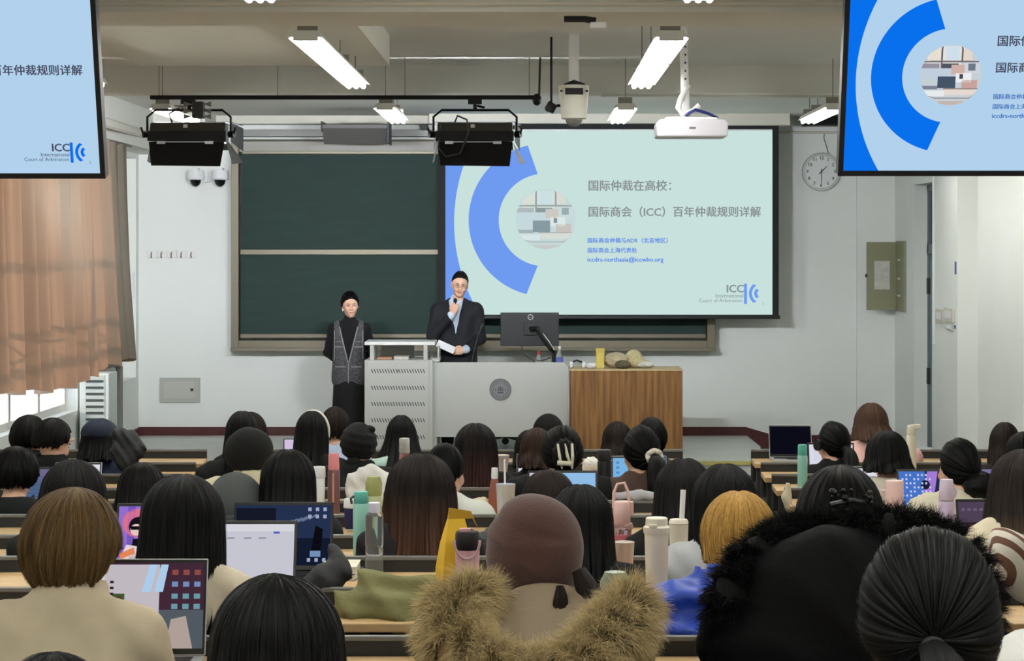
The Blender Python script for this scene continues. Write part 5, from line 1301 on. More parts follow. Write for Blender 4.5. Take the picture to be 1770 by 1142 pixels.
def standing(label, px, ytop, d, hh, J, R, headscale, male, sleeves, cloth_parts, hair, hmat, hw, extra=None):
    s = (zof(ytop, d) - pz - .012) / hh
    Hc = np.array(J['Hc'])
    def body(p):
        w = J['w']
        q = rc(p, (.06 * w, 0, J['hip']), (.07 * w, 0, J['S'][2] - .10), .098, .092); q = smin(q, rc(p, (-.06 * w, 0, J['hip']), (-.07 * w, 0, J['S'][2] - .10), .098, .092), .06)
        for k in 'RL':
            q = smin(q, rc(p, J['N'], J['sh' + k], .045, .045), .06); q = smin(q, rc(p, J['sh' + k], J['el' + k], .044, .036), .03); q = smin(q, rc(p, J['el' + k], J['wr' + k], .036, .025), .02)
        q = smin(q, rc(p, np.array(J['N']) - [0, 0, .03], Hc + [0, -.015, -.06], .056, .05), .025)
        for sx in (-1, 1):
            q = smin(q, rc(p, (sx * .085, 0, J['hip']), (sx * .09, .01, .48), .085, .055), .03); q = smin(q, rc(p, (sx * .09, .01, .48), (sx * .09, -.02, .09), .054, .036), .02); q = smin(q, rc(p, (sx * .09, -.02, .05), (sx * .10, .12, .03), .036, .03), .03)
        return q
    v, f = surf(body, (-.42, -.34, .0), (.42, .40, J['N'][2] + .06), .013)
    hv, hf = surf(lambda p: smin(head_fn(p, Hc, R, headscale, male), rc(p, np.array(J['N']), Hc + [0, -.015, -.06], .055, .05), .025), Hc - [.13, .16, .2], Hc + [.13, .16, .16], .0062)
    f = np.concatenate([f, hf + len(v)]); v = np.concatenate([v, hv])
    for k, side in (('R', 1), ('L', -1)):
        fr_, curl, th = J['hand' + k]; h1, h2 = hand_geo(side, curl, th, .005); f = np.concatenate([f, h2 + len(v)]); v = np.concatenate([v, h1 @ fr_.T + np.array(J['wr' + k])])
    me = np_mesh('person', v, f, M_skin); fixn(me); ob = link(me, 'person'); ob.scale = (s, s, s)
    ob.location = (xof(px, d) + Hc[0] * s, d, pz); ob.rotation_euler = (0, 0, math.pi); tag(ob, label, 'person')
    for nm, fn, lo, hi, vox, m in cloth_parts(J, Hc): cv, cf = surf(fn, lo, hi, vox); cm = np_mesh(nm, cv, cf, m); fixn(cm); o = link(cm, nm, ob)
    face_parts(ob, Hc, R, headscale, True)
    V, F, U = hair_full(hair, hw, 77, (0, 0, -1), 3000); V = V @ R.T + Hc; hm = np_mesh('hair', V, F, hmat, U); link(hm, 'hair', ob)
    if extra: extra(ob, J, Hc, R, s)
    return ob
# woman: hands clasped behind her back, tweed waistcoat over black turtleneck (figure faces the hall: local +y is towards the camera, local +x is picture-left)
Sw = 1.29
Jw = dict(w=1.04, hip=.86, S=(0, 0, Sw), N=(0, 0, Sw + .05), Hc=(-.01, .03, Sw + .245), shR=(.172, 0, Sw - .015), elR=(.238, -.09, Sw - .27), wrR=(.06, -.17, Sw - .43), shL=(-.172, 0, Sw - .015), elL=(-.238, -.09, Sw - .27), wrL=(-.05, -.18, Sw - .41))
Jw = {k: (np.array(v) if isinstance(v, tuple) else v) for k, v in Jw.items()}
Jw['handR'] = (frame_from((-1, -.1, -.4), (0, 1, 0)), .5, .6); Jw['handL'] = (frame_from((1, -.1, -.4), (0, 1, 0)), .5, .6)
M_knit = mat('black_knit', (17, 17, 19), .9, bump=.3, bscale=180)
def tweed():
    m = mat('grey_tweed', (96, 96, 98), .95, col2=(56, 56, 60), nscale=75, bump=.5, bscale=140); return m
def tor(p, J, o, bot, w=None, shoulder=True, sh_cut=.155):
    w = w or J['w']; q = rc(p, (.065 * w, 0, J['hip'] - .1), (.075 * w, 0, J['S'][2] - .10), .108 + o, .098 + o); q = smin(q, rc(p, (-.065 * w, 0, J['hip'] - .1), (-.075 * w, 0, J['S'][2] - .10), .108 + o, .098 + o), .06)
    for k in 'RL': q = smin(q, rc(p, J['N'], J['sh' + k], .046 + o, .05 + o), .06)
    return smax(q, bot - p[:, 2], .01)
def woman_clothes(J, Hc):
    def tn(p):
        q = tor(p, J, .006, .80)
        for k in 'RL': q = smin(q, rc(p, J['sh' + k], J['el' + k], .054, .046), .03); q = smin(q, rc(p, J['el' + k], J['wr' + k], .046, .034), .02)
        return smin(q, rc(p, J['N'] - [0, 0, .02], J['N'] + [0, .012, .06], .062, .057), .02) + .002 * np.sin(p[:, 2] * 60) * np.sin(p[:, 0] * 30)
    def vest(p):
        q = tor(p, J, .022, .66, w=1.0); q = smax(q, np.abs(p[:, 0]) - (.158 + .03 * np.clip((Sw - .2 - p[:, 2]) / .3, 0, 1)), .01)
        zz_ = (p[:, 2] - (Sw - .36)) / .40; v_ = np.where(p[:, 1] > 0, np.abs(p[:, 0]) - .10 * np.clip(zz_, 0, 1.2), 1.0)
        q = smax(q, -np.where(p[:, 2] > Sw - .36, v_, .05), .006); q = smax(q, .006 - np.abs(p[:, 0]) - np.where(p[:, 1] > 0, 0, 1) - np.where(p[:, 2] > Sw - .3, 1, 0), .004)
        q = smax(q, -rc(p, J['N'] - [0, 0, .01], J['N'] + [0, 0, .2], .075, .08), .01)
        return q
    def skirt(p):
        q = np.minimum(rc(p, (.05, 0, .82), (.055, .0, .30), .112, .135), rc(p, (-.05, 0, .82), (-.055, 0, .30), .112, .135)); q = smin(q, rc(p, (0, 0, .82), (0, 0, .3), .11, .14), .05); return smax(smax(q, .22 - p[:, 2], .01), p[:, 2] - .86, .01) + .004 * np.sin(np.arctan2(p[:, 1], p[:, 0]) * 9) * np.clip((.8 - p[:, 2]) * 2, 0, 1)
    return [('turtleneck', tn, (-.32, -.3, .72), (.32, .2, Sw + .16), .011, M_knit), ('waistcoat', vest, (-.26, -.2, .62), (.26, .22, Sw + .1), .009, tweed()), ('skirt', skirt, (-.24, -.22, .2), (.24, .22, .9), .012, mat('black_skirt', (15, 15, 17), .85))]
M_trim = mat('light_trim', (150, 150, 150), .9)
def woman_extra(ob, J, Hc, R, s):
    def onto(x, z): return .135 + .0 if z < Sw - .1 else .12
    def surf_y(x, z):
        q = np.array([[x, y, z] for y in np.linspace(.05, .25, 81)], dtype=np.float32); val = tor(q, J, .022, .66, w=1.0); k = np.argmax(val > 0); return .05 + .2 * k / 80
    def trimline(pts, r=.006):
        b = MB(); b.tube([(x, surf_y(x, z) + .001, z) for x, z in pts], r, 6); b.build('waistcoat_trim', M_trim, ob)
    for sx in (-1, 1): trimline([(sx * (.006 + .09 * t), Sw - .36 + .37 * t) for t in np.linspace(0, 1, 12)])
    trimline([(.0, z) for z in np.linspace(.67, Sw - .36, 10)]); trimline([(x, .672) for x in np.linspace(-.15, .15, 15)])
    for sx in (-1, 1):
        trimline([(sx * x, Sw - .2 - .01 * (x - .06)) for x in np.linspace(.06, .15, 8)], .005); trimline([(sx * x, Sw - .145) for x in np.linspace(.075, .15, 8)], .003)
        trimline([(sx * x, Sw - .41 ) for x in np.linspace(.03, .14, 8)], .005)
        trimline([(sx * .15, z) for z in np.linspace(Sw - .33, Sw - .03, 10)], .004)
    b = MB(); T = lambda v: Vector(Hc) + Matrix(R.tolist()) @ Vector(v); b.sphere(T((.078, .0, -.055)), (.006, .006, .016), 10, 8); b.build('earring', mat('pearl', (230, 224, 214), .25), ob)
    b = MB(); b.sphere(T((0, -.115, -.02)), (.05, .035, .045), 20, 12, fn=lambda d: 1 + .04 * math.sin(20 * d.x + 9 * d.z)); b.build('hair_bun', H_black, ob)
standing('woman standing in grey tweed waistcoat and black turtleneck, hands behind back', 605.5, 502, 22.25, Sw + .245 + .134, Jw, rotm(.20, -.06, .03), 1.08, False, None, woman_clothes, dict(pole=(0, -.96, -.16), cols=160, hj=.0015, ry=.116, rz=.130, hl=[-.10, -.09, -.055, .02, .05, .075]), H_black, .192, woman_extra)
# man
Sm = 1.44
Jm = dict(w=1.12, hip=.95, S=(0, 0, Sm), N=(0, .0, Sm + .05), Hc=(-.03, .045, Sm + .25), shR=(.195, 0, Sm - .02), elR=(.245, .12, Sm - .27), wrR=(.035, .245, Sm - .045), shL=(-.195, 0, Sm - .02), elL=(-.24, .04, Sm - .30), wrL=(-.085, .245, Sm - .415))
Jm = {k: (np.array(v) if isinstance(v, tuple) else v) for k, v in Jm.items()}
Jm['handR'] = (frame_from((-.25, -.05, 1.0), (.25, 1, .1)), [1.5, 1.55, 1.6, 1.6], .9)
Jm['handL'] = (frame_from((1.0, .1, -.05), (-.1, 1, .15)), [.75, .9, 1.0, 1.1], .9)
M_suit = mat('dark_navy_suit', (22, 24, 31), .8, bump=.2, bscale=200); M_shirt = mat('light_blue_shirt', (192, 206, 226), .7)
def man_clothes(J, Hc):
    def jac(p):
        q = tor(p, J, .026, .80)
        for k in 'RL':
            q = smin(q, rc(p, J['sh' + k], J['el' + k], .072, .060), .03); e, w_ = J['el' + k], J['wr' + k]; q = smin(q, rc(p, e, e + (w_ - e) * .80, .060, .046), .02)
        zz_ = (p[:, 2] - (Sm - .26)) / .34; v_ = np.where(p[:, 1] > .02, np.abs(p[:, 0] - .01) - .075 * np.clip(zz_, 0, 1.3), 1.0); q = q - .006 * ((p[:, 2] > Sm - .26) & (v_ < .03 + .02 * np.clip(zz_, 0, 1)) & (p[:, 2] < Sm + .02)); q = smax(q, -np.where(p[:, 2] > Sm - .26, v_, .05), .006)
        q = smax(q, -rc(p, J['N'] + [0, .0, .0], J['N'] + [0, 0, .2], .066, .07), .01)
        return q + .004 * np.sin(p[:, 2] * 31 + p[:, 0] * 22) * np.sin(p[:, 0] * 25 - p[:, 2] * 12)
    def shi(p):
        q = tor(p, J, .012, .9); q = smin(q, np.maximum(rc(p, J['N'] - [0, 0, .02], J['N'] + [0, .012, .055], .068, .062), -(p[:, 2] - Sm)), .02)
        for k in 'RL': e, w_ = J['el' + k], J['wr' + k]; q = smin(q, rc(p, e + (w_ - e) * .5, e + (w_ - e) * .93, .046, .042), .01)
        q = smax(q, -rc(p, J['N'] + [0, .03, .05], J['N'] + [0, .12, .1], .03, .06), .01)
        return q
    def tro(p):
        q = rc(p, (-.04, 0, .93), (.04, 0, .93), .112, .112)
        for sx in (-1, 1): q = smin(q, rc(p, (sx * .09, 0, .9), (sx * .095, .01, .48), .1, .075), .04); q = smin(q, rc(p, (sx * .095, .01, .48), (sx * .095, -.01, .08), .075, .062), .03)
        return smax(q, .05 - p[:, 2], .01)
    return [('suit_jacket', jac, (-.42, -.22, .76), (.42, .36, Sm + .12), .0105, M_suit), ('shirt', shi, (-.3, -.16, .86), (.3, .36, Sm + .14), .0105, M_shirt), ('trousers', tro, (-.24, -.2, .04), (.24, .2, 1.06), .013, M_suit)]
def man_extra(ob, J, Hc, R, s):
    T = lambda v: Vector(Hc) + Matrix(R.tolist()) @ Vector(v); b = MB()
    for sx in (-1, 1):
        b.tube([T((sx * .030 + .021 * math.cos(2 * math.pi * i / 20), .103, -.010 + .015 * math.sin(2 * math.pi * i / 20))) for i in range(21)], .0016, 5)
        b.tube([T((sx * .051, .102, -.006)), T((sx * .076, .06, -.002)), T((sx * .082, .0, -.002))], .0018, 5)
    b.tube([T((-.009, .106, -.008)), T((.009, .106, -.008))], .0016, 5); b.build('glasses', mat('gold_wire', (120, 108, 90), .3, metal=.6), ob)
    return None
man = standing('man standing in dark suit and pale blue shirt, holding microphone and paper', 795, 468, 22.2, Sm + .25 + .122, Jm, rotm(.10, -.10, -.10), 1.02, True, None, man_clothes, dict(pole=(0, -.45, .89), cols=160, hj=.0015, ry=.110, rz=.120, hl=[-.075, -.06, .0, .05, .072, .085]), hair_mat('short_black_hair', (30, 28, 28), (14, 13, 13)), .168, man_extra)
mw = lambda v: Matrix.Translation(man.location) @ Matrix.Rotation(math.pi, 4, 'Z') @ Matrix.Scale(man.scale[0], 4) @ Vector(v)
t = thing('microphone', 'black handheld microphone in the right hand of the man', 'microphone', mw((.010, .212, Sm + .008)))
b = MB(); b.tube([(0, -.01, -.05), (0, .0, .05)], [.010, .013], 12); b.build('grip', M_black, t)
b = MB(); b.sphere((0, .002, .075), (.02, .02, .026), 16, 10); b.build('grille', mat('dark_mesh', (34, 34, 36), .5, metal=.4, bump=.6, bscale=400), t)
c = mw((.085, .285, Sm - .385)); b = MB(); b.box(-.11, .075, -.0012, .0012, -.035, .035, M=Matrix.Rotation(.42, 4, 'Y')); tag(b.build('paper_sheet', mat('bright_paper', (232, 234, 236), .8), smooth=0, loc=c), 'white folded paper held in the left hand of the man', 'paper')
# ------------------------------------------------------------ the audience
def st(base, **k): q = dict(base); q.update(k); return q
def phone(label, x, y, z, yaw=0, tilt=.2, col=(34, 32, 36), screen=None, back=True):
    t = thing('phone', label, 'phone', (x, y, z), (-tilt, 0, yaw))
    b = MB(); b.box(-.037, .037, -.004, .004, 0, .155); b.build('case', mat('phone_case_%d_%d' % (col[0], col[2]), col, .35), t, bevel=.003, smooth=0)
    if screen: b = MB(); b.box(-.033, .033, -.0046, -.004, .006, .149); b.build('screen', emit('phone_screen_%d' % screen[0], screen), t, smooth=0)
    else:
        b = MB(); b.box(-.03, .0, -.006, -.004, .11, .15); b.build('camera_bump', M_black, t, smooth=0)
    return t
def nod(i): return sdist(i)
def red_collar(rec):
    b = MB(); N = rec['J']['N']; u = rec['J']['u']; b.lathe([(.064, -.02), (.066, .02), (.062, .045)], c=tuple(N + u * .02), n=24, M=Matrix.Rotation(-rec['a'], 4, 'X'), cap=False); b.build('red_collar', mat('red_fabric', (160, 44, 48), .85), rec['ob'])
# --- left block
person('dark-haired person at far left edge behind the blue-grey laptop', 52, 716, 64, nod(1), SHORT, H_soft, 'jacket', (24, 24, 27), turn=-.2)
person('dark-haired person in black jacket at left, cheek and ear showing, head bowed', 92, 722, 66, nod(1) - .35, st(SHORT, tuft=.3), H_soft, 'jacket', (22, 22, 25), turn=-.75, pitch=-.3, arms=dict(R=(.0, .34, .98)))
def capf(rec):
    M_cap = mat('navy_denim', (34, 40, 58), .9, bump=.3, bscale=150)
    hat('cap', (0, -.005, .055), (.108, .128, .085), M_cap, fn=lambda d: (1 if d.z > -.25 else .93) * (1 + .02 * math.sin(6 * math.atan2(d.x, d.y) + 4 * d.z)))(rec)
    hat('cap_brim', (0, .14, .035), (.08, .07, .010), M_cap)(rec)
person('person in navy cap and navy padded coat by the window', 172, 716, 60, nod(1), st(LONG, L=.12), H_black, 'coat', (36, 42, 66), hatd=.02, extra=capf, bulk=1.12, rip=.006)
person('person in black hooded jacket at far left, mostly cut off', 28, 770, 80, nod(4), SHORT, H_black, 'parka', (28, 30, 31), bulk=1.15)
person('black bobbed head directly behind the ash blond one', 128, 793, 110, nod(6), st(BOB, L=.14, flare=.12), H_soft, 'sweater', (24, 24, 27))
person('long soft black hair between the bob and the seated group, above the picture laptop', 245, 797, 82, nod(4), st(LONG, L=.24, flare=.12), H_soft, 'sweater', (26, 26, 28))
person('ash blond short-haired person in cream jacket at lower left', 129, 843, 172, nod(9), st(SHORT, nape=2.35, tuft=.8, ry=.125, rz=.150, cols=260, lift=.012), H_blond, 'blazer', (196, 182, 156), turn=-.42, pitch=-.12, seed=21, hs=1, bulk=1.1, wide=1.1,
       extra=lambda rec: red_collar(rec))
person('crown of dark hair just entering the bottom left corner', 95, 1124, 215, nod(12), st(SHORT), H_black, 'sweater', (30, 30, 33))
person('person in white fleece cut off by the left edge', -104, 880, 140, nod(9), st(BOB), H_black, 'jacket', (226, 224, 218), bulk=1.2, wide=1.05)
# --- middle block
person('long black hair half hidden behind the black beret', 419, 709, 58, nod(2), st(LONG, L=.26), H_black, 'sweater', (24, 24, 26))
person('dark brown head right behind the black beret', 434, 711, 54, nod(0), st(BOB, L=.06), H_brown, 'sweater', (26, 25, 26))
M_bb = mat('black_felt', (20, 20, 21), .95, bump=.2, bscale=200)
person('person in black beret and cream jacket turning to the right', 436, 729, 74, nod(3), st(SHORT, nape=1.75), H_black, 'jacket', (216, 208, 176), turn=-.55, roll=.12, hatd=.03, bulk=1.35, wide=1.2,
       extra=many(hat('beret', (0, -.03, .03), (.118, .13, .118), M_bb, fn=lambda d: 1 + .015 * math.sin(7 * d.x + 4 * d.z))))
ph_ = phone('purple-screened phone held sideways right of the black beret', xof(490, 12.95), 12.95, zof(769, 12.95), 0, .0, (30, 28, 34), (206, 190, 220)); ph_.rotation_euler = (0, math.pi / 2, 0)
M_bn = mat('grey_ribbed_knit', (74, 78, 78), .95, bump=.5, bscale=220, stretch=(6, 6, 1))
def beanie(rec):
    hat('beanie', (0, -.012, .015), (.132, .138, .152), M_bn, fn=lambda d: 1 + (.012 * math.sin(5 * math.atan2(d.x, d.y) + 3 * d.z) - .06 * max(0, -d.z)) * (1 if d.z < .9 else .5))(rec)
    b = MB(); Rm = Matrix(rec['R'].tolist()).to_4x4(); n = 48
    b.loft([[tuple(rec['T']((x * math.cos(2 * math.pi * i / n), y * math.sin(2 * math.pi * i / n) - .012, z))) for i in range(n)] for x, y, z in ((.118, .128, -.095), (.132, .142, -.09), (.134, .144, -.02), (.126, .136, -.012))]); b.build('beanie_cuff', M_bn, rec['ob'])
person('person in grey ribbed beanie in front of the cream jacket', 409, 812, 86, nod(5), st(SHORT), H_black, 'sweater', (30, 30, 32), hatd=.03, roll=-.1, extra=beanie)
person('straight long black hair right of the grey beanie', 499, 775, 93, nod(5), st(LONG, L=.34, flare=.10, part=.003, wave=.15), H_black, 'sweater', (30, 32, 36), seed=31)
def band(rec):
    n = 24; b = MB(); b.tube([rec['T']((.096 * math.cos(a), .0 - .03 * math.sin(a) * 0 + .012, .02 + .118 * math.sin(a))) for a in [math.pi * (-.1 + 1.2 * i / n) for i in range(n + 1)]], .008, 8); b.build('hair_band', mat('white_hair_band', (220, 220, 212), .6), rec['ob'])
person('long black hair with thin white hair band beside the pale blue collar', 540, 709, 55, nod(1), st(LONG, L=.36, flare=.22), H_black, 'sweater', (22, 22, 25), turn=-.25, extra=band)
person('short dark brown hair with pale blue collar beside the hair band', 580, 702, 50, nod(0) - .15, st(SHORT), H_brown, 'shirt', (168, 186, 212), turn=-.3)
M_bd = mat('black_cotton', (18, 18, 20), .95, bump=.5, bscale=60)
person('person in black head scarf and black coat in front of the lectern', 620, 722, 56, nod(2), st(SHORT, nape=1.7), H_black, 'coat', (18, 18, 20), hatd=.02, bulk=1.35, wide=1.25,
       extra=many(hat('head_scarf', (0, -.01, .028), (.102, .118, .108), M_bd, fn=lambda d: 1 + .03 * math.sin(16 * d.z + 3 * d.x) * (d.z < .6)), hat('scarf_knot', (.06, -.03, .100), (.034, .03, .024), M_bd), hat('scarf_tail', (-.02, -.105, -.075), (.045, .02, .03), M_bd)))
person('long black hair spreading wide over a mint hoodie, before the lectern', 694, 716, 52, nod(1), st(LONG, L=.36, flare=1.0, part=.004, face=1.75), H_black, 'hoodie', (176, 206, 194), seed=41)
person('long brown hair with copper highlights, seated behind the yellow paper bag', 727, 782, 116, nod(6), st(LONG, L=.52, flare=.16, wave=.9, cols=260), H_hi, 'sweater', (34, 32, 34), seed=52, turn=.12)
person('short neat black hair, white top and phone in hand', 771, 765, 64, nod(4), st(SHORT, tuft=.12, nape=2.0), H_black, 'shirt', (220, 222, 214), turn=-.5, pitch=-.05, arms=dict(L=(-.07, .26, 1.03)), bulk=1.05)
phone('phone with lilac screen held by the white-topped person', xof(776, 9.75), 9.75, zof(903, 9.75), .3, .1, (40, 34, 44), (214, 198, 226))
person('long straight red-brown hair before the teacher desk', 822, 730, 72, nod(2), st(LONG, L=.40, flare=.14), H_red, 'sweater', (30, 26, 26), seed=61)
person('crown of black hair above the claw clip, front row', 948, 714, 54, nod(0), st(BOB, L=.1), H_soft, 'sweater', (26, 26, 28))
person('dark hair at the left of the light-streaked head', 914, 742, 48, nod(1), st(BOB), H_black, 'sweater', (24, 24, 26))
person('dark hair with light brown streaks left of the claw clip', 928, 738, 58, nod(2) + .2, st(BOB, L=.1, wave=.8), H_light, 'sweater', (26, 26, 28))
M_clip = mat('ivory_clip', (224, 218, 196), .35)
def claw(rec):
    T = rec['T']; b = MB()
    for x, dx in ((-.035, .02), (.0, .035), (.035, -.0)): b.tube([T((x, -.135, .06)), T((x + dx * .3, -.165, .0)), T((x + dx, -.15, -.06))], [.006, .008, .004], 8)
    b.tube([T((-.04, -.16, -.03)), T((.03, -.165, -.035))], .012, 8); b.build('claw_clip', M_clip, rec['ob'])
    hat('hair_twist', (0.0, -.11, .0), (.06, .045, .085), rec['hmat'], fn=lambda d: 1 + .05 * math.sin(14 * d.x + 6 * d.z))(rec)
    text('BE', rec['ob'], mat('white_print', (216, 216, 210), .8), -.19, -.165 + rec['J']['S'][1], rec['J']['S'][2] - .06, .05, name='print', bold=.03).rotation_euler = (math.pi / 2 - .3, 0, .3)
person('black hair pinned up with an ivory claw clip, black sweatshirt', 971, 735, 72, nod(3), UPDO, H_black, 'sweater', (21, 21, 23), bulk=1.35, wide=1.3, extra=claw, turn=.1)
person('dark brown crown peeking over the maroon beret', 948, 810, 92, nod(5), st(BOB), H_brown, 'sweater', (30, 28, 28))
person('long black hair hanging right of the maroon beret', 1004, 835, 108, nod(7), st(LONG, L=.34, flare=.14, cols=260), H_black, 'sweater', (28, 26, 26), seed=71)
# maroon beret and fur-trimmed parka
M_mar = mat('maroon_wool', (84, 56, 50), .95, noise=.12, nscale=20, bump=.25, bscale=160, sheen=.2)
def maroon(rec):
    T = rec['T']; ob = rec['ob']
    def fn(d):
        k = 1 + .03 * math.sin(2.6 * d.x + 3.5 * d.z + 1.2) - .05 * d.x * d.z + .03 * math.exp(-((d.z - .35 - .3 * d.x) / .08) ** 2) + .022 * math.exp(-((d.z + .1 + .25 * d.x) / .06) ** 2) - .035 * math.exp(-((d.z - .5 - .1 * d.x) / .07) ** 2)
        return k
    hat('beret', (-.002, -.03, .012), (.129, .138, .145), M_mar, fn=fn, tilt=(.2, .3, 0), n=72, k=50)(rec)
    # hood lying on the back with its fur trim, in the person's own frame
    s = rec['s']; base = ob.location
    def L(px, py, d): p = PX(px, py, d); return ((p.x - base.x) / s, (p.y - base.y) / s, (p.z - base.z) / s)
    M_fur = fur_mat('beige_fur', (104, 84, 56), (222, 202, 154)); M_fab = mat('beige_parka_fabric', (146, 130, 108), .85, noise=.15, nscale=6, bump=.3, bscale=40)
    path = [L(846, 1042, 5.62), L(806, 1038, 5.52), L(778, 1075, 5.45), L(790, 1125, 5.38), L(850, 1165, 5.34), L(925, 1182, 5.34), L(1000, 1155, 5.36), L(1050, 1110, 5.42), L(1085, 1070, 5.48), L(1092, 1040, 5.6)]
    rad = [.035, .055, .062, .062, .058, .055, .058, .062, .060, .04]
    b = MB(); b.tube(path, [r * .85 for r in rad], 14); core = b.build('fur_trim', mat('beige_fur_core', (128, 104, 70), .9), ob, smooth=180)
    fm = fur_mesh(path, rad, 52000, .058, 5, (0, -.2, -.15), 'fur', M_fur, width=.0008); fo = link(fm, 'fur', core); fo['kind'] = 'stuff'
    b = MB(); pts = [L(855, 1035, 5.58), L(880, 1005, 5.62), L(935, 995, 5.64), L(1000, 1000, 5.62), L(1070, 1035, 5.56), L(1045, 1100, 5.42), L(1000, 1140, 5.38), L(925, 1165, 5.36), L(850, 1150, 5.38), L(800, 1095, 5.46)]
    c = Vector(L(930, 1080, 5.56)); rings = []
    for k in range(7):
        t = k / 6; rings.append([tuple(Vector(p) * (1 - t) + c * t + Vector((0, .05 * t * (1 - t) + .012 * math.sin(5 * i + 9 * t), 0))) for i, p in enumerate(pts)])
    b.loft(rings, True, True); o = b.build('hood', M_fab, ob, smooth=180); sb = o.modifiers.new('soft', 'SUBSURF'); sb.levels = 2; sb.render_levels = 2
    V, F, U = tail_geo(L(968, 1012, 5.56), ((.1, -.3, -1), (-.1, -.1, -1)), .11, .016, 3); add_part(rec, 'hair_lock', V, F, H_brown, U)
    V, F, U = tail_geo(L(1000, 985, 5.62), ((.5, -.3, -1), (.35, -.05, -1)), .22, .035, 4); add_part(rec, 'hair_lock', V, F, H_brown, U)
person('person in slouchy maroon beret and beige parka with fur hood', 924, 848, 120, nod(9), st(SHORT, nape=1.6), H_brown, 'coat', (146, 130, 108), hatd=.02, bulk=1.4, wide=1.35, extra=maroon, turn=.1)
M_scr = mat('cream_scrunchie', (222, 214, 200), .8, bump=.4, bscale=90)
def scrunchie(rec):
    ponytail((.02, -.112, -.012), .24, .042, tie_r=.018)(rec)
    b = MB(); T = rec['T']; b.tube([T((.02 + .034 * math.cos(a), -.13 + .006 * math.sin(5 * a), -.004 + .028 * math.sin(a))) for a in [2 * math.pi * i / 24 for i in range(25)]], .014, 8); b.build('scrunchie', M_scr, rec['ob'])
person('ponytail in a cream scrunchie over a brown sweater', 1107, 735, 62, nod(3), UPDO, H_black, 'sweater', (86, 68, 60), turn=.35, extra=scrunchie, bulk=1.08)
person('dark hair in front of the wooden podium, left one of two', 1067, 727, 52, nod(0), st(BOB, L=.14), H_brown, 'sweater', (28, 26, 26))
person('black short hair and navy jacket in front of the wooden podium', 1126, 720, 52, nod(1), st(SHORT), H_black, 'jacket', (42, 46, 60), bulk=1.1)
person('long charcoal-black hair left of the grey sweater', 1182, 790, 100, nod(6), st(LONG, L=.40, flare=.34, part=.006), H_soft, 'sweater', (22, 22, 24), seed=81)
person('long black hair over a light grey sweater, left of the golden hair', 1250, 800, 112, nod(7), st(LONG, L=.34, flare=.12, cols=240), H_black, 'sweater', (168, 170, 172), seed=91, bulk=1.08, turn=.2)
M_puf = mat('royal_blue_nylon', (34, 70, 176), .45, bump=.15, bscale=40, noise=.15, nscale=6)
person('golden-haired person in royal blue puffer jacket', 1275, 846, 128, nod(8), st(BOB, L=.085, flare=-.10, cols=260, face=2.0, tuft=.25, part=.006), H_gold, 'jacket', (34, 70, 176), pattern=M_puf, bulk=1.35, rip=.03, wide=1.25, seed=101, turn=.15)
person('long black hair at bottom left of the middle, nearest to the viewer', 480, 990, 226, nod(11) - .2, st(LONG, L=.40, flare=.16, cols=320, part=.006, px=.02), H_black, 'sweater', (26, 26, 29), seed=111)
person('long straight black hair between the ash blond head and the document laptop', 316, 818, 140, nod(8), st(LONG, L=.36, flare=.10, cols=280, wave=.2), H_black, 'jacket', (198, 186, 164), seed=121)
# --- right block
person('chestnut-haired person in pink sweater, front row by the door', 1505, 695, 58, nod(0), st(LONG, L=.10, flare=.22), H_chest, 'sweater', (230, 184, 176), bulk=1.35, wide=1.3, turn=.15)
def headset(rec):
    ponytail((0.0, -.115, -.02), .26, .04)(rec); T = rec['T']
    b = MB(); b.tube([T((.088 * math.cos(a), .02, .012 + .125 * math.sin(a))) for a in [math.pi * (-.05 + 1.1 * i / 20) for i in range(21)]], .008, 8); b.tube([T((-.09, .02, 0)), T((-.11, .02, 0))], .035, 14); b.tube([T((.09, .02, 0)), T((.11, .02, 0))], .035, 14); b.build('head_band', M_black, rec['ob'])
person('ponytail with black head band, black sweater, behind the dark open laptop', 1440, 728, 54, nod(1), st(UPDO), H_black, 'sweater', (20, 20, 23), turn=.5, extra=headset)
person('black bobbed hair over a cream hoodie in the right block', 1533, 743, 74, nod(3), st(BOB, L=.08, flare=.12), H_black, 'hoodie', (214, 206, 190), bulk=1.35, wide=1.2)
person('low black bun, ear showing, cream knit sweater in the right block', 1656, 757, 68, nod(4), UPDO, H_black, 'sweater', (214, 206, 184), turn=.45, bulk=1.2, wide=1.1, extra=bun((.03, -.13, -.07), (.085, .07, .065)))
person('dark brown long hair near the right edge, farther one', 1737, 728, 52, nod(1), st(LONG, L=.2, flare=.2), H_brown, 'sweater', (40, 34, 34), turn=-.2)
person('black hair at the right edge behind the ombre hair', 1768, 745, 62, nod(2), st(BOB, L=.12), H_black, 'sweater', (26, 26, 28))
person('long ombre hair over a cream jacket at the right edge', 1772, 775, 118, nod(6), st(LONG, L=.40, flare=.42, cols=240), H_ombre, 'jacket', (206, 194, 168), seed=131, bulk=1.15, turn=-.1)
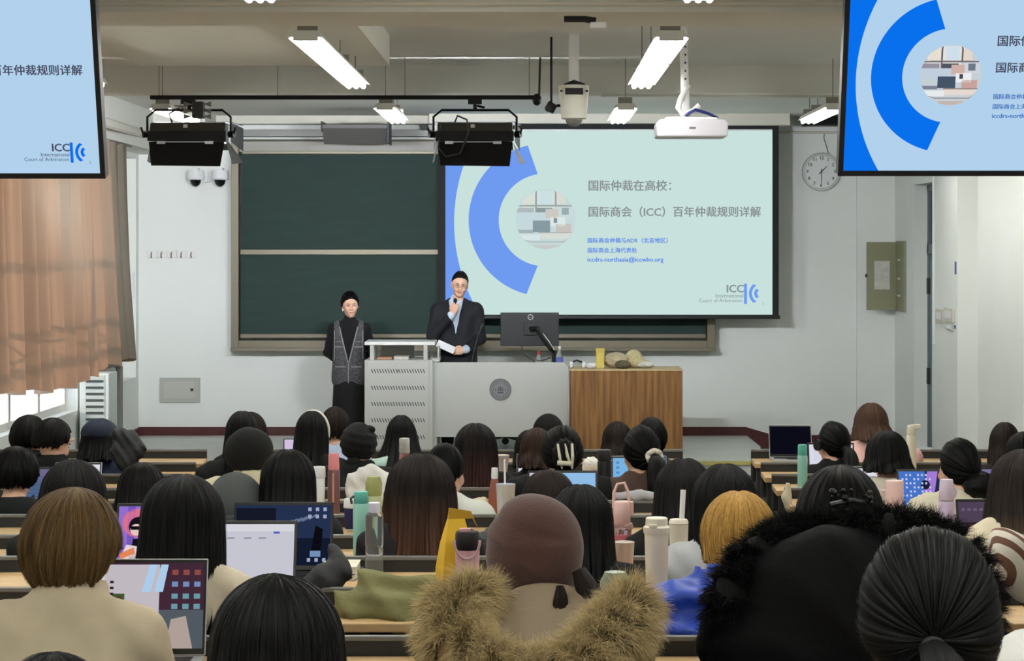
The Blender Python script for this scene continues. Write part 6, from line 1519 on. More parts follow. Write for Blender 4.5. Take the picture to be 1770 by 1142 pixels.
def stripes():
    m = bpy.data.materials.new('brown_cream_stripes'); m.use_nodes = True; nt = m.node_tree; b = nt.nodes['Principled BSDF']; b.inputs['Roughness'].default_value = .9
    tc = nt.nodes.new('ShaderNodeTexCoord'); w = nt.nodes.new('ShaderNodeTexWave'); w.wave_type = 'BANDS'; w.bands_direction = 'DIAGONAL'; w.inputs['Scale'].default_value = 7.5; w.inputs['Distortion'].default_value = 2.0; w.inputs['Detail'].default_value = .5
    r = nt.nodes.new('ShaderNodeValToRGB'); r.color_ramp.interpolation = 'CONSTANT'; r.color_ramp.elements[0].color = s2l((112, 78, 64)); r.color_ramp.elements[1].position = .42; r.color_ramp.elements[1].color = s2l((224, 218, 204))
    nt.links.new(tc.outputs['Object'], w.inputs['Vector']); nt.links.new(w.outputs['Fac'], r.inputs['Fac']); nt.links.new(r.outputs['Color'], b.inputs['Base Color']); return m
person('person in brown and cream striped sweater cut off by the right edge', 1922, 826, 120, nod(8), st(BOB), H_black, 'sweater', (224, 218, 204), pattern=stripes(), bulk=1.2, wide=1.1, arms=dict(L=(-.16, .22, 1.02)))
phone('phone held up by the striped-sweater person at the right edge', xof(1802, 6.35), 6.35, zof(960, 6.35), .3, .1, (36, 30, 34), (226, 218, 224))
# black fur-hooded coat
def blackfur(rec):
    ob = rec['ob']; s = rec['s']; base = ob.location; T = rec['T']
    def L(px, py, d): p = PX(px, py, d); return ((p.x - base.x) / s, (p.y - base.y) / s, (p.z - base.z) / s)
    path = [L(1262, 1120, 5.6), L(1264, 1075, 5.6), L(1276, 1020, 5.58), L(1318, 960, 5.6), L(1375, 930, 5.66), L(1450, 926, 5.62), L(1535, 916, 5.58), L(1600, 928, 5.6), L(1650, 955, 5.6), L(1682, 1002, 5.56), L(1692, 1060, 5.54), L(1680, 1112, 5.52)]
    rad = [.045, .062, .068, .062, .052, .045, .05, .052, .054, .055, .052, .046]
    b = MB(); b.tube(path, [r * .85 for r in rad], 14); core = b.build('fur_trim', mat('black_fur_core', (8, 8, 9), .95), ob, smooth=180)
    fo = link(fur_mesh(path, rad, 46000, .040, 9, (0, -.15, .02), 'fur', fur_mat('black_fur', (7, 7, 8), (19, 19, 20)), width=.0009), 'fur', core); fo['kind'] = 'stuff'
    v, f = surf(lambda p: smin(ell(p, L(1455, 1010, 5.56), (.24, .12, .15)), ell(p, L(1440, 1110, 5.62), (.34, .16, .22)), .08) + .012 * np.abs(np.sin(p[:, 2] * 17 + 2.2 * np.sin(p[:, 0] * 7) + 3 * p[:, 0])), (-.5, -.45, .55), (.55, .3, 1.4), .016); me = np_mesh('hood', v, f, mat('black_coat_shell', (12, 13, 15), .8, spec=.15, bump=.3, bscale=40, noise=.2)); fixn(me); link(me, 'hood', ob)
    b = MB(); r = random.Random(4)
    for k in range(26):
        q = T((r.uniform(-.05, .055), -.128 - r.uniform(0, .012), .055 + r.uniform(-.035, .035))); b.sphere(q, r.uniform(.004, .009), 8, 6)
    b.tube([T((-.05, -.122, .052)), T((0, -.132, .064)), T((.05, -.122, .054))], .008, 8); b.build('beaded_clip', mat('black_beads', (15, 15, 18), .35, spec=.4), ob)
person('person in black coat with wide black fur hood, beaded hair clip', 1450, 803, 146, nod(9), st(SHORT, nape=2.1, tuft=.15, ry=.12, cols=240), H_soft, 'coat', (11, 11, 13), bulk=1.3, wide=1.3, extra=blackfur, turn=.1, seed=141)
person('large black ponytail at lower right, nearest to the viewer, cream ribbed sweater', 1602, 912, 238, nod(12), st(UPDO, cols=300, pole=(-.24, -.95, -.09), sw=.0008), H_black, 'sweater', (206, 190, 158), extra=ponytail((-.030, -.125, -.010), .34, .034, tie_r=.016, sx=1.0), turn=.12, seed=151)
person('person in white sweatshirt mostly cut off at the lower right edge', 1945, 815, 190, nod(11), st(BOB), H_black, 'sweater', (218, 218, 214), bulk=1.2, wide=1.15)
# ------------------------------------------------------------ laptops on the desks
def scr_doc(f, w, h): f.rect(0, 0, w, h, (206, 206, 218), 1); f.rect(0, h * .9, w, h, (222, 222, 230), 2); f.rect(w * .02, h * .52, w * .22, h * .72, (90, 88, 86), 2); f.rect(w * .02, h * .62, w * .22, h * .72, (168, 166, 158), 3); f.disc(w * .30, h * .54, h * .035, (20, 20, 24), 2); [f.rect(w * x, h * .8, w * (x + .07), h * .82, (150, 152, 164), 2) for x in (.22, .36, .52, .66)]; f.rect(w * .8, h * .87, w * .86, h * .9, (90, 100, 200), 3)
def scr_dark(f, w, h):
    f.rect(0, 0, w, h, (40, 54, 86), 1); f.rect(0, 0, w, h * .45, (22, 30, 52), 2); f.rect(0, h * .1, w * .42, h * .95, (24, 28, 44), 2)
    for k in range(6): f.poly([(w * (.42 + .07 * k), h * (.6 + .03 * k)), (w * (.6 + .05 * k), h * (.72 + .02 * k)), (w * (.6 + .05 * k), h * (.76 + .02 * k)), (w * (.42 + .07 * k), h * (.63 + .03 * k))], (110, 126, 160), 3)
    f.poly([(w * .80, h * .2), (w * .9, h * .2), (w * .92, h * .6), (w * .84, h * .66)], (14, 14, 22), 4); f.rect(w * .79, h * .14, w * .9, h * .24, (124, 158, 204), 5)
    for x in (.76, .84, .92):
        for y in (.9, .78): f.rect(w * x, h * y, w * (x + .035), h * (y + .06), (176, 184, 214), 4)
        f.rect(w * x, h * .06, w * (x + .035), h * .12, (176, 184, 214), 4)
def scr_pop(f, w, h):
    f.rect(0, 0, w, h, (150, 116, 214), 1); f.rect(w * .1, 0, w * .18, h, (120, 92, 190), 2); f.disc(w * .2, h * .72, h * .24, (228, 118, 150), 2); f.disc(w * .22, h * .66, h * .16, (26, 18, 26), 3); f.disc(w * .2, h * .6, h * .1, (238, 206, 200), 4); f.rect(w * .14, h * .6, w * .27, h * .66, (20, 16, 22), 5); f.poly([(w * .12, 0), (w * .4, 0), (w * .34, h * .45), (w * .17, h * .45)], (22, 18, 26), 3); f.poly([(w * .04, h * .1), (w * .2, h * .2), (w * .18, h * .3), (w * .03, h * .2)], (236, 140, 90), 4); f.poly([(0, 0), (w * .4, 0), (w * .3, h * .3), (w * .1, h * .35)], (238, 220, 226), 3); f.rect(w * .1, h * .04, w * .45, h * .1, (60, 50, 60), 4)
def scr_mac(f, w, h):
    f.rect(0, 0, w, h, (70, 44, 60), 1); f.rect(0, h * .02, w * .64, h * .98, (206, 198, 206), 2); f.rect(w * .02, h * .02, w * .2, h * .96, (222, 214, 220), 3); f.rect(w * .26, h * .5, w * .36, h * .64, (70, 92, 50), 4); f.disc(w * .31, h * .57, h * .04, (90, 60, 40), 5)
    for k in range(5): f.rect(w * .05, h * (.86 - k * .12), w * .17, h * (.875 - k * .12), (176, 168, 176), 4)
    for k in range(3): f.rect(w * .24, h * (.76 - k * .07), w * .27, h * (.79 - k * .07), (40, 36, 40), 4); f.rect(w * .56, h * (.42 - k * .06), w * .6, h * (.46 - k * .06), (150, 190, 120), 4)
    f.poly([(w * .5, h * .66), (w * .56, h * .98), (w * .62, h * .98), (w * .57, h * .66)], (184, 218, 250), 6); f.poly([(w * .6, h * .66), (w * .65, h * .98), (w * .71, h * .98), (w * .67, h * .66)], (184, 218, 250), 6)
    f.rect(w * .64, 0, w, h * .45, (88, 96, 104), 2); f.poly([(w * .7, 0), (w * .92, 0), (w * .86, h * .38), (w * .74, h * .34)], (186, 170, 162), 3)
    for x in (.74, .83, .92):
        for y in (.86, .72, .58, .46): f.rect(w * x, h * y, w * (x + .05), h * (y + .06), [(110, 164, 176), (150, 80, 76), (120, 150, 200)][int(x * 100 + y * 100) % 3], 4)
def scr_sky(f, w, h): f.rect(0, 0, w, h, (124, 186, 236), 1); f.poly([(0, 0), (w, 0), (w, h * .34), (w * .6, h * .42), (0, h * .22)], (232, 190, 204), 2); f.disc(w * .6, h * .46, h * .16, (236, 236, 244), 2); f.disc(w * .36, h * .36, h * .12, (228, 226, 240), 2); f.rect(0, h * .04, w, h * .08, (150, 130, 160), 3); [f.rect(w * .06, h * (.84 - k * .14), w * .12, h * (.9 - k * .14), (90, 140, 200), 3) for k in range(4)]
def scr_sky2(f, w, h): f.rect(0, 0, w, h, (150, 196, 240), 1); f.rect(0, h * .1, w * .35, h, (222, 212, 232), 2); f.rect(w * .04, h * .6, w * .2, h * .8, (150, 130, 170), 3); f.disc(w * .75, h * .4, h * .2, (226, 232, 246), 2); f.disc(w * .55, h * .25, h * .14, (226, 232, 246), 2)
def scr_page(f, w, h): f.rect(0, 0, w, h, (218, 212, 226), 1); f.rect(w * .1, h * .5, w * .9, h * .6, (110, 70, 96), 2); [f.rect(w * .12, h * (.9 - k * .07), w * .8, h * (.91 - k * .07), (180, 176, 196), 2) for k in range(4)]; [f.rect(w * .12, h * (.4 - k * .06), w * .8, h * (.41 - k * .06), (180, 176, 196), 2) for k in range(5)]
def scr_white(f, w, h): f.rect(0, 0, w, h, (226, 226, 240), 1); f.rect(w * .66, h * .3, w * .92, h * .58, (168, 110, 128), 2); [f.rect(w * .1, h * (.8 - k * .09), w * .55, h * (.815 - k * .09), (190, 190, 206), 2) for k in range(6)]
def scr_blue(f, w, h): f.rect(0, 0, w, h, (104, 112, 156), 1); f.rect(0, h * .82, w, h, (122, 118, 158), 2); f.rect(w * .3, h * .1, w * .8, h * .66, (88, 112, 152), 2); [f.rect(w * .36, h * (.56 - k * .1), w * .74, h * (.57 - k * .1), (70, 84, 124), 3) for k in range(5)]
def scr_icons(f, w, h):
    f.rect(0, 0, w, h, (74, 120, 208), 1); f.rect(w * .5, 0, w, h, (40, 44, 80), 2); f.poly([(w * .4, 0), (w * .62, 0), (w * .75, h), (w * .55, h)], (170, 130, 220), 3); f.disc(w * .5, h * .62, h * .13, (30, 30, 60), 4)
    for i in range(8):
        for j in range(8):
            if (i * 5 + j * 3) % 7 > 1: f.rect(w * (.05 + .075 * i), h * (.06 + .115 * j), w * (.085 + .075 * i), h * (.115 + .115 * j), (206, 216, 244), 5)
def scr_dim(f, w, h):
    f.rect(0, 0, w, h, (92, 76, 100), 1); f.rect(0, h * .05, w, h * .5, (58, 44, 54), 2); f.disc(w * .62, h * .62, h * .22, (30, 28, 32), 3); f.rect(0, h * .02, w, h * .05, (120, 104, 120), 3)
    for i in range(6):
        for j in range(3): f.rect(w * (.08 + .11 * i), h * (.14 + .13 * j), w * (.11 + .11 * i), h * (.18 + .13 * j), (110, 84, 90), 4)
    for i in range(4): f.rect(w * (.05 + .1 * i), h * .78, w * (.11 + .1 * i), h * .84, (128, 106, 138), 4)
def scr_navy(f, w, h): f.rect(0, 0, w, h, (22, 24, 40), 1)
LAPMATS = dict(silver=((176, 178, 180), .35), dark=((52, 53, 56), .45), black=((24, 24, 27), .45))
def laptop(label, px0, px1, pytop, row, painter, lid='dark', yaw=0.0, tilt=.30, strength=.9, ratio=.66, y=None, group='open laptops on the desks', bez=(14, 14, 16)):
    d = y if y else ROW_D[row] - .09
    x0, x1 = xof(px0, d), xof(px1, d); w = x1 - x0; z = desk_z(row) + .001
    hneed = zof(pytop, d) - z; h = max(min(hneed / math.cos(tilt), w * .76), w * .52)
    t = thing('laptop', label, 'laptop', ((x0 + x1) / 2, d, z), yaw, group)
    c, r = LAPMATS[lid]; m = mat('laptop_' + lid, c, r, metal=.4)
    b = MB(); b.box(-w / 2, w / 2, -min(.23, w * .68), 0, .0, .014); base = b.build('keyboard_base', m, t, bevel=.004, smooth=0)
    b = MB(); b.box(-w * .42, w * .42, -w * .36, -.03, .014, .0155); b.box(-w * .14, w * .14, -w * .62, -w * .40, .014, .0148); b.build('keys', M_black, base, smooth=0)
    b = MB(); b.box(-w / 2, w / 2, .0, .007, 0, h); ld = b.build('lid', m, t, bevel=.003, smooth=0); ld.location = (0, .0, .014); ld.rotation_euler = (-tilt, 0, 0)
    b = MB(); b.box(-w / 2 + .003, w / 2 - .003, -.0012, 0, .003, h - .003); bz = b.build('bezel', mat('laptop_bezel', bez, .3), ld, smooth=0)
    f = Flat(1, -w / 2 + .009, .018); painter(f, w - .018, h - .030); f.build('display', bz, strength, loc=(0, -.0012, 0))
    return t
laptop('open laptop with blue-grey document at the far left edge', 2, 104, 780, 4, scr_blue, 'dark', strength=.75)
laptop('laptop with bright white page behind the bobbed head at left', 92, 173, 783, 3, scr_white, 'silver')
laptop('laptop showing a purple and pink picture between the ash blond and black heads', 196, 364, 880, 7, scr_pop, 'dark')
laptop('laptop with white document page beside the long black hair', 318, 510, 905, 8, scr_doc, 'dark')
laptop('laptop with dark blue desktop picture behind the white document', 400, 574, 878, 7, scr_dark, 'black', strength=.8)
laptop('silver laptop with chat window and folders in front of the ash blond person', 128, 355, 979, 9, scr_mac, 'silver', tilt=.22, strength=.85, ratio=.7)
laptop('laptop with white page left of the light-streaked hair', 893, 960, 777, 2, scr_page, 'silver')
laptop('laptop with pale sky wallpaper under the claw clip', 912, 1033, 820, 4, scr_sky2, 'dark')
laptop('laptop with blue and pink sky picture beside the scrunchie ponytail', 1057, 1153, 788, 3, scr_sky, 'silver')
laptop('laptop with white page right of the hair by the maroon beret', 915, 1060, 878, 7, scr_doc, 'black')
laptop('open laptop with black screen on the front desk of the right block', 1330, 1404, 736, 0, scr_navy, 'silver', strength=.4)
laptop('laptop with pale page in front of the ponytail with head band', 1397, 1478, 770, 1, scr_white, 'dark')
laptop('small laptop with pale page left of the black bob in the right block', 1458, 1530, 790, 3, scr_white, 'silver')
laptop('laptop with blue icon-filled desktop beside the pink mug', 1553, 1650, 812, 4, scr_icons, 'black')
laptop('laptop with dim purple picture left of the ombre hair', 1656, 1768, 826, 6, scr_dim, 'dark', strength=.7)
laptop('laptop edge with blue page behind the ombre hair at right', 1690, 1760, 797, 3, scr_blue, 'dark')
t = laptop('tablet with white page right of the neat short black hair', 778, 813, 822, 4, scr_white, 'dark')

# ------------------------------------------------------------ bottles, cups and small things on the desks
def vessel(label, name, cat, px, pybase, pytop, row, parts, dy=.20, group=None):
    """parts: name, [(radius px, height fraction)...], material; sized so the top meets pytop"""
    d = ROW_D[row] - dy; z = desk_z(row) + .001; x = xof(px, d); h = zof(pytop, d) - z; k = d / FPX
    t = thing(name, label, cat, (x, d, z), group=group)
    for nm, pr, m in parts:
        q = MB(); q.lathe([(max(r * k, .0005), f * h) for r, f in pr], n=28); q.build(nm, m, t)
    t['h'] = 0; del t['h']
    return t, h, k
def cyl(r, a, b_, rr=None, e=.02): rr = rr or r; return [(r * .92, a), (r, a + e), (rr, b_ - e), (rr * .92, b_)]
M_teal = mat('mint_bottle', (146, 200, 186), .4); M_tealcap = mat('teal_cap', (92, 176, 160), .45); M_olv = mat('olive_plastic', (150, 152, 96), .25); M_plum = mat('plum_bottle', (116, 78, 80), .25); M_pink = mat('pink_plastic', (224, 140, 144), .4); M_cup = mat('cream_tumbler', (214, 208, 190), .45); M_lav = mat('lavender_bottle', (190, 172, 200), .4); M_blush = mat('blush_plastic', (222, 184, 178), .35)
M_blush_t = mat('clear_blush_plastic', (236, 196, 190), .1, trans=.75)
t, h, k = vessel('plum bottle with pink cap on the desk before the white coat', 'water_bottle', 'bottle', 577, 862, 783, 4, [('body', cyl(11, 0, .74, 10.5), M_plum), ('cap', cyl(9.5, .74, 1.0, 9), M_pink)])
b = MB(); b.box(-.004, .004, -11.4 * k, -10.6 * k, h * .06, h * .7); b.build('gold_stripe', mat('gold_stripe', (196, 150, 116), .4), t, smooth=0)
vessel('white tumbler left of the plum bottle', 'tumbler', 'cup', 551, 865, 806, 4, [('body', cyl(10, 0, .78, 11), M_white), ('lid', cyl(12, .78, 1.0, 11.5), M_white)], dy=.24)
t, h, k = vessel('mint bottle with teal flip cap behind the clear bottle', 'water_bottle', 'bottle', 624, 938, 849, 6, [('body', cyl(13.5, 0, .82, 14), M_teal), ('cap', cyl(12.5, .82, 1.0, 12), M_tealcap)], dy=.26)
b = MB(); b.tube([(-12 * k, -.01, h * .93), (-17 * k, -.02, h * .9), (-15 * k, -.02, h * .82)], .005, 6); b.build('carry_loop', M_dgrey, t)
vessel('olive bottle with glossy olive lid behind the mint bottle', 'water_bottle', 'bottle', 646, 895, 823, 5, [('body', cyl(14, 0, .66, 14), mat('pale_olive_bottle', (170, 178, 136), .4)), ('lid', [(13.5, .66), (14, .7), (14.5, .88), (11, 1.0)], M_olv)])
vessel('white cup with navy sleeve left of the mint bottle', 'paper_cup', 'cup', 606, 915, 861, 5, [('body', cyl(9, 0, .30, 10), M_white), ('sleeve', cyl(9.6, .04, .7, 11.5), mat('navy_sleeve', (42, 42, 92), .6)), ('lid', cyl(12.5, .7, 1.0, 11), M_white)], dy=.12)
vessel('clear empty water bottle with lilac-white cap by the books', 'water_bottle', 'bottle', 647, 985, 868, 7, [('body', [(14.5, 0), (15.5, .02), (15.5, .38), (14.5, .4), (15.5, .42), (15.5, .82), (10, .87)], M_clear), ('cap', [(9, .86), (10, .87), (10, .99), (9, 1.0)], mat('lilac_white_cap', (206, 206, 224), .4))], dy=.12)
vessel('clear and red bottle held near the mint hoodie', 'water_bottle', 'bottle', 699, 800, 757, 2, [('body', cyl(9, 0, .7, 9), mat('clear_red_bottle', (200, 140, 140), .15, trans=.5)), ('cap', cyl(9.5, .7, 1.0, 9), mat('pale_grey_cap', (186, 188, 184), .4))])
vessel('red-brown drink bottle with white cap left of the straw cup', 'drink_bottle', 'bottle', 855, 865, 808, 4, [('body', [(10, 0), (11, .03), (10.5, .5), (6.5, .74), (5.5, .78)], mat('red_tea_bottle', (142, 84, 66), .2)), ('cap', cyl(6, .78, 1.0, 5.6), M_white)])
t, h, k = vessel('clear plastic cup with straw behind the maroon beret', 'drink_cup', 'cup', 874, 872, 836, 5, [('cup', [(12, 0), (13, .04), (16, .86), (17, 1.0)], mat('milky_clear_cup', (226, 222, 210), .15, trans=.5))])
b = MB(); b.tube([(0, 0, h * .2), (-2 * k, 0, h * 1.5)], 1.7 * k, 10); b.build('straw', M_white, t)
vessel('white and pink paper cone cup on the desk before the red-brown hair', 'paper_cup', 'cup', 868, 812, 786, 2, [('cup', [(4, 0), (12, .9), (12.5, 1.0)], mat('pink_white_paper', (232, 206, 190), .7, col2=(236, 232, 224), nscale=6))], dy=.25)
t, h, k = vessel('blush pink sport bottle with arched handle right of the hair by the maroon beret', 'sport_bottle', 'bottle', 1075, 935, 866, 6, [('body', [(14, 0), (17, .04), (17, .5), (20, .55), (18, .62)], M_blush_t), ('drink_infuser', cyl(10, .22, .42, 11), mat('hot_pink_silicone', (224, 96, 130), .5)), ('lid', cyl(15, .62, 1.0, 14), M_blush)], dy=.3)
b = MB(); b.tube([(-15 * k, 0, h * .6), (-14 * k, 0, h * 1.15), (-8 * k, 0, h * 1.3), (4 * k, 0, h * 1.32), (11 * k, 0, h * 1.15), (13 * k, 0, h * .9)], 2.6 * k, 8); b.build('handle', M_blush, t)
b = MB(); b.box(13 * k, 20 * k, -.01, .01, h * .75, h * 1.0); b.build('flip_tab', M_blush, t, smooth=0, bevel=.003)
t, h, k = vessel('cream lidded travel tumbler, the larger front one of two', 'tumbler', 'cup', 1135, 993, 894, 8, [('body', [(17, 0), (17.5, .02), (21, .84)], M_cup), ('base_ring', cyl(17.8, .0, .06, 17.8), mat('tan_base', (170, 150, 110), .5)), ('lid', [(22, .83), (23, .85), (23, .9), (19.5, .92), (19, .99), (17, 1.0)], M_cup)], dy=.16)
b = MB(); b.box(-14 * k, 0, -23 * k, -12 * k, h * .905, h * .94); b.build('sip_tab', M_cup, t, smooth=0, bevel=.002)
t, h, k = vessel('cream tumbler with white straw and green round emblem behind the larger one', 'tumbler', 'cup', 1173, 965, 897, 7, [('body', [(13, 0), (13.5, .02), (17, .92)], M_cup), ('lid', cyl(17.5, .92, 1.0, 16), M_cup)], dy=.22)
b = MB(); b.tube([(5 * k, 0, h * .9), (8 * k, 0, h * 1.48)], 4.6 * k, 12); b.build('straw', M_white, t)
b = MB(); M9 = Matrix.Rotation(math.pi / 2, 4, 'X'); b.lathe([(.001, .0), (11 * k, 0)], c=(-6 * k, -16 * k, h * .42), n=28, M=M9, cap=False); e = b.build('emblem', mat('dark_green_emblem', (40, 78, 58), .5), t)
b = MB(); b.lathe([(.001, .0), (6 * k, 0)], c=(-6 * k, -16.4 * k, h * .42), n=20, M=M9, cap=False); b.build('emblem_centre', M_cup, e)
vessel('small clear dessert cup left of the large tumbler', 'dessert_cup', 'cup', 1078, 962, 936, 7, [('cup', [(14, 0), (15, .05), (19, 1.0)], mat('clear_dessert_cup', (236, 214, 196), .12, trans=.55))], dy=.2)
def pebble(label, name, cat, px, py, r, row, m, dy=.25, rz=0):
    d = ROW_D[row] - dy; b = MB(); z = desk_z(row); b.sphere((0, 0, r[2]), r, 24, 14); o = b.build(name, m, loc=(xof(px, d), d, z), rot=(0, 0, rz), smooth=180); tag(o, label, cat); return o
pebble('mint earphone case left of the large cream tumbler', 'earphone_case', 'case', 1095, 980, (.027, .02, .014), 8, mat('mint_case', (168, 196, 180), .35), .16)
pebble('cream earphone case in front of the mint one', 'earphone_case', 'case', 1098, 995, (.026, .02, .013), 8, mat('cream_case', (226, 206, 182), .35), .24)
t, h, k = vessel('sage green round-lidded bottle behind the fur hood', 'water_bottle', 'bottle', 1063, 1060, 988, 9, [('body', [(24, 0), (26, .03), (26, .55), (22, .6)], mat('sage_bottle', (120, 134, 116), .35)), ('lid', [(24, .6), (26, .64), (26, .9), (18, 1.0)], mat('sage_lid', (140, 154, 136), .35))], dy=.22)
b = MB(); b.lathe([(.001, .0), (5 * k, 0), (5 * k, -.003)], c=(4 * k, -26 * k, h * .72), n=20, M=Matrix.Rotation(math.pi / 2, 4, 'X')); b.build('lid_button', MATS['sage_bottle'], t)
# paper bag and pink tumbler
d = ROW_D[8] - .20; k = d / FPX; z = desk_z(8); hh = zof(884, d) - z
t = thing('paper_bag', 'folded yellow paper bag left of the pink tumbler', 'bag', (xof(788, d), d, z), .35)
M_yb = mat('yellow_paper', (222, 178, 40), .6, noise=.08, nscale=8, bump=.2, bscale=25)
a, c = 30 * k, 22 * k
b = MB(); b.loft([[(-a, -c, 0), (a, -c, 0), (a, c, 0), (-a, c, 0)], [(-a, -c, hh * .45), (a, -c, hh * .45), (a, c, hh * .45), (-a, c, hh * .45)], [(-a * .8, -c * .7, hh * .7), (a * .8, -c * .7, hh * .7), (a * .8, c * .7, hh * .7), (-a * .8, c * .7, hh * .7)], [(-a * .5, -c * .15, hh * .93), (a * .5, -c * .15, hh * .93), (a * .5, c * .15, hh * .93), (-a * .5, c * .15, hh * .93)]]); b.build('bag_body', M_yb, t, smooth=0)
b = MB(); b.prism([(-a * .5, hh * .93), (a * 1.0, hh * .93), (a * 1.3, hh * .84), (a * .9, hh * 1.0), (-a * .4, hh * 1.04)], 'xz', -.004, .004); b.build('bag_fold', mat('dark_yellow_paper', (186, 144, 34), .6), t, smooth=0)
b = MB(); b.prism([(-a * .3, hh * .34), (-a * .1, hh * .3), (a * .15, hh * .58), (-a * .02, hh * .62)], 'xz', -c - .001, -c); b.build('bag_print', mat('brown_print', (150, 104, 50), .7), t, smooth=0)
t, h, k = vessel('pink tumbler with black lid and carry loop right of the yellow bag', 'tumbler', 'cup', 808, 990, 918, 8, [('body', [(17, 0), (18, .03), (21, .8)], mat('dusty_pink', (206, 160, 168), .5)), ('lid', cyl(22, .80, 1.0, 21), M_black)], dy=.34)
b = MB(); b.tube([(22 * k * math.cos(math.pi * (1 + i / 12)), -23 * k, h * .92 + 32 * k * math.sin(math.pi * (1 + i / 12))) for i in range(13)], 2.3 * k, 8); b.build('carry_loop', mat('dusty_pink_strap', (196, 160, 166), .6), t)
b = MB(); b.box(-13 * k, 6 * k, -14 * k, 0, h * 1.0, h * 1.04); b.build('lid_slider', MATS['dusty_pink'], t, smooth=0, bevel=.002)
# books
d = ROW_D[7] - .12; zt = desk_z(7)
for j, (c1, w, dz, lab) in enumerate((((66, 64, 92), .125, 0, 'navy covered book under the white magazine'), ((226, 220, 200), .12, .024, 'white magazine lying on the navy book by the clear bottle'))):
    t = thing('book', lab, 'book', (xof(590, d), d - .02, zt + dz), -.1 + .1 * j, 'books by the clear bottle')
    q = MB(); q.box(-w / 2, w / 2, -.09, .09, .002, .022); q.build('pages', mat('book_pages', (216, 210, 196), .8), t, smooth=0)
    q = MB(); q.box(-w / 2 - .002, w / 2 + .002, -.092, .092, .022, .024); q.box(-w / 2 - .002, w / 2 + .002, -.092, .092, 0, .002); q.build('cover', mat('book_cover_%d' % j, c1, .5), t, smooth=0)
    if j: q = MB(); q.box(-.045, -.01, -.02, .03, .024, .0245); q.build('cover_picture', mat('brown_picture', (110, 70, 48), .6), t, smooth=0)
# bottles and mug of the right block, front rows
t, h, k = vessel('slim mint bottle on the second desk of the right block', 'water_bottle', 'bottle', 1387, 828, 768, 2, [('body', cyl(8.5, 0, .76, 8.5), M_teal), ('cap', cyl(8.2, .76, 1.0, 7.8), M_tealcap)], dy=.28)
t, h, k = vessel('tall cream bottle with handle lid beside the pink sweater', 'water_bottle', 'bottle', 1575, 790, 735, 1, [('body', cyl(9, 0, .8, 8.5), M_cup), ('lid', cyl(8, .8, 1.0, 7), M_cup)], dy=.16)
b = MB(); b.box(-2 * k, 16 * k, -.012, .012, h * .93, h * 1.02); b.build('lid_handle', M_cup, t, smooth=0, bevel=.003)
t, h, k = vessel('lavender bottle with looped cap in front of the cream knit sweater', 'water_bottle', 'bottle', 1636, 905, 828, 6, [('body', cyl(13.5, 0, .72, 13.5), M_lav), ('cap', cyl(13.5, .73, 1.0, 11.5), mat('pale_lavender_cap', (206, 190, 210), .45))], dy=.24)
b = MB(); b.tube([(13 * k, 0, h * .9), (17 * k, 0, h * .84), (14 * k, 0, h * .76)], .005, 6); b.build('cap_loop', MATS['pale_lavender_cap'], t)
t, h, k = vessel('pink mug with white handle beside the icon-filled laptop', 'mug', 'mug', 1546, 882, 830, 5, [('body', [(14, 0), (15, .03), (16, .98), (15, 1.0)], M_blush)], dy=.22)
b = MB(); b.tube([(-15 * k, 0, h * .8), (-25 * k, 0, h * .82), (-26 * k, 0, h * .4), (-22 * k, 0, h * .22), (-14 * k, 0, h * .25)], .007, 8); b.build('handle', mat('white_handle', (232, 214, 206), .4), t)
vessel('black thermos standing left of the sky-picture laptop', 'thermos', 'bottle', 1045, 840, 777, 3, [('body', cyl(12.5, 0, .8, 12.5), M_black), ('cap', cyl(12.5, .81, 1.0, 11.5), M_dgrey)], dy=.3)
# soft things
def blob_at(name, label, cat, px, pyc, r, row, m, seed, dy=.2, amp=.25, group=None):
    d = ROW_D[row] - dy; return crumple(name, label, cat, (xof(px, d), d, desk_z(row)), r, m, seed, amp, group)
blob_at('tissue_pack', 'crumpled cream tissue pack right of the tablet', 'tissues', 830, 845, (.045, .03, .045), 4, mat('cream_tissue', (226, 216, 190), .8), 21)
blob_at('white_bag', 'small white bag with handles behind the thermos', 'bag', 1022, 790, (.05, .05, .05), 1, mat('white_cotton', (222, 218, 210), .9), 22)
blob_at('grey_scarf', 'dark grey knitted scarf beside the maroon beret', 'scarf', 850, 892, (.06, .06, .05), 6, mat('charcoal_knit', (84, 86, 88), .95, noise=.2, bump=.5, bscale=90), 23)
blob_at('yellow_pouch', 'bright yellow pouch beside the navy jacket', 'pouch', 1166, 806, (.032, .03, .018), 2, mat('lemon_yellow', (232, 216, 84), .6), 24)
blob_at('key_charm', 'dark plush key charm by the knit sweater', 'charm', 1620, 790, (.025, .03, .05), 2, mat('black_plush', (26, 26, 28), .9), 25)
d = ROW_D[9] - .12; t = thing('snack_pack', 'blue and white wet-wipe pack left of the maroon beret', 'packet', (xof(846, d), d - .02, desk_z(9)), .2)
b = MB(); b.prism([(-.035, 0), (.035, 0), (.042, .012), (.03, .055), (-.03, .055), (-.042, .012)], 'xz', -.05, .05); b.build('wrapper', mat('pale_blue_film', (166, 190, 214), .3), t, bevel=.004, smooth=0)
b = MB(); b.box(-.028, .028, -.0515, -.0505, .02, .038); b.build('blue_band', mat('deep_blue_print', (40, 74, 150), .4), t, smooth=0)

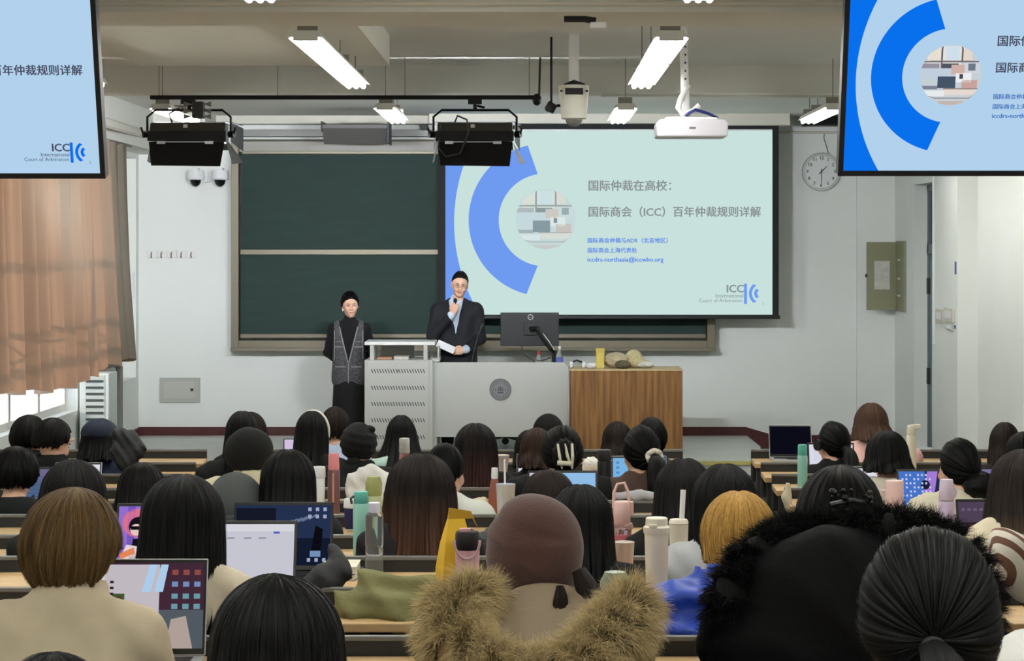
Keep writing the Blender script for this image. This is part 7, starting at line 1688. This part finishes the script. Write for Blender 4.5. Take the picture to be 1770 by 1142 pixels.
# coats laid over rails and seat backs
def soft_coat(name, label, chain, k, m, amp=.010, freq=34, dirn=(1, .2, .8), vox=.013, cat='coat'):
    """a thrown garment: blended rounded masses (px, py, distance, radius px) with diagonal folds"""
    pts = [(np.array(PX(px, py, d)), r * d / FPX) for px, py, d, r in chain]; o = pts[0][0]; q = [(p - o, r) for p, r in pts]; dv = np.array(dirn)
    def fn(p):
        d = None
        for (a, ra), (b_, rb) in zip(q[:-1], q[1:]):
            e = rc(p, a, b_, ra, rb); d = e if d is None else smin(d, e, k)
        ph = p @ dv; w = np.abs(np.sin(ph * freq * .5 + 2.0 * np.sin(p[:, 0] * 9 + p[:, 2] * 5))); w2 = np.abs(np.sin(ph * freq * 1.1 + 3 * np.sin(p[:, 2] * 11 - p[:, 0] * 6)))
        return d + amp * (w - .5) * 1.6 + amp * .5 * w2
    lo = np.min([p - r * 1.3 - .02 for p, r in q], axis=0); hi = np.max([p + r * 1.3 + .02 for p, r in q], axis=0)
    v, f = surf(fn, lo, hi, vox); me = np_mesh(name, v, f, m); fixn(me); ob = link(me, name, loc=tuple(o)); return tag(ob, label, cat)
M_olc = mat('olive_cotton', (116, 114, 74), .9, noise=.18, nscale=5, bump=.3, bscale=60)
soft_coat('olive_coat', 'olive green coat thrown over the desk left of the fur hood', [(604, 1056, 6.9, 34), (650, 1018, 6.95, 36), (740, 1022, 6.95, 36), (815, 1024, 6.92, 34), (800, 1066, 6.85, 34), (690, 1062, 6.86, 40), (615, 1050, 6.88, 36)], .04, M_olc, .020, 24, (.8, .2, .9))
soft_coat('white_coat', 'white coat hung over the rail below the black head scarf', [(612, 832, 10.52, 17), (640, 824, 10.53, 20), (690, 838, 10.52, 18), (655, 858, 10.5, 16), (610, 858, 10.5, 14)], .04, mat('white_padded', (222, 222, 218), .8, bump=.2, bscale=30), .007, 60)
soft_coat('grey_coat', 'pale grey coat laid on the rail behind the brown sweater', [(1064, 857, 10.5, 8), (1100, 856, 10.5, 9), (1138, 856, 10.5, 9)], .03, mat('pale_grey_padded', (176, 176, 182), .8), .005, 60)
soft_coat('black_coat', 'black coat hung over the rail right of the dark blue laptop', [(578, 952, 7.25, 15), (586, 985, 7.2, 17), (562, 1005, 7.15, 24), (545, 1016, 7.12, 28)], .06, mat('black_nylon', (20, 21, 24), .7), .006, 44)
soft_coat('padded_jacket', 'black padded jacket piled beside the navy cap at left', [(204, 752, 12.3, 16), (222, 760, 12.28, 17), (236, 778, 12.26, 15), (218, 798, 12.25, 18), (205, 778, 12.26, 16)], .03, mat('black_padded', (26, 27, 32), .6), .008, 90)
soft_coat('cream_coat', 'cream coat hanging at the aisle end of the right block', [(1362, 838, 11.1, 6), (1360, 860, 11.1, 8), (1364, 880, 11.1, 9)], .03, mat('cream_wool', (206, 196, 170), .9), .004, 60)
